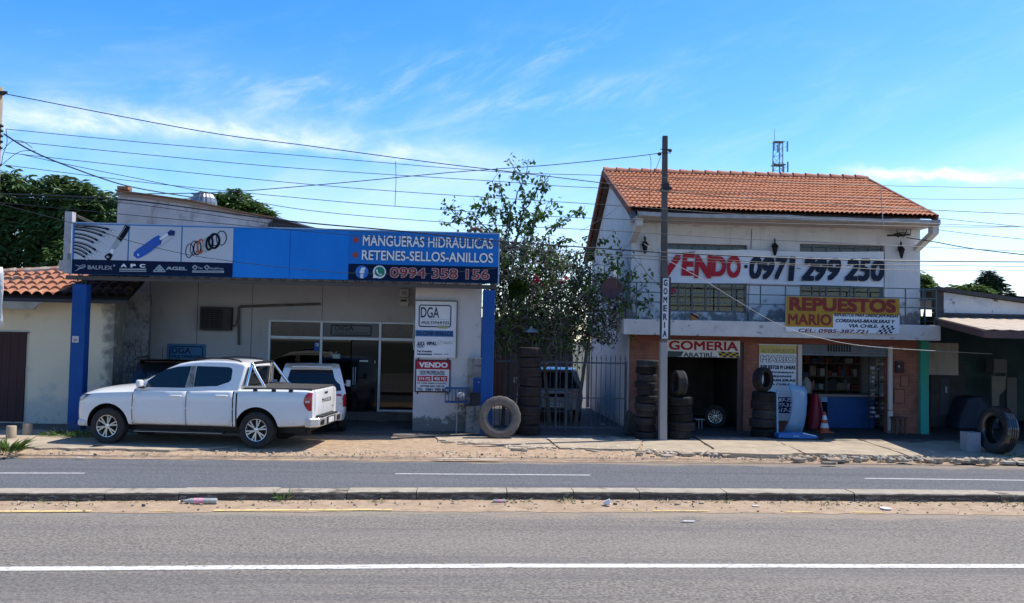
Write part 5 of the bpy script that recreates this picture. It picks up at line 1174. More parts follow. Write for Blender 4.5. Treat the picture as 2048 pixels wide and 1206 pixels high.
def catm(pts, n):
    out = []; k = len(pts)
    for i in range(k-1):
        p0, p1, p2, p3 = pts[max(i-1,0)], pts[i], pts[i+1], pts[min(i+2,k-1)]
        for j in range(n):
            t = j/n
            x = p1[0]+(p2[0]-p1[0])*t
            row = [x]
            for c in range(1, len(p1)):
                d1 = (p2[c]-p0[c])/(p2[0]-p0[0]+1e-9); d2 = (p3[c]-p1[c])/(p3[0]-p1[0]+1e-9); h = p2[0]-p1[0]
                row.append((2*t**3-3*t*t+1)*p1[c]+(t**3-2*t*t+t)*h*d1+(-2*t**3+3*t*t)*p2[c]+(t**3-t*t)*h*d2)
            out.append(tuple(row))
    out.append(tuple(pts[-1])); return out

class Body:
    # stations: x, half width, bottom, shoulder, top
    def __init__(s, st, n=5): s.st = catm(st, n)
    def par(s, x):
        st = s.st
        if x <= st[0][0]: return st[0]
        for a, b in zip(st[:-1], st[1:]):
            if a[0] <= x <= b[0]:
                t = (x-a[0])/(b[0]-a[0]); return tuple(p+(q-p)*t for p, q in zip(a, b))
        return st[-1]
    def half(s, x):
        _, w, zb, zs, zt = s.par(x); h = zs-zb
        return [(0, zb), (w-.14, zb), (w-.045, zb+.03), (w-.018, zb+.10*h+.02), (w-.004, zb+.3*h), (w+.006, zb+.5*h), (w+.002, zb+.68*h), (w-.002, zb+.80*h), (w-.012, zb+.88*h), (w-.030, zs-.045*h), (w-.065, zs-.012*h), (w-.12, zs+.004), (w*.72, zs+.45*(zt-zs)), (w*.4, zs+.85*(zt-zs)), (0, zt)]
    def y(s, x, z):
        H = s.half(x)
        for a, b in zip(H[1:11], H[2:12]):
            if a[1] <= z <= b[1]: return a[0]+(b[0]-a[0])*(z-a[1])/(b[1]-a[1]+1e-9)
        return H[11][0]
    def mesh(s):
        mb = MB(); rows = []
        for p in s.st:
            H = s.half(p[0]); rows.append([(p[0], -y, z) for y, z in H]+[(p[0], y, z) for y, z in H[-2:0:-1]])
        n = len(rows[0]); b = len(mb.v)
        mb.grid([r+[r[0]] for r in rows], 0, True)
        # weld the closing column, cap both ends
        return mb
def weld(o, d=.0004):
    bm = bmesh.new(); bm.from_mesh(o.data); bmesh.ops.remove_doubles(bm, verts=bm.verts[:], dist=d)
    ed = [e for e in bm.edges if e.is_boundary]
    if ed: bmesh.ops.holes_fill(bm, edges=ed, sides=0)
    bmesh.ops.recalc_face_normals(bm, faces=bm.faces[:]); bm.to_mesh(o.data); bm.free(); o.data.set_sharp_from_angle(angle=rad(32))
def cut_arches(o, centres, r, zc, black):
    for cx in centres:
        mb = MB(); mb.prism([(cx+r*math.cos(2*PI*i/40), zc+r*math.sin(2*PI*i/40)) for i in range(40)], -1.4, 1.4, 0)
        c = build('cutter', mb, black, o.parent)
        m = o.modifiers.new('arch', 'BOOLEAN'); m.operation = 'DIFFERENCE'; m.object = c; m.solver = 'EXACT'; m.material_mode = 'TRANSFER'
        bpy.context.view_layer.update()
        me = bpy.data.meshes.new_from_object(o.evaluated_get(bpy.context.evaluated_depsgraph_get()))
        o.modifiers.clear(); old = o.data; o.data = me; me.name = old.name
        bpy.data.meshes.remove(old); cm = c.data; bpy.data.objects.remove(c); bpy.data.meshes.remove(cm)
    o.data.set_sharp_from_angle(angle=rad(32))
def cabin(mb, prof, W):            # prof: closed xz outline, W(z) half width
    n = len(prof)
    V = [(x, -W(z), z) for x, z in prof]+[(x, W(z), z) for x, z in prof]+[(x, 0, z+.02*max(0, min(1, (z-1.4)*4))) for x, z in prof]
    b = len(mb.v); mb.v += V
    mb.f.append([b+i for i in range(n)]); mb.f.append([b+n+i for i in range(n-1, -1, -1)]); mb.m += [0, 0]; mb.s += [True, True]
    for i in range(n):
        j = (i+1) % n
        for f in ((i, j, 2*n+j, 2*n+i), (2*n+i, 2*n+j, n+j, n+i)): mb.f.append([b+q for q in f]); mb.m.append(0); mb.s.append(True)
def side_poly(mb, poly, W, side, out=.004, th=.01, m=0):
    P = [(x, side*(W(z)+out), z) for x, z in poly]+[(x, side*(W(z)+out-th), z) for x, z in poly]; n = len(poly)
    mb.add(P, [list(range(n)), list(range(2*n-1, n-1, -1))]+[(i, (i+1) % n, n+(i+1) % n, n+i) for i in range(n)], m)
def side_patch(mb, bd, x0f, x1f, zs, side, out=.006, nx=8, m=0):     # patch hugging the body side: x limits as functions of z
    rows = []
    for z in zs:
        a, b = x0f(z), x1f(z); rows.append([(a+(b-a)*i/nx, side*(bd.y(a+(b-a)*i/nx, z)+out), z) for i in range(nx+1)])
    mb.grid(rows, m, True)
def wheel(parent, x, y, r, wd, side, spokes=6, rim=None):
    T = Matrix.Translation((x, y, r)) @ Matrix.Rotation(rad(-90*side), 4, 'X')     # local z points outwards
    h = wd/2
    q = MB(); prof = [(r*.62, -h*.8), (r*.70, -h*.95), (r*.85, -h), (r*.96, -h*.9), (r*.995, -h*.7)]
    for i in range(-3, 4):
        z = i*h*.19; prof += [(r, z-h*.07), (r, z+h*.05), (r-.008, z+h*.065), (r-.008, z+h*.11)]
    prof += [(r*.995, h*.75), (r*.96, h*.92), (r*.86, h*1.0), (r*.72, h*.96), (r*.63, h*.85), (r*.61, h*.7), (r*.60, -h*.7)]
    q.lathe(prof, T, 40, closed=True); o = build('wheel', q, rubber, parent)
    R_ = r*.62; q = MB()
    q.lathe([(R_, h*.88), (R_*.985, h*.95), (R_*.94, h*.93), (R_*.90, h*.70), (R_*.88, h*.1)], T, 40, 0)
    for i in range(spokes):
        a = 2*PI*i/spokes+.3
        for d in (-.17, .17):
            p0 = T @ Vector((R_*.20*math.cos(a), R_*.20*math.sin(a), h*.80)); p1 = T @ Vector((R_*.93*math.cos(a+d), R_*.93*math.sin(a+d), h*.84))
            q.bar(p0, p1, R_*.13, .018, 0, up=T.to_3x3() @ Vector((0,0,1)))
    q.lathe([(0, h*.86), (R_*.12, h*.85), (R_*.22, h*.80), (R_*.25, h*.6)], T, 20, 0)
    build('rim', q, rim or rim_silver, o)
    q = MB(); q.lathe([(0, h*.30), (R_*.55, h*.30), (R_*.56, h*.1), (R_*.97, h*.08)], T, 24); build('brake_disc', q, trim_black, o)
    return o

# ---- white double cab pickup
TR = thing('pickup_truck', 'white double cab pickup parked side on before the blue signed shop', 'pickup truck', (-7.41+.1075, 18.28+.892, -.022), rad(-6.88), local=True)
TR.scale = (.975, 1, 1); TR.location.x -= .04
TB = Body([(-.80,.60,.46,.74,.80),(-.775,.70,.41,.90,.95),(-.70,.80,.37,.99,1.05),(-.55,.875,.34,1.05,1.12),(-.3,.92,.335,1.09,1.175),(0,.935,.36,1.11,1.21),(.4,.94,.40,1.13,1.25),(.72,.94,.41,1.155,1.27),(1.0,.94,.41,1.165,1.20),(1.6,.94,.41,1.175,1.19),(2.3,.94,.41,1.19,1.20),(2.75,.94,.41,1.20,1.21),(3.3,.945,.42,1.215,1.22),(3.9,.942,.44,1.22,1.222),(4.25,.93,.47,1.22,1.22),(4.38,.915,.50,1.215,1.215),(4.45,.88,.53,1.20,1.20)], 4)
bo = build('body', TB.mesh(), [car_white, trim_black], TR); weld(bo); cut_arches(bo, (-.01, 3.26), .47, .385, trim_black)
q = MB(); q.box(-.55, 4.2, -.56, .56, .30, .80); q.box(-.6, 4.3, -.50, -.42, .28, .40); build('chassis', q, trim_black, TR)
W_t = lambda z: .905-.30*(z-1.15) if z > 1.15 else .905
q = MB(); cabin(q, [(.56,1.14),(.60,1.25),(.95,1.455),(1.25,1.62),(1.46,1.705),(1.72,1.757),(2.05,1.785),(2.4,1.787),(2.7,1.772),(2.88,1.735),(2.945,1.68),(2.90,1.40),(2.84,1.14)], W_t)
cab = build('cab', q, car_white, TR, bevel=.045, bseg=3); 
pan_out = .012
for side in (-1, 1):
    q = MB(); side_poly(q, [(.80,1.205),(.83,1.34),(1.0,1.475),(1.18,1.575),(1.42,1.638),(1.735,1.662),(1.665,1.21)], W_t, side, .003); o = build('front_window', q, tint, cab)
    q = MB(); side_poly(q, [(1.855,1.665),(2.56,1.655),(2.63,1.63),(2.65,1.58),(2.65,1.40),(2.60,1.345),(2.36,1.262),(1.85,1.235)], W_t, side, .003); o = build('rear_window', q, tint, cab)
    q = MB(); side_poly(q, [(1.675,1.215),(1.745,1.665),(1.845,1.668),(1.84,1.225)], W_t, side, .005); build('pillar_trim', q, M('pillar_grey', (.55,.56,.57)), cab)
    # doors
    zs = [.44,.47,.52,.6,.72,.84,.95,1.02,1.08,1.13,1.165]
    for nm, a, b, hx in (('front_door', .555, 1.715, 1.50), ('rear_door', 1.73, 2.73, 2.50)):
        q = MB(); f1 = (lambda z: b) if nm == 'front_door' else (lambda z: b-.0-.10*max(0, (.62-z))/.2*.6)
        side_patch(q, TB, lambda z: a, f1, zs, side, .007, 10)
        d = build(nm, q, car_white, TR, recalc=True); s = d.modifiers.new('thick', 'SOLIDIFY'); s.thickness = .008; s.offset = -1
        q = MB(); zz = 1.035 if nm == 'front_door' else 1.06; yy = side*(TB.y(hx, zz)+.03)
        q.tube([(hx-.13, side*(TB.y(hx,zz)+.008), zz), (hx-.11, yy, zz+.002), (hx+.11, yy, zz+.006), (hx+.13, side*(TB.y(hx,zz)+.008), zz+.006)], .017, 8); build('door_handle', q, chrome if False else car_white, d)
    for x_ in (.547, 1.7225, 2.745): q = MB(); side_patch(q, TB, lambda z: x_-.012, lambda z: x_+.012, zs, side, .002, 1); build('door_gap', q, M('gap_black', (.02,.02,.022)), TR, recalc=False)
    q = MB(); side_patch(q, TB, lambda z: 2.805, lambda z: 2.838, [.43,.5,.6,.72,.84,.95,1.05,1.12,1.18], side, .003, 1); build('bed_gap', q, MATS['gap_black'], TR)
    q = MB(); side_patch(q, TB, lambda z: 2.95, lambda z: 3.14, [.885,.93,.97,1.02], side, .004, 4); 
    if side < 0: build('fuel_flap', q, car_white, TR)
    # mirror
    q = MB(); q.box(.69, .80, min(side*.95, side*1.12), max(side*.95, side*1.12), 1.215, 1.365); mi = build('mirror', q, car_white, TR, bevel=.04, bseg=3)
    q = MB(); q.bar((.74, side*.86, 1.19), (.74, side*1.0, 1.215), .09, .04); build('mirror_arm', q, trim_black, mi)
    # head lamp / tail lamp
    q = MB(); side_patch(q, TB, lambda z: -.755+.10*(z-.88)/.17, lambda z: -.66+.25*max(0,(z-.88))/.15, [.885,.915,.945,.975,1.005,1.035], side, .012, 8); hl = build('headlight', q, lamp_dark, TR)
    q = MB(); side_patch(q, TB, lambda z: -.72+.06*(z-.92)/.1, lambda z: -.60+.10*(z-.92)/.1, [.925,.95,.975,1.0], side, .018, 5); build('lamp_lens', q, lamp_clear, hl)
    tl = lambda z: 4.275+.10*abs((z-1.0)/.19)**2.2
    tz = [.80,.82,.85,.9,.95,1.0,1.05,1.1,1.14,1.17]
    q = MB(); side_patch(q, TB, tl, lambda z: 4.44, tz, side, .010, 6)
    rows = [[(4.44+.004*min(1,i), side*(TB.y(4.44, z)+.010-.045*i), z) for i in range(4)] for z in tz]; q.grid(rows); t_ = build('tail_light', q, lamp_red, TR)
    q = MB(); side_patch(q, TB, lambda z: 4.31, lambda z: 4.40, [.965,.985,1.005], side, .015, 3); build('lamp_strip', q, lamp_clear, t_)
    q = MB(); q.box(.62, 2.58, min(side*.84, side*1.0), max(side*.84, side*1.0), .285, .335); st_ = build('side_step', q, trim_black, TR, bevel=.012)
    q = MB(); q.box(.64, 2.56, min(side*1.001, side*1.006), max(side*1.001, side*1.006), .295, .305); build('step_edge', q, M('step_silver', (.35,.35,.36), None, rough=.3, metal=.6), st_)
    q = MB(); q.tube([(1.72, side*.665, 1.765), (1.80, side*.665, 1.80), (2.1, side*.66, 1.832), (2.5, side*.66, 1.828), (2.74, side*.665, 1.795), (2.80, side*.665, 1.755)], .017, 8); build('roof_rail', q, trim_black, TR)
    for x_ in (3.22, 3.62, 3.99):
        q = MB(); q.box(x_-.045, x_+.045, min(side*.90, side*.945), max(side*.90, side*.945), 1.175, 1.235); build('cover_clip', q, trim_black, TR, bevel=.01)
    q = MB(); xa = 3.02; 
    for x0_, z0_ in ((3.36, 1.26), (2.96, 1.26)): q.tube([(x0_, side*.76, z0_), (xa+(x0_-xa)*.35, side*.69, 1.56), (xa, side*.62, 1.735)], .032, 10)
    q.bar((2.93, side*.77, 1.262), (3.42, side*.77, 1.262), .10, .035); build('roll_bar_leg', q, chrome, TR)
    for wx in (-.01, 3.26): wheel(TR, wx, side*.80, .378, .245, side)
    q = MB(); rows = []
    for cx in (-.01, 3.26):
        pass
q = MB(); q.tube([(3.02, -.62, 1.735), (3.02, -.3, 1.745), (3.02, .3, 1.745), (3.02, .62, 1.735)], .032, 10); build('roll_bar_hoop', q, chrome, TR)
q = MB(); q.add([(.665,-.78,1.300),(.665,.78,1.300),(1.405,.70,1.695),(1.405,-.70,1.695)], [(0,1,2,3)]); q.v = [(x-.014, y, z+.026) for x, y, z in q.v]; build('windscreen', q, tint, cab)
q = MB(); q.add([(2.885,-.72,1.24),(2.885,.72,1.24),(2.955,.62,1.65),(2.955,-.62,1.65)], [(0,1,2,3)]); q.v = [(x+.012, y, z) for x, y, z in q.v]; build('rear_glass', q, tint, cab)
q = MB(); q.box(2.95, 4.40, -.80, .80, 1.228, 1.252); q.box(2.92, 4.42, -.84, -.80, 1.215, 1.24); q.box(2.92, 4.42, .80, .84, 1.215, 1.24); build('bed_cover', q, M('cover_vinyl', (.045,.042,.04), (.075,.07,.065), scale=5, rough=.75), TR, bevel=.008)
# tailgate
q = MB(); rows = []
for z in (.66,.70,.80,.90,.98,1.05,1.10,1.18,1.215): rows.append([(4.457+.012*math.sin(PI*min(1,max(0,(z-.66)/.56)))-.02*(abs(y)/.74)**4, y, z) for y in [-.74+.148*i for i in range(11)]])
q.grid(rows); tg = build('tailgate', q, car_white, TR); s = tg.modifiers.new('thick', 'SOLIDIFY'); s.thickness = .02; s.offset = 0
tm = text_mesh('MAXUS', -.30, .38, .93, 1.02, 0, bold=.015); tm.v = [(4.482, p[0], p[2]) for p in tm.v]; build('tailgate_lettering', tm, M('letter_grey', (.09,.09,.10), None, rough=.3, metal=.5), tg, recalc=False)
tm = text_mesh('T60', .45, .58, .79, .825, 0, bold=.015); tm.v = [(4.480, p[0], p[2]) for p in tm.v]; build('tailgate_lettering', tm, MATS['letter_grey'], tg, recalc=False)
q = MB(); q.box(4.474, 4.488, -.10, .10, 1.11, 1.15); build('tailgate_handle', q, trim_black, tg, bevel=.006)
q = MB(); q.prism([(4.30,-.93),(4.42,-.935),(4.58,-.80),(4.60,-.30),(4.60,.30),(4.58,.80),(4.42,.935),(4.30,.93)], .46, .645, ax='z'); bp_ = build('rear_bumper', q, M('bumper_chrome', (.72,.72,.72), (.62,.60,.57), scale=3, rough=.18, metal=.55), TR, bevel=.03, bseg=3)
q = MB(); q.prism([(4.44,-.66),(4.585,-.60),(4.585,.60),(4.44,.66)], .646, .668, ax='z'); q.box(4.601, 4.606, -.72, -.50, .50, .60); q.box(4.601, 4.606, .50, .72, .50, .60); q.box(4.601, 4.604, -.32, .32, .485, .63); build('bumper_step', q, trim_black, bp_)
q = MB(); q.box(4.606, 4.612, -.2, .2, .50, .61); build('plate', q, M('plate_pale', (.55,.55,.56)), bp_)
q = MB(); q.prism([(-.775,-.62),(-.84,-.3),(-.845,.3),(-.775,.62),(-.70,.62),(-.70,-.62)], .55, .84, ax='z'); build('grille', q, trim_black, TR, bevel=.02)
q = MB(); q.prism([(-.70,-.86),(-.83,-.55),(-.86,0),(-.83,.55),(-.70,.86),(-.5,.9),(-.5,-.9)], .36, .50, ax='z'); build('front_bumper', q, car_white, TR, bevel=.05, bseg=3)

# ---- closed cars seen from behind
def hatch_car(name, label, loc, rz, L, W, H, paint, belt=.98, rear_lamp=lamp_red, plate=None, rails=False, spare=()):
    h = W/2
    t = thing(name, label, 'car', loc, rz, local=True)
    bd = Body([(0,.62*h,.42,.62,.66),(.12,.80*h,.32,.74,.80),(.4,.93*h,.28,.84,.92),(.9,.98*h,.26,.92,1.0),(1.3,h,.25,belt-.03,belt+.03),(2.2,h,.25,belt,belt+.01),(L-.9,h,.26,belt+.01,belt+.02),(L-.3,.97*h,.30,belt,belt+.01),(L-.08,.91*h,.36,belt-.04,belt-.03),(L,.85*h,.42,belt-.10,belt-.09)], 4)
    o = build('body', bd.mesh(), [paint, trim_black], t); weld(o); cut_arches(o, (.85, L-.85), .37, .33, trim_black)
    Wf = lambda z: h-.035-.26*(max(belt, z)-belt)
    q = MB(); cabin(q, [(1.15,belt-.05),(1.25,belt+.03),(1.75,H-.14),(2.05,H-.045),(2.6,H-.005),(3.2,H-.01),(L-.55,H-.045),(L-.38,H-.10),(L-.20,belt+.25),(L-.10,belt-.05)], Wf)
    cb = build('cabin', q, paint, t, bevel=.05, bseg=3)
    for side in (-1, 1):
        q = MB(); side_poly(q, [(1.45,belt+.05),(1.85,H-.15),(2.25,H-.11),(2.42,H-.11),(2.42,belt+.05)], Wf, side, .003); build('side_window', q, tint, cb)
        q = MB(); side_poly(q, [(2.52,belt+.05),(2.52,H-.11),(3.1,H-.115),(L-.62,H-.15),(L-.45,belt+.1),(L-.55,belt+.05)], Wf, side, .003); build('side_window', q, tint, cb)
        q = MB(); ya = side*(h+.02); yb = side*(h+.14); q.box(1.52, 1.66, min(ya,yb), max(ya,yb), belt+.02, belt+.19); q.bar((1.6, side*(h-.05), belt+.06), (1.6, side*(h+.06), belt+.08), .07, .04); build('mirror', q, paint, t, bevel=.03)
        zz = [belt-.34+.30*i/6 for i in range(7)]
        q = MB(); side_patch(q, bd, lambda z: L-.30+.12*abs((z-belt+.18)/.2)**2, lambda z: L-.02, zz, side, .012, 6)
        q.grid([[(L-.02+.012*min(1,i), side*(bd.y(L-.02, z)+.012-.055*i), z) for i in range(4)] for z in zz]); lm = build('tail_light', q, rear_lamp, t)
        q = MB(); q.grid([[(L+.002, side*(bd.y(L-.02, z)+.0-.04*i), z) for i in range(3)] for z in zz[1:3]]); build('lamp_lens', q, lamp_clear, lm)
        if rails: q = MB(); q.tube([(1.9, side*(Wf(H)-.05), H-.03), (2.1, side*(Wf(H)-.05), H+.035), (3.3, side*(Wf(H)-.05), H+.03), (3.5, side*(Wf(H)-.05), H-.03)], .016, 6); build('roof_rail', q, trim_black, t)
        for wx in (.85, L-.85): wheel(t, wx, side*(h-.10), .315, .20, side, 5)
    xr = lambda z: L-.10-.10*(z-belt)/.25 if z < belt+.25 else L-.20-.18*(z-belt-.25)/(H-.10-belt-.25)
    q = MB(); zs_ = [belt+.03, belt+.12, belt+.25, H-.22, H-.13]; n = 8
    q.grid([[(xr(z)+.015-.02*(abs(2*i/n-1))**3, (Wf(z)-.10)*(2*i/n-1), z) for i in range(n+1)] for z in zs_]); rw = build('rear_window', q, tint, cb)
    q = MB(); q.bar((xr(belt+.06)+.03, -.05, belt+.05), (xr(belt+.15)+.03, .38, belt+.15), .015, .02); build('wiper', q, black, rw)
    q = MB(); q.prism([(L-.55,-Wf(H)+.12),(L-.24,-Wf(H)+.16),(L-.24,Wf(H)-.16),(L-.55,Wf(H)-.12)], H-.075, H-.045, ax='z'); build('roof_spoiler', q, paint, cb, bevel=.01)
    q = MB(); q.prism([(L-.20,-.93*h),(L+.02,-.86*h),(L+.07,-.5*h),(L+.07,.5*h),(L+.02,.86*h),(L-.20,.93*h)], .34, .58, ax='z'); bp2 = build('rear_bumper', q, paint, t, bevel=.03, bseg=3)
    q = MB(); q.box(L+.0, L+.078, -.42*h, .42*h, .33, .42); build('bumper_insert', q, trim_black, bp2)
    q = MB(); q.box(L-.14, L-.0, -.35*h, .35*h, belt-.26, belt-.10); build('tailgate_recess', q, paint, t, bevel=.02)
    q = MB(); pz = plate if plate else .66; q.box(L+.072 if pz < .58 else L-.02, (L+.078) if pz < .58 else L+.008, -.2, .2, pz-.055, pz+.055); pl_ = build('plate', q, MATS['plate_pale'], t)
    tm = text_mesh('AAB 106', -.17, .17, pz-.03, pz+.03, 0, bold=.02); xx = L+.0805 if pz < .58 else L+.0105; tm.v = [(xx, p[0], p[2]) for p in tm.v]; build('plate_lettering', tm, M('plate_ink', (.04,.045,.09)), pl_, recalc=False)
    return t
hatch_car('parked_car', 'white hatchback parked nose in behind the pickup tailgate', (-4.20, 23.60, -.0), rad(-80), 3.55, 1.66, 1.64, car_white, belt=1.0)
hatch_car('parked_car', 'dark car with roof rails parked nose in behind the pickup bonnet', (-7.45, 23.5, -.0), rad(-82), 3.2, 1.80, 1.69, M('car_dark', (.018,.012,.014), (.024,.016,.018), scale=2, rough=.2, coat=.6), belt=1.02, rails=True)
g_ = hatch_car('parked_car', 'grey car parked behind the barred gate', (2.52, 28.35, -.02), rad(-90), 4.2, 1.74, 1.53, M('car_grey', (.17,.18,.20), (.20,.21,.23), scale=1.5, rough=.22, coat=.5), belt=.93, plate=.50)
q = MB(); q.bar((1.75, 25.6, 1.60), (2.45, 25.6, 1.61), .10, .07); one('roof_plank', q, M('plank_pale', (.62,.56,.38)), 'pale plank lying across the roof of the grey car', 'plank', (2.1, 25.6, 1.56))
# antenna and hidden rest of the dark car
q = MB(); p = at(325, 712, 21.6); q.cyl((p.x, 21.6, 1.66), (p.x, 21.6, 1.95), .008, .004, n=6); one('car_antenna', q, black, 'thin antenna rising from the roof of the dark car', 'antenna', (p.x, 21.6, 1.66))

# ================================================================== TYRES
def tyre_mesh(name, R_, w, rin, mat, tread='block', n=56, worn=0.0):
    q = MB(); h = w/2; d = .012*(R_/.33)
    prof = [(rin, -h*.62), (rin+.012, -h*.80), (rin+(R_-rin)*.3, -h*.98), (rin+(R_-rin)*.6, -h*1.0), (R_*.955, -h*.90), (R_*.99, -h*.74)]
    for z in (-.5, -.17, .17, .5):
        prof += [(R_, h*(z-.13)), (R_, h*(z+.09)), (R_-d, h*(z+.11)), (R_-d, h*(z+.19))]
    prof = prof[:-2]
    prof += [(R_*.99, h*.74), (R_*.955, h*.90), (rin+(R_-rin)*.6, h*1.0), (rin+(R_-rin)*.3, h*.98), (rin+.012, h*.80), (rin, h*.62), (rin+.03, h*.58), (R_*.93, h*.6), (R_*.95, 0), (R_*.93, -h*.6), (rin+.03, -h*.58)]
    def fn(i, j, r):
        if r > R_*.985 and i > 3 and j % 4 == 0: return r-d*.7
        if .93*R_ < r <= .985*R_ and j % 4 == 0 and i < 30: return r-d*.5
        return r
    q.lathe(prof, None, n, closed=True, fn=fn)
    o = build(name, q, mat, None); o.data.set_sharp_from_angle(angle=rad(30)); return o
rub_dusty = M('rubber_dusty', (.014,.013,.014), (.030,.027,.026), scale=5, rough=.85, bump=.4, bscale=40, stains_and_shade=[dict(c=(.06,.05,.043), scale=3, lo=.55, hi=.70, amt=.6)], objrand=.55)
rub_pale = M('rubber_pale', (.17,.145,.12), (.10,.085,.075), scale=4, rough=.9, bump=.4, bscale=40, stains_and_shade=[dict(c=(.07,.06,.055), scale=5, lo=.56, hi=.68, amt=.6)])
rub_brown = M('rubber_brown', (.026,.018,.018), (.042,.030,.028), scale=5, rough=.9, bump=.3)
def put(src, first, loc, rot, s, label, group=None):
    o = src if first else src.copy()
    if not first: COL.objects.link(o)
    if first: o.data.transform(Matrix.Identity(4))
    o.location = loc; o.rotation_euler = rot; o.scale = s
    return tag(o, label, 'tyre', group)
base_t = tyre_mesh('tyre', .30, .19, .185, rub_dusty); used_first = [True]
def stack(px, ybase, Y, n, W_px, total_px, lab, group, mat=None, jitter=.035):
    x = at(px, ybase, Y).x; wid = W_px*Y/FPX; hgt = total_px*Y/FPX
    dz = hgt/n
    for i in range(n):
        s = wid/.60*(1+random.uniform(-.09,.04)); 
        jx, jy = random.uniform(-jitter, jitter), random.uniform(-jitter, jitter)
        f = used_first[0]; used_first[0] = False
        pos = 'bottom' if i == 0 else ('top' if i == n-1 else '%s from the bottom' % ('', 'second', 'third', 'fourth', 'fifth', 'sixth', 'seventh', 'eighth', 'ninth', 'tenth', 'eleventh')[i])
        o = put(base_t, f, (x+jx, Y+jy, .0+dz*(i+.5)), (rad(random.uniform(-3.2,3.2)), rad(random.uniform(-3.2,3.2)), random.random()*6), (s, s, dz*1.0/.19), '%s tyre of %s' % (pos, lab), group)
        if mat: o.data = mat
random.seed(5)
stack(1291, 880, 20.45, 11, 45, 157, 'the tall tyre stack left of the utility pole', 'tall stack of car tyres left of the pole')
stack(1360, 880, 20.55, 5, 53, 84, 'the short tyre stack right of the utility pole', 'short stack of tyres right of the pole')
stack(1527, 873, 21.2, 5, 56, 90, 'the stack beside the tall white door sign', 'stack of tyres beside the door sign')
bt = tyre_mesh('tyre', .30, .19, .17, rub_brown); bt_me = bt.data; bpy.data.objects.remove(bt)
stack(1056, 868, 21.0, 9, 49, 172, 'the brown tall stack behind the leaning pale tyre', 'tall brown stack of tyres by the gate', bt_me)
# tyre standing on the short stack (tread towards the road)
o = put(base_t, False, (at(1358, 768, 20.5).x, 20.5, at(1358, 768, 20.5).z), (0, rad(90), rad(8)), (1.06, 1.06, 1.25), 'tyre standing upright on the short stack right of the pole'); 
st_top = 84*20.55/FPX; o.location.z = st_top+.30*1.06
o = put(base_t, False, (at(1525, 760, 21.15).x, 21.12, 90*21.2/FPX+.315), (rad(62), rad(-14), rad(-32)), (1.0, 1.0, 1.35), 'black tyre propped at a slant on the stack by the door sign'); o.rotation_euler = (rad(90), 0, rad(36))
big = tyre_mesh('tyre', .50, .27, .285, rub_pale, n=72); big.location = (at(999, 838, 20.05).x, 20.12, .478); big.rotation_euler = (rad(90-10), 0, rad(4)); tag(big, 'large pale dusty truck tyre leaning in front of the right blue post', 'tyre')
big2 = tyre_mesh('tyre', .535, .30, .30, M('rubber_shiny', (.016,.016,.018), (.03,.03,.032), scale=6, rough=.25, bump=.1, bscale=40, spec=.6, coat=.3), n=72); big2.location = (at(1998, 862, 18.45).x, 18.5, .52); big2.rotation_euler = (rad(90-4), 0, rad(-86)); tag(big2, 'large glossy black truck tyre standing at the right edge', 'tyre')
q = MB(); p = big2.location; q.box(p.x-.1, p.x+.08, p.y-.1, p.y+.02, .0, .10); one('wedge_stone', q, M('wedge_pale', (.55,.47,.36)), 'pale stone wedging the big black tyre', 'stone', (p.x, p.y-.05, 0), bevel=.02)
# chromed car wheel inside the tyre bay
t = thing('tyre', 'complete car wheel with tyre and bright alloy rim standing in the dark tyre bay', 'tyre', (6.9, 23.2, 0), rad(-25), local=True)
wheel(t, 0, 0, .31, .2, -1, 8)
# dark things at the foot of the tall stack
q = MB(); a = gnd(1252, 868); q.prism([(a.x-.1,0),(a.x+.22,0),(a.x+.18,.5),(a.x+.02,.62),(a.x-.06,.3)], 21.0, 21.3); one('old_machine', q, M('oldm', (.03,.028,.03), (.05,.045,.045), scale=6, rough=.7), 'dark greasy machine between the fence and the tall tyre stack', 'machine', (a.x, 21.1, 0), bevel=.04)
# ================================================================== GATE AND YARD BEHIND IT
YF = 21.75
gate_m = M('gate_metal', (.055,.06,.075), (.08,.085,.10), scale=6, rough=.6)
t = thing('barred_gate', 'spiked metal bar gate across the yard between the two shops', 'gate', (2.9, YF, 0))
xa, xm, xb = .75, at(1132, 800, YF).x, at(1249, 800, YF).x
zt_r = at(1200, 726, YF).z
for nm, a, b, n, zt in (('gate_leaf', xa, xm-.03, 15, zt_r), ('fence_panel', xm+.03, xb, 13, zt_r)):
    q = MB(); q.bar((a, YF, zt), (b, YF, zt), .03, .04); q.bar((a, YF, .10), (b, YF, .10), .03, .04); q.bar((a, YF, .85), (b, YF, .85), .012, .03)
    fr_ = build(nm, q, gate_m, t)
    for i in range(n):
        x = a+(b-a)*i/(n-1); q = MB(); q.cyl((x, YF, .03), (x, YF, zt+.10), .010 if nm == 'fence_panel' else .008, n=6); q.cyl((x, YF, zt+.10), (x, YF, zt+.22), .018, .002, n=6); build('bar', q, gate_m, fr_)
q = MB()
for x in (xm, xb+.03, at(1112, 800, YF).x): q.box(x-.022, x+.022, YF-.022, YF+.022, -.02, zt_r+.06)
build('post', q, gate_m, t)
# back of the yard: low house with a tiled roof
t = thing('yard_house', 'low tiled house at the back of the yard behind the vines', 'house', (2.5, 32, 0))
q = MB(); q.box(-1, 4.0, 32, 32.3, -.05, 2.6); build('wall', q, M('yard_wall', (.06,.055,.055), (.045,.042,.042), scale=1.5), t)
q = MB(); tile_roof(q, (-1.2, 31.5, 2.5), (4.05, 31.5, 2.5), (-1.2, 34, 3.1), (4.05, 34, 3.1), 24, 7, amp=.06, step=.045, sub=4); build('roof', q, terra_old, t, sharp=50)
q = MB(); q.box(.6, 1.6, 31.96, 31.998, 0, 2.1); build('door', q, MATS['door_brown'], t)
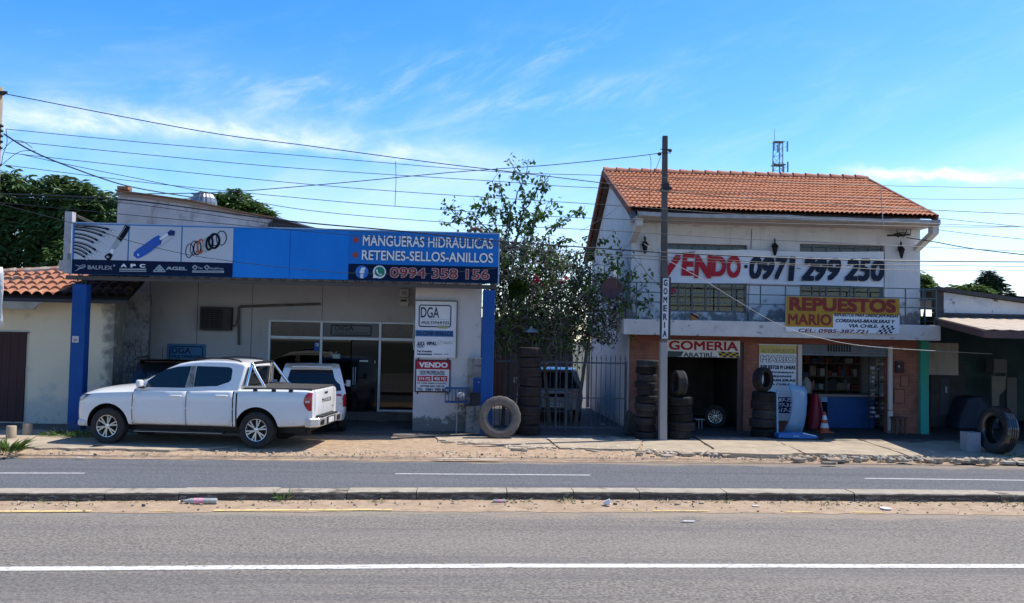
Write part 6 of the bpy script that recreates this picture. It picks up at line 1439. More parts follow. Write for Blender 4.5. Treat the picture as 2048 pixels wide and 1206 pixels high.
# ================================================================== VEGETATION
def leafmat(name, c1, c2, rough=.45, tr=.25, scale=1.5, spec=.3):
    m = bpy.data.materials.new(name); m.use_nodes = True; nt = m.node_tree; p = nt.nodes['Principled BSDF']; MATS[name] = m
    g = nn(nt, 'ShaderNodeNewGeometry'); t = nn(nt, 'ShaderNodeTexNoise'); t.inputs['Scale'].default_value = scale; t.inputs['Detail'].default_value = 3; nt.links.new(g.outputs['Position'], t.inputs['Vector'])
    r = ramp(nt, .35, .65); nt.links.new(t.outputs[0], r.inputs[0])
    ad = nn(nt, 'ShaderNodeMath', operation='MULTIPLY_ADD'); nt.links.new(g.outputs['Random Per Island'], ad.inputs[0]); ad.inputs[1].default_value = .7; 
    mu = nn(nt, 'ShaderNodeMath', operation='MULTIPLY'); nt.links.new(r.outputs[0], mu.inputs[0]); mu.inputs[1].default_value = .5; nt.links.new(mu.outputs[0], ad.inputs[2]); ad.use_clamp = True
    c = mixc(nt, ad.outputs[0], c1, c2); nt.links.new(c, p.inputs['Base Color']); p.inputs['Roughness'].default_value = rough; p.inputs['Specular IOR Level'].default_value = spec
    out = nt.nodes['Material Output']; tl = nn(nt, 'ShaderNodeBsdfTranslucent'); nt.links.new(c, tl.inputs[0])
    mx = nn(nt, 'ShaderNodeMixShader'); mx.inputs[0].default_value = tr; nt.links.new(p.outputs[0], mx.inputs[1]); nt.links.new(tl.outputs[0], mx.inputs[2]); nt.links.new(mx.outputs[0], out.inputs[0])
    return m
def rnd_dir():
    z = random.uniform(-1, 1); a = random.random()*2*PI; r = math.sqrt(1-z*z); return Vector((r*math.cos(a), r*math.sin(a), z))
def leaf(mb, p, d, L, w, m=0, bend=.25):
    d = d.normalized(); s = d.cross(Vector((0,0,1)))
    if s.length < .05: s = Vector((1,0,0))
    s.normalize(); s = (Quaternion(d, random.uniform(-.8,.8)) @ s); n = s.cross(d)
    a = p; b = p+d*L*.45+s*w*.5+n*L*.05; c = p+d*L-n*L*bend*.4; e = p+d*L*.45-s*w*.5+n*L*.05; f = p+d*L*.5-n*.02*L
    mb.add([a, b, c, f, e], [(0,1,2,3),(0,3,2,4)], m)
def rosette(mb, p, n, L, w, droop, m=0):
    a0 = random.random()*6; out = rnd_dir(); 
    for i in range(n):
        a = a0+2*PI*i/n+random.uniform(-.3,.3); e = random.uniform(-1.0, .25)*droop+.15
        leaf(mb, p+rnd_dir()*L*.12, Vector((math.cos(a), math.sin(a), e)), L*random.uniform(.7,1.15), w*random.uniform(.8,1.2), m)
bark = M('bark', (.10,.08,.065), (.16,.13,.105), scale=6, rough=.95, bump=.5, bscale=25)
def tree(name, label, base, lumps, nros, leafL, leafW, mat, droop=1.0, trunk_r=.25, group=None, per=8, trunk_top=None):
    t = thing(name, label, 'tree', base, 0, group)
    B = Vector(base); top = trunk_top or (sum(l[2] for l in lumps)/len(lumps))
    q = MB(); C0 = Vector((sum(l[0] for l in lumps)/len(lumps), sum(l[1] for l in lumps)/len(lumps), top))
    q.tube([B, B*.6+C0*.4+Vector((.1,0,0)), C0], [trunk_r, trunk_r*.7, trunk_r*.35], 8); build('trunk', q, bark, t)
    q = MB(); fork = B*.55+C0*.45
    for l in lumps:
        c = Vector(l[:3]); q.tube([fork, fork*.5+c*.5+Vector((0,0,-.2)), c], [trunk_r*.4, trunk_r*.25, trunk_r*.08], 6)
    build('limb', q, bark, t)
    q = MB(); tot = sum(l[3]**2 for l in lumps)
    for l in lumps:
        c = Vector(l[:3]); k = int(nros*l[3]**2/tot); sq = l[4] if len(l) > 4 else (1,1,1)
        for i in range(k):
            d = rnd_dir(); rr = l[3]*(random.random()**.28)*(1+.22*nz(d.x*1.7+c.x, d.y*1.7, d.z*1.7+c.z, 1.4))
            p = c+Vector((d.x*rr*sq[0], d.y*rr*sq[1], d.z*rr*sq[2]))
            if p.z > B.z+.3: rosette(q, p, per, leafL, leafW, droop)
    build('crown', q, mat, t, recalc=False)
    return t
random.seed(11)
mango = leafmat('mango_leaf', (.035,.072,.022), (.115,.18,.06), rough=.36, tr=.22)
Ym = 34.0
def lump(px, py, rpx, Y=Ym, sq=(1,1,1)): c = at(px, py, Y); return (c.x, c.y, c.z, rpx*Y/FPX, sq)
tree('mango_tree', 'dense dark mango tree at the left edge, behind the tiled house', (at(20,600,Ym).x, Ym, -.1), [lump(22,392,50), lump(-20,420,60), lump(8,470,60), lump(-15,540,60), lump(40,520,46)], 900, .42, .13, mango, trunk_r=.3, per=9)
tree('mango_tree', 'broad dense mango tree rising behind the left end of the canopy sign', (at(140,600,Ym).x, Ym, -.1), [lump(112,400,46), lump(160,412,52), lump(205,424,40), lump(105,470,52), lump(170,480,58), lump(214,480,40), lump(120,540,56), lump(190,550,56), lump(80,440,30)], 1750, .42, .13, mango, trunk_r=.32, per=9)
mid = leafmat('mid_leaf', (.055,.105,.025), (.13,.20,.05), rough=.5, tr=.3)
Yb = 44.0
tree('leafy_shrub', 'bright green small tree beside the blue post and mango crown', (at(112,600,30).x, 30, -.1), [lump(118,520,26,30), lump(108,545,24,30), lump(128,497,16,30)], 160, .30, .11, mid, trunk_r=.08, per=7)
tree('garden_tree', 'green tree showing above the shop roof behind the ventilator', (at(460,600,Yb).x, Yb, -.1), [lump(440,415,32,Yb), lump(475,418,36,Yb), lump(515,430,26,Yb), lump(400,420,28,Yb), lump(540,440,16,Yb)], 700, .40, .12, mid, droop=.7, trunk_r=.3)
tree('garden_tree', 'round green tree beside the right wall of the two storey shop', (at(1838,620,Yb).x, Yb, -.1), [lump(1834,572,30,Yb), lump(1855,582,20,Yb), lump(1815,590,30,Yb)], 420, .40, .12, mid, droop=.7, trunk_r=.25)
tree('garden_tree', 'low light green tree behind the middle of the workshop parapet', (at(1930,620,Yb).x, Yb, -.1), [lump(1915,588,20,Yb), lump(1945,588,22,Yb), lump(1968,590,16,Yb)], 330, .45, .10, leafmat('light_leaf', (.06,.11,.025), (.13,.20,.05), tr=.3), droop=.6, trunk_r=.25)
conif = leafmat('conifer_leaf', (.018,.04,.022), (.04,.075,.04), rough=.6, tr=.1)
t = tree('conifer_tree', 'tall dark pointed tree rising above the workshop roof', (at(1982,620,52).x, 52, -.1), [lump(1978,552,12,52), lump(1972,566,17,52), lump(1990,566,13,52), lump(1982,580,24,52), lump(2005,575,10,52), lump(1960,582,14,52), lump(2020,588,8,52)], 620, .38, .07, conif, droop=.2, trunk_r=.25)
# ---- climbing bougainvillea in the yard gap
random.seed(4)
vleaf = leafmat('vine_leaf', (.038,.098,.018), (.105,.20,.038), rough=.55, tr=.3, scale=3, spec=.12)
vdry = leafmat('vine_dry_leaf', (.028,.042,.018), (.075,.085,.04), rough=.6, tr=.15, scale=3, spec=.1)
twig = M('twig', (.11,.095,.08), (.19,.17,.145), scale=8, rough=.9)
YV = 22.9
t = thing('climbing_shrub', 'tall tangled climbing shrub with bare twigs and sparse leafy top between the shops', 'shrub', (1.9, YV, 0))
q = MB()
for (px, dx) in ((1005, .1), (1030, .3), (1100, -.2), (1150, .3)):
    b = Vector((at(px, 860, YV).x, YV+random.uniform(-.1,.6), -.02)); q.tube([b, b+Vector((dx*.5,.05,1.0)), b+Vector((dx,.1,2.1)), b+Vector((dx*1.6,0,3.2))], [.06,.05,.04,.03], 7)
build('trunk', q, bark, t)
# long leafy shoots reaching above the signs
shoots = [((1005,560),(1010,480),(1022,420),(1040,375),(1052,345),(1058,318)), ((1020,520),(1040,450),(1050,400),(1035,345),(1018,316)), ((1012,540),(985,470),(950,430),(905,445),(882,450)), ((1000,560),(975,490),(925,440),(895,415),(885,425)),
          ((1010,520),(990,450),(975,400),(955,392)), ((1030,560),(1060,480),(1075,420),(1090,380),(1096,360)), ((1040,540),(1050,470),(1085,430),(1095,408)), ((1050,560),(1090,470),(1110,450),(1160,425),(1168,418)), ((1060,570),(1100,500),(1130,475),(1155,487)),
          ((1015,500),(1020,440),(995,370),(980,362)), ((1030,500),(1045,430),(1070,385),(1100,350)), ((1070,580),(1130,520),(1180,500),(1215,480)), ((1025,470),(1000,420),(960,415),(940,412)), ((1035,470),(1070,440),(1080,430),(1075,415)),
          ((1190,600),(1225,540),(1240,510),(1235,485)), ((1200,610),(1250,560),(1280,530),(1305,560)), ((1210,640),(1260,600),(1290,570),(1300,600)), ((1150,600),(1200,560),(1225,530),(1205,500)), ((1190,620),(1245,580),(1262,545),(1255,520)), ((1220,640),(1250,610),(1285,605),(1300,625))]
qb, ql = MB(), MB()
def along(P, n):
    L = [(b-a).length for a, b in zip(P[:-1], P[1:])]; T = sum(L)
    for i in range(n):
        s = T*(i+random.random())/n
        for k, l in enumerate(L):
            if s <= l: yield P[k]+(P[k+1]-P[k])*(s/l), (i+.5)/n; break
            s -= l
for k, sh in enumerate(shoots):
    y = YV+random.uniform(-.5,.4) if k < 14 else random.uniform(21.0, 21.9)
    P = [at(px, py, y+.1*i*random.uniform(-1,1)) for i, (px, py) in enumerate(sh)]
    PP = []
    for i in range(len(P)-1):
        for j in range(4): u = j/4; PP.append(P[i]*(1-u)+P[i+1]*u+rnd_dir()*.025)
    PP.append(P[-1])
    qb.tube(PP, [(.024-.016*i/len(PP))*(1 if k < 14 else .6) for i in range(len(PP))], 5)
    for p, u in along(PP, 34):
        if u < .2 or random.random() < .3: continue
        pp = p+rnd_dir()*.12*u
        for l_ in range(random.choice((3,5,7)) if k < 14 else 3): leaf(ql, pp+rnd_dir()*.07, rnd_dir()+Vector((0,0,-.5)), random.uniform(.10,.17), random.uniform(.07,.11), 0 if random.random() < .85 else 1)
    for p, u in along(PP, 9):
        d = (rnd_dir()+Vector((0,0,.3)))*random.uniform(.15,.45); e = p+d
        qb.tube([p, p+d*.5+rnd_dir()*.04, e], [.008,.006,.003], 4)
        for l_ in range(random.choice((0,4,6)) if k < 14 else random.choice((0,0,3))): leaf(ql, e+rnd_dir()*.08, rnd_dir()+Vector((0,0,-.4)), random.uniform(.10,.16), random.uniform(.07,.10))
build('leafy_shoot', qb, twig, t); build('shoot_leaf', ql, [vleaf, vdry], t, recalc=False)
# the tangled mass
qb, ql = MB(), MB()
def in_mass(dense):
    # rough silhouette of the mass in the gap: a fan, widest near z = 3
    while True:
        px = random.uniform(985, 1262 if not dense else 1185); py = random.uniform(455, 712)
        top = (480 if not dense else 555)+max(0, px-1085)*(.55 if not dense else .15); bot = 692 if px > 1085 else 690
        if px > 1180: bot = 690-(px-1180)*.5
        n_ = nz(px*.02, py*.02, 3)
        if top+25*n_ < py < bot+18*n_: return px, py
for i in range(1900):
    px, py = in_mass(0); y = random.uniform(21.7, 23.9); p = at(px, py, y)
    a = random.random()*6; cur = [p]; d = rnd_dir(); d.y *= .5
    for s in range(6): d = (d+rnd_dir()*.85+Vector((0,0,-.12))).normalized(); cur.append(cur[-1]+d*random.uniform(.06,.13))
    if px > 1185 and random.random() < .45: continue
    qb.tube(cur, [.013,.012,.011,.010,.008,.006,.004], 4, 0)
    if random.random() < (.45 if px < 1185 else .3):
        for c in cur[1:]:
            for l_ in range(2): leaf(ql, c+rnd_dir()*.05, rnd_dir()+Vector((0,0,-.5)), random.uniform(.07,.14), random.uniform(.05,.08), 1 if random.random() < .45 else 0)
for i in range(8000):
    px, py = in_mass(1); y = random.uniform(22.4, 25.0)
    if py < 590 and random.random() < .55: continue; p = at(px, py, y)
    for l_ in range(4): leaf(ql, p+rnd_dir()*.12, rnd_dir()+Vector((0,0,-.4)), random.uniform(.10,.20), random.uniform(.07,.13), 1 if random.random() < .3 else 0)
build('twig', qb, twig, t); build('foliage', ql, [vleaf, vdry], t, recalc=False)
q = MB(); random.seed(31)
for (px, py) in ((1070,561),(1131,557),(1085,570),(1125,560)):
    p = at(px, py, 21.9)
    for l_ in range(14 if px == 1070 else 6): leaf(q, p+rnd_dir()*.06, rnd_dir(), .12, .11)
build('blossom', q, M('blossom_red', (.55,.02,.05)), t, recalc=False)
t = thing('yard_lamp', 'pale metal lamp shade hanging under the shrub beside the tall brown tyre stack', 'lamp', at(1062, 660, 21.9))
p = at(1062, 660, 21.9); q = MB(); q.lathe([(.03,.10),(.05,.05),(.18,-.02),(.24,-.06)], Matrix.Translation(p), 20); build('lamp_shade', q, M('shade_grey', (.30,.31,.34)), t); q = MB(); q.cyl(p+Vector((0,0,.1)), p+Vector((0,.6,.35)), .012, n=6); build('arm', q, dark_metal, t)

# ---- weeds
random.seed(8)
grass = leafmat('grass_leaf', (.06,.13,.02), (.13,.22,.05), rough=.6, tr=.35, scale=8); straw = M('straw', (.42,.33,.19), (.52,.43,.26), scale=6)
def weed(label, px, py, r, h, n, z=0, mix=.15, flat=1.0):
    b = gnd(px, py, z); q = MB()
    for i in range(n):
        a = random.random()*6.28; rr = r*math.sqrt(random.random()); p = b+Vector((rr*math.cos(a), rr*.6*math.sin(a), 0))
        d = Vector((math.cos(a)*.7, math.sin(a)*.7, random.uniform(.3,1.4)*flat))
        leaf(q, p, d, h*random.uniform(.5,1.1), h*random.uniform(.07,.16), 1 if random.random() < mix else 0, bend=.7)
    return one('weed', q, [grass, straw], label, 'weed', b, 'weeds along the road and pavement', recalc=False)
weed('tall grass clump at the left edge of the pavement', 8, 905, .30, .42, 110, -.02, .2)
weed('low broad green weeds at the foot of the left blue post', 135, 871, .55, .20, 260, -.012, .08, .8)
weed('thin green weed between the blue post and the pickup front wheel', 168, 874, .28, .16, 90, -.012, .1, .7)
weed('upright thin grass tuft growing from the kerb foot', 566, 1003, .09, .22, 26, -.09, .2, 2)
weed('tiny green weed on the pavement before the white pier', 884, 868, .06, .10, 20, .0, .1)
weed('dry grass clump on the gravel left of the pickup rear wheel', 300, 909, .32, .09, 60, -.06, .9, .6)
for lab, px, py, r, h, n in (('straw tuft at the kerb foot in the middle of the picture', 1030, 1004, .22, .10, 60), ('straw tuft at the kerb foot below the yellow parts sign', 1440, 1004, .16, .11, 50), ('long dry and green tuft at the kerb foot left of the white lid', 1640, 1007, .34, .10, 90), ('straw tuft at the kerb foot near the right edge', 2030, 1008, .25, .12, 60), ('small dry tuft at the kerb foot right of the grass tuft', 590, 1005, .2, .07, 40), ('green tuft on the kerb foot right of the white lid', 1780, 1006, .14, .10, 40)):
    weed(lab, px, py, r, h, n, -.088, .65, .7)
for i, (px, lab) in enumerate(((120,'small dry tuft at the kerb foot far left'),(262,'tiny green tuft at the kerb foot left of the large bottle'),(760,'straw wisp at the kerb foot below the shop sign'),(1130,'low dry tuft at the kerb foot left of the white cup'),(1330,'sparse straw at the kerb foot below the utility pole'),(1530,'green and dry tuft at the kerb foot below the door sign'),(1900,'dry wisp at the kerb foot below the workshop'))):
    weed(lab, px, 1005, random.uniform(.08,.25), random.uniform(.06,.12), random.randint(18,45), -.088, random.uniform(.3,.9), random.uniform(.6,1.4))
weed('pale green weed before the big black tyre', 1970, 917, .16, .12, 50, -.03, .3, .7); weed('green weed at the right edge beside the tyre', 2030, 915, .3, .16, 70, -.03, .2, .8); weed('dry weeds along the broken pavement edge at right', 1900, 921, .35, .08, 60, -.04, .8, .6)
weed('small dry weeds in the pavement crack before the door sign', 1610, 914, .5, .06, 60, -.03, .8, .6)
# ---- litter
def bottle(label, px, py, L, r, rot, z=-.085, c=(.45,.45,.42)):
    b = gnd(px, py, z); t = thing('plastic_bottle', label, 'bottle', b, rot, 'plastic bottles lying in the gutter', local=True)
    T = Matrix.Translation((0,0,r)) @ Matrix.Rotation(rad(90), 4, 'Y')
    q = MB(); q.lathe([(0,-L*.5),(r*.9,-L*.5),(r,-L*.46),(r,-L*.1),(r*.92,0),(r,L*.1),(r,L*.22),(r*.45,L*.40),(r*.38,L*.45),(0,L*.45)], T, 16); build('bottle', q, M('bottle_clear', (.42,.43,.40), (.30,.30,.27), scale=20, rough=.15), t)
    q = MB(); q.lathe([(r*1.03,-L*.14),(r*1.03,L*.13)], T, 16); build('bottle_label', q, M('bottle_pink', (.62,.16,.26), (.70,.45,.50), scale=30), t)
    q = MB(); q.lathe([(0,L*.44),(r*.46,L*.44),(r*.46,L*.5),(0,L*.5)], T, 12); build('cap', q, M('bottle_cap', (.12,.09,.07)), t)
bottle('large crushed clear bottle with pink label lying at the kerb in line with the pickup', 398, 1008, .50, .042, PI+.05)
bottle('small bottle with pink wrapper lying at the kerb in the middle', 1000, 1006, .22, .026, .05)
q = MB(); b = gnd(1214, 1011, -.088); T = Matrix.Translation(b+Vector((0,0,.045))) @ Matrix.Rotation(rad(70), 4, 'Y') @ Matrix.Rotation(rad(20), 4, 'X')
q.lathe([(0,-.05),(.030,-.05),(.045,.05),(.042,.05),(.027,-.045),(0,-.045)], T, 18); one('paper_cup', q, off_white, 'white cup tipped over at the kerb', 'cup', b)
q = MB(); b = gnd(1772, 1018, -.088); q.lathe([(0,.0),(.075,.0),(.085,.018),(.08,.02),(.06,.008),(0,.012)], Matrix.Translation(b), 20); one('plastic_lid', q, off_white, 'round white lid lying on the sandy gutter', 'plate', b)  # a loose plastic lid, filed under plates
def scrap(label, px, py, w, d, z, mat, name='paper_scrap', cat='paper'):
    b = gnd(px, py, z); rows = []
    for i in range(6):
        rows.append([(b.x+w*(i/5-.5)*(1+.1*j), b.y+d*(j/3-.5), b.z+.012+.014*abs(nz(i*1.3+px, j*1.7, 2, 1))) for j in range(4)])
    q = MB(); q.grid(rows); o = one(name, q, mat, label, cat, b, 'scraps of litter'); s = o.modifiers.new('thick', 'SOLIDIFY'); s.thickness = .003
pl_m = M('plank_white', (.72,.63,.50), (.62,.53,.42), scale=6)
scrap('long white strip of wood lying on the dirt by the far road', 935, 919, 1.15, .09, -.06, pl_m, 'wood_strip', 'wood')
scrap('thin white strip on the shaded pavement before the gate', 1125, 879, .7, .03, .012, off_white, 'wood_strip', 'wood')
scrap('white scrap on the shaded floor inside the gate', 1205, 849, .14, .08, .0, off_white)
scrap('white scrap on the ground right of the brick shop', 1865, 905, .09, .05, .01, off_white)
scrap('dirty white paper by the road edge below the pickup', 160, 916, .12, .06, -.07, off_white)
scrap('flat pale scrap on the near road below the yellow sign', 1376, 1044, .16, .05, -.097, M('scrap_grey', (.55,.54,.50)))
scrap('pale scrap in the sandy gutter below the tyre repair sign', 1512, 1013, .10, .05, -.088, off_white)
scrap('dark flat scrap beside the pickup front wheel', 198, 892, .2, .10, -.008, M('scrap_dark', (.07,.06,.055)))
scrap('white scrap on the broken pavement edge at right', 1822, 925, .10, .06, -.06, off_white)
scrap('small dark stone-like scrap in the gutter below the yellow sign', 1403, 1008, .06, .05, -.085, MATS['scrap_dark'])
# ================================================================== POLES, TOWER, CABLES
conc_pole = M('pole_concrete', (.30,.28,.265), (.23,.215,.205), scale=3, rough=.9, stretch=(1,1,.4), bump=.2)
YP2 = 20.13
pb = Vector((4.71, YP2, -.03)); pt = at(1330, 272, YP2)
t = thing('utility_pole', 'square concrete utility pole carrying a narrow vertical sign in front of the shop', 'utility pole', pb)
q = MB(); h0, h1 = .088, .058; zb_ = Vector((0,0,0))
V = []
for c_, h_ in ((pb, h0), (pt, h1)): V += [(c_.x-h_, c_.y-h_, c_.z), (c_.x+h_, c_.y-h_, c_.z), (c_.x+h_, c_.y+h_, c_.z), (c_.x-h_, c_.y+h_, c_.z)]
q.add(V, [(0,3,2,1),(4,5,6,7),(0,1,5,4),(1,2,6,5),(2,3,7,6),(3,0,4,7)]); build('shaft', q, M('pole_dark', (.085,.072,.068), (.13,.115,.105), scale=3, rough=.9, stretch=(1,1,.4), bump=.2, stains_and_shade=[dict(c=(.33,.32,.31), scale=2, lo=.5, hi=.6, amt=.85, z=(2.6,2.1,.6))]), t, bevel=.01)
q = MB()
for (px, py, w_) in ((1329, 300, .12), (1329, 307, .14), (1330, 371, .12), (1330, 378, .12)):
    c = at(px, py, YP2); q.bar((c.x-w_, YP2-.07, c.z), (c.x+w_, YP2-.07, c.z), .012, .018)
for (px, py) in ((1319, 308), (1340, 301), (1341, 376), (1323, 380)): c = at(px, py, YP2-.09); q.ball(c, .045, n=8, sq=(1.2,1,1))
for py in (368, 374, 381): c = at(1330, py, YP2); q.box(c.x-.085, c.x+.085, YP2-.09, YP2+.08, c.z-.03, c.z+.02)
build('pole_fitting', q, dark_metal, t)
ts = thing('pole_sign', 'narrow vertical sign spelling GOMERIA on the utility pole', 'sign', (pb.x, YP2-.1, 2))
Ys = YP2-.095; a = rect(1324, 555, 1337, 677, Ys); q = MB()
A_ = at(1326,556,Ys); B_ = at(1338,556,Ys); C_ = at(1336,677,Ys); D_ = at(1324,677,Ys)
q.add([(p.x, Ys, p.z) for p in (A_,B_,C_,D_)]+[(p.x, Ys+.02, p.z) for p in (A_,B_,C_,D_)], [(0,1,2,3),(7,6,5,4),(0,4,5,1),(1,5,6,2),(2,6,7,3),(3,7,4,0)]); build('board', q, M('pole_sign_white', (.60,.60,.62)), ts)
q = MB(); q.box(D_.x-.05, C_.x+.06, Ys+.021, Ys+.03, D_.z-.03, A_.z+.03); build('back_plate', q, M('pole_sign_back', (.04,.045,.06)), ts)
for i, ch in enumerate('GOMERIA'):
    y0 = 559+17*i; u = i/7; xo = -2*u
    if ch == 'I': ptext('lettering', ch, 1329.5+xo, y0, 1331.5+xo, y0+12, Ys-.004, bk, ts, bold=.03)
    else: ptext('lettering', ch, 1327.5+xo, y0, 1335+xo, y0+13, Ys-.004, bk, ts, bold=.03)
YL = 18.0
xl = at(5, 200, YL).x-.12; zl = at(5, 175, YL).z
t = thing('utility_pole', 'pale concrete utility pole cut by the left edge of the picture', 'utility pole', (xl, YL, -.05))
q = MB(); q.tube([(xl-.02, YL, -.05), (xl, YL, zl)], [.16, .115], 14); build('shaft', q, M('pole_pale', (.42,.34,.25), (.34,.28,.21), scale=3, rough=.9), t)
q = MB()
for py in (188, 252, 262, 272, 284, 296, 330): c = at(8, py, YL-.02); q.ball((xl+.13, YL-.03, c.z), .045, n=8, sq=(1.3,1,.8))
c = at(8, 188, YL); q.bar((xl-.1, YL-.1, c.z), (xl+.26, YL-.1, c.z), .05, .06); build('insulator', q, dark_metal, t)
# telecom tower far away
Yt_ = 150.0; t = thing('cell_tower', 'distant lattice mobile phone mast with panel antennas above the roof', 'mast', (at(1557,355,Yt_).x, Yt_, 0))
ct = at(1557, 284, Yt_); zb2 = 20.0; r_ = .95
q = MB(); legs = [Vector((ct.x+r_*math.cos(a), Yt_+r_*math.sin(a), 0)) for a in (rad(-60), rad(60), rad(180))]
for l in legs: q.tube([(l.x+(l.x-ct.x)*.6, l.y, 0), (l.x, l.y, ct.z)], [.14, .09], 6)
z = ct.z; k = 0
while z > 26:
    for i in range(3):
        a, b = legs[i], legs[(i+1) % 3]; q.bar((a.x, a.y, z), (b.x, b.y, z), .05, .05); q.bar((a.x, a.y, z), (b.x, b.y, z-1.3), .05, .05) if k % 2 else q.bar((a.x, a.y, z-1.3), (b.x, b.y, z), .05, .05)
    z -= 1.3; k += 1
build('lattice', q, M('tower_grey', (.22,.24,.25), (.30,.31,.32), scale=.5), t)
for (dx, z0, h_) in ((-1.25, -1.0, 1.7), (1.25, -1.0, 1.9), (-1.35, -4.6, 1.9), (1.35, -4.7, 1.9), (-.5, -1.4, 1.5), (.6, -4.9, 1.6)):
    q = MB(); q.box(ct.x+dx-.13, ct.x+dx+.13, Yt_-1.1, Yt_-.95, ct.z+z0-h_/2, ct.z+z0+h_/2); q.bar((ct.x+dx, Yt_-.95, ct.z+z0), (ct.x+dx*.5, Yt_-.2, ct.z+z0), .06, .06); build('panel_antenna', q, M('antenna_grey', (.30,.33,.35)), t, bevel=.03)
q = MB(); q.tube([(ct.x-.75, Yt_, ct.z-1), (ct.x-.75, Yt_, at(1547, 258, Yt_).z)], [.06,.03], 6); build('lightning_rod', q, MATS['tower_grey'], t)
q = MB(); q.box(ct.x-1.1, ct.x+1.1, Yt_-1.0, Yt_+1.0, ct.z-4.3, ct.z-4.2); q.box(ct.x-.9, ct.x+.9, Yt_-.8, Yt_+.8, ct.z-.1, ct.z); build('platform', q, MATS['tower_grey'], t)
# cables
cab_m = M('cable_dark', (.022,.03,.036), None, rough=.5)
cab_l = M('cable_pale', (.30,.30,.32), None, rough=.5)
def cable(label, pts, r, y0, y1, mat=None, group='overhead cables along the street', name='overhead_cable'):
    n = len(pts); x0, x1 = pts[0][0], pts[-1][0]
    P = [at(px, py, y0+(y1-y0)*((px-x0)/(x1-x0) if abs(x1-x0) > 30 else i/(n-1))) for i, (px, py) in enumerate(pts)]
    S = [P[0]]
    for i in range(n-1):
        a, b, c, d = P[max(i-1,0)], P[i], P[i+1], P[min(i+2,n-1)]
        for j in range(1, 9):
            u = j/8; S.append(.5*((2*b)+(c-a)*u+(2*a-5*b+4*c-d)*u*u+(3*b-a-3*c+d)*u**3))
    q = MB(); q.tube(S, r, 6); return one(name, q, mat or cab_m, label, 'cable', S[0], group)
R1, R2, R3 = .012, .009, .0065
cable('topmost cable, falling from the left pole across the sky', [(12,188),(400,262),(620,292),(850,323),(1000,341),(1213,367),(1330,383),(1600,404),(1870,420),(2100,430)], R2, 17.9, 18.6)
cable('second sky cable, starting just under the pole top insulators', [(12,258),(300,286),(600,311),(990,343),(1210,351),(1500,362),(1757,371),(2100,377)], R3, 17.9, 19)
cable('third sky cable, passing just above the ventilator height', [(30,283),(300,310),(600,337),(1000,363),(1200,376),(1800,397),(2100,397)], R3, 17.9, 18.8)
cable('fourth sky cable, crossing above the middle of the blue sign', [(10,305),(300,337),(600,367),(840,386),(1200,409),(1600,436),(2100,456)], R3, 17.9, 18.7)
cable('fifth sky cable, lowest of those from the left pole to the roof eave', [(10,330),(300,366),(600,396),(840,416),(1200,437),(1850,453),(2100,453)], R3, 17.9, 18.7)
cable('thick cable dropping steeply from the left pole to the shop gable', [(8,268),(60,300),(130,330),(240,368),(330,386),(390,395)], R1+.004, 17.9, 23.8)
cable('cable sagging from the left pole past the ventilator', [(40,308),(150,332),(300,362),(420,386),(620,421),(900,445),(1210,461),(1500,478),(2100,505)], R3, 17.9, 18.7)
cable('cable rising from the shop roof to the right utility pole', [(232,388),(400,386),(500,381),(700,364),(900,345),(1100,330),(1250,315),(1322,306)], R2, 18.6, 20.0)
cable('thick telephone bundle sagging low across the sign and banner', [(0,388),(150,393),(300,405),(560,440),(800,462),(1000,482),(1190,496),(1330,505),(1600,517),(1833,522),(2100,524)], R1+.002, 17.9, 18.2)
cable('thin cable just under the thick telephone bundle', [(0,394),(240,405),(560,449),(800,469),(1000,489),(1190,506),(1400,517),(1600,528),(1833,530),(2100,534)], R3, 17.8, 18.1)
cable('lowest thin cable crossing the banner lettering', [(0,405),(240,428),(560,458),(800,478),(1000,492),(1190,510),(1330,520),(1600,531),(1833,541),(2100,541)], R3, 17.7, 18.0)
cable('thin cable crossing the pictures and blue field of the canopy sign', [(0,408),(150,448),(268,484),(370,508),(460,522),(580,536),(700,546),(850,548),(990,537)], R3, 17.9, 19.6)
cable('pale thin cable running diagonally down across the parts sign', [(1288,487),(1330,517),(1400,556),(1480,605),(1560,650),(1640,676),(1750,694),(1985,708)], R3, 20.1, 20.6, cab_l)
cable('teal service cable leaving the eave at the right end', [(1812,475),(1870,484),(1950,498),(2100,515)], R1, 22.2, 18.4)
cable('thin cable leaving the gutter end towards the right edge', [(1872,436),(1960,445),(2100,459)], R3, 21.4, 18.6)
cable('second thin cable leaving the eave bracket towards the right edge', [(1864,458),(1960,470),(2100,483)], R3, 21.6, 18.6)
cable('thin cable between gable and pole through the shrub', [(1160,462),(1215,430),(1262,392)], R3*.8, 23, 22.6, cab_l)
for lab, pts in (('loose wire hanging straight down between the sky cables', [(791,322),(792,360),(790,412)]), ('pale loose wire hanging in front of the right end of the roof', [(1762,370),(1763,410),(1767,455)]), ('loose wire looping down beside the utility pole', [(1299,309),(1302,325),(1300,360),(1299,402)]), ('slack wire loop from the utility pole to the roof', [(1322,312),(1313,335),(1309,345)])):
    cable(lab, pts, R3 if 'pale' not in lab else R2, 19.5 if 'pole' in lab else 18.4, 19.6 if 'pole' in lab else 18.4, cab_l if 'pale' in lab else None, 'loose hanging wires', 'hanging_wire')
for lab, pts in (('upper wire loop at the left pole', [(6,300),(25,282),(45,283),(65,296)]), ('lower wire loop at the left pole', [(4,330),(25,312),(45,302),(72,302)]), ('wire tail hanging down the left pole', [(12,258),(14,285),(6,310),(3,330)])):
    cable(lab, pts, R3, 17.85, 17.85, None, 'wire loops at the left pole', 'hanging_wire')
q = MB()
p = at(1795, 470, YB-.1)
for i in range(7): a = p+Vector((random.uniform(-.22,.3), 0, random.uniform(-.05,.05))); q.tube([a, a+rnd_dir()*.12, a+rnd_dir()*.2], .012, 5)
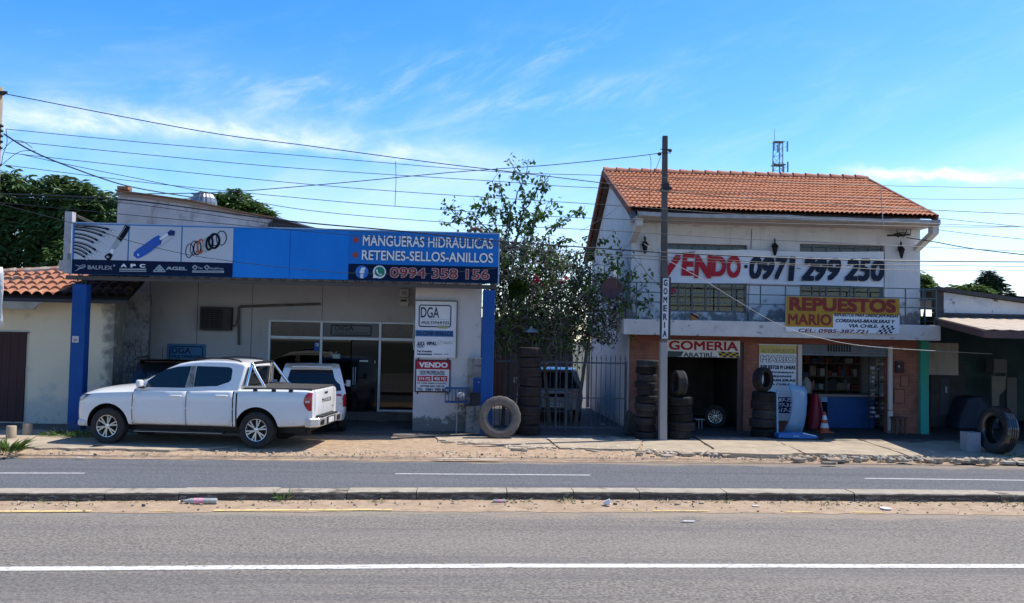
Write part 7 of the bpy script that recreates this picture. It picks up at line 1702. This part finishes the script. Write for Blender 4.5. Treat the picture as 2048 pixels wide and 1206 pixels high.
q.bar(p+Vector((-.28,0,-.02)), p+Vector((.35,0,.02)), .05, .04); one('cable_joint', q, black, 'tangled cable joint under the right end of the eave', 'cable joint', p)
q = MB(); p = at(1690, 475, YB-.03); 
# ================================================================== SKY, SUN, CAMERA
SUN = Vector((.60, .20, 1.0)).normalized()
el = math.asin(SUN.z); az = math.atan2(SUN.x, SUN.y)
wd = bpy.data.worlds.new('World'); SC.world = wd; wd.use_nodes = True; nt = wd.node_tree
bg = nt.nodes['Background']
sky = nn(nt, 'ShaderNodeTexSky'); sky.sky_type = 'NISHITA'; sky.sun_disc = False; sky.sun_elevation = el; sky.sun_rotation = az
sky.altitude = 100; sky.air_density = 1.0; sky.dust_density = .6; sky.ozone_density = 2.2
hs_ = nn(nt, 'ShaderNodeHueSaturation'); hs_.inputs['Hue'].default_value = .507; hs_.inputs['Saturation'].default_value = 1.45; hs_.inputs['Value'].default_value = 1.0
nt.links.new(sky.outputs[0], hs_.inputs['Color'])
tc = nn(nt, 'ShaderNodeTexCoord'); sx = nn(nt, 'ShaderNodeSeparateXYZ'); nt.links.new(tc.outputs['Generated'], sx.inputs[0])
def mth(op, a, b=None, c=None, clamp=False):
    m = nn(nt, 'ShaderNodeMath', operation=op); m.use_clamp = clamp
    for i, v in enumerate((a, b, c)):
        if v is None: continue
        if hasattr(v, 'links'): nt.links.new(v, m.inputs[i])
        else: m.inputs[i].default_value = v
    return m.outputs[0]
# a flat cloud layer: directions are divided by height so that streaks converge at the horizon
X, Y, Z = sx.outputs[0], sx.outputs[1], sx.outputs[2]
azn = mth('ARCTAN2', X, Y); eln = mth('ARCSINE', Z)
def noise(sc, det, rough, su, sv, rot=0.0, off=0.0):
    cb = nn(nt, 'ShaderNodeCombineXYZ')
    u = mth('ADD', mth('MULTIPLY', azn, su*math.cos(rot)), mth('MULTIPLY', eln, su*math.sin(rot)))
    v = mth('ADD', mth('MULTIPLY', azn, -sv*math.sin(rot)), mth('MULTIPLY', eln, sv*math.cos(rot)))
    nt.links.new(u, cb.inputs[0]); nt.links.new(v, cb.inputs[1]); cb.inputs[2].default_value = off
    t = nn(nt, 'ShaderNodeTexNoise'); t.inputs['Scale'].default_value = sc; t.inputs['Detail'].default_value = det; t.inputs['Roughness'].default_value = rough; t.inputs['Distortion'].default_value = .35
    nt.links.new(cb.outputs[0], t.inputs['Vector']); return t.outputs[0]
def smooth(v, a, b):
    r = ramp(nt, a, b, 'S'); nt.links.new(v, r.inputs[0]); return r.outputs[0]
def ae(px, py):
    d = ray(px, py).normalized(); return math.atan2(d.x, d.y), math.asin(d.z)
def band(pts, half_up, half_dn, a0, a1, fade):       # soft streak along a bent line of the sky (azimuth, elevation)
    A = [ae(*p) for p in pts]
    # quadratic through three points
    (x0,y0),(x1,y1),(x2,y2) = A
    c2 = ((y2-y0)/(x2-x0)-(y1-y0)/(x1-x0))/(x2-x1); c1 = (y1-y0)/(x1-x0)-c2*(x1+x0); c0 = y0-c1*x0-c2*x0*x0
    mid = mth('ADD', mth('ADD', mth('MULTIPLY', mth('MULTIPLY', azn, azn), c2), mth('MULTIPLY', azn, c1)), c0)
    d = mth('SUBTRACT', eln, mid)
    wob = mth('MULTIPLY', mth('SUBTRACT', noise(1, 5, .6, 22, 30, off=a0*7), .5), .022)
    d = mth('ADD', d, wob)
    up = smooth(d, half_up, 0.0); dn = smooth(d, -half_dn, 0.0)
    m = mth('MULTIPLY', up, dn)
    xa = smooth(azn, ae(a0, 300)[0], ae(a0+fade, 300)[0]); xb = smooth(azn, ae(a1, 300)[0], ae(a1-fade, 300)[0])
    return mth('MULTIPLY', m, mth('MULTIPLY', xa, xb))
w1 = smooth(noise(1, 8, .62, 5.0, 17, rot=.28, off=1.3), .47, .76)          # thin cirrus veil
w2 = smooth(noise(1, 9, .66, 9.0, 42, rot=.22, off=4.7), .52, .80)
lowm = smooth(eln, .42, .02)
veil = mth('MULTIPLY', mth('ADD', mth('MULTIPLY', w1, .55), mth('MULTIPLY', w2, .45)), mth('ADD', mth('MULTIPLY', lowm, .48), .06))
w3 = mth('MULTIPLY', smooth(noise(1, 5, .55, 3.2, 9, rot=.15, off=5.5), .38, .66), mth('MULTIPLY', smooth(eln, .34, .10), .30))
hz = mth('MULTIPLY', smooth(eln, .16, -.02), .20)
b1 = band([(0,236),(450,266),(900,322)], .032, .016, -900, 1100, 480)
b1n = mth('MULTIPLY', mth('MULTIPLY', b1, .85), mth('ADD', mth('MULTIPLY', smooth(noise(1, 9, .66, 13, 26, rot=-.1, off=9.1), .32, .66), .72), .22))
b1b = mth('MULTIPLY', band([(200,180),(560,185),(860,170)], .045, .05, 100, 1050, 330), mth('MULTIPLY', smooth(noise(1, 8, .65, 9, 26, rot=.35, off=2.2), .44, .78), .30))
b2_ = band([(1680,340),(1850,350),(2100,346)], .010, .011, 1640, 3400, 170)
b2n = mth('MULTIPLY', b2_, mth('ADD', mth('MULTIPLY', smooth(noise(1, 7, .6, 26, 70, off=3.3), .36, .60), .75), .25))
b3 = mth('MULTIPLY', band([(500,215),(750,180),(1100,110)], .05, .05, 350, 1350, 300), mth('MULTIPLY', smooth(noise(1, 8, .66, 10, 36, rot=.5, off=6.6), .44, .78), .22))
b4 = mth('MULTIPLY', band([(800,240),(1150,190),(1400,165)], .028, .028, 760, 1420, 200), mth('MULTIPLY', smooth(noise(1, 8, .66, 12, 40, rot=.4, off=8.2), .42, .76), .24))
cl = mth('ADD', mth('ADD', mth('ADD', veil, b1n), mth('ADD', b1b, b2n)), mth('ADD', mth('ADD', b3, b4), mth('ADD', hz, w3)), clamp=True)
cloud_col = (CLOUD[0], CLOUD[1], CLOUD[2])
cmx = mixc(nt, cl, hs_.outputs[0], cloud_col)
# added sky gain: stronger low down, weaker overhead and behind the camera, tuning shade
grad = mth('ADD', mth('MULTIPLY', smooth(eln, 1.15, .38), SKY_LO-SKY_HI), SKY_HI)
away = mth('ADD', mth('MULTIPLY', smooth(Y, -.5, .35), .10), .90)
sc_ = nn(nt, 'ShaderNodeVectorMath', operation='SCALE'); nt.links.new(cmx, sc_.inputs[0]); nt.links.new(mth('MULTIPLY', grad, away), sc_.inputs['Scale'])
nt.links.new(sc_.outputs[0], bg.inputs[0]); bg.inputs[1].default_value = SKY_STR
sl = bpy.data.lights.new('sun', 'SUN'); sl.energy = SUN_STR; sl.angle = rad(.53); sl.color = (1.0, .955, .88)
so = bpy.data.objects.new('sun', sl); COL.objects.link(so); so.rotation_euler = SUN.to_track_quat('Z', 'Y').to_euler(); so.location = (0, 0, 60)
cd = bpy.data.cameras.new('camera'); co = bpy.data.objects.new('camera', cd); COL.objects.link(co)
cd.sensor_width = 36; cd.sensor_fit = 'HORIZONTAL'; cd.lens = 36*FPX/2048; cd.clip_end = 2000; cd.clip_start = .05
Rm_ = Matrix((RGT, UPV, -FWD)).transposed().to_4x4(); Rm_.translation = Vector((0, 0, CZ)); co.matrix_world = Rm_
SC.camera = co
vs = SC.view_settings; vs.view_transform = 'Standard'; vs.look = 'None'; vs.exposure = EXPO; vs.gamma = 1.0; vs.use_curve_mapping = False
SC.cycles.max_bounces = 8; SC.cycles.transparent_max_bounces = 12; SC.cycles.sample_clamp_indirect = 6
try: SC.cycles.use_denoising = True
except Exception: pass
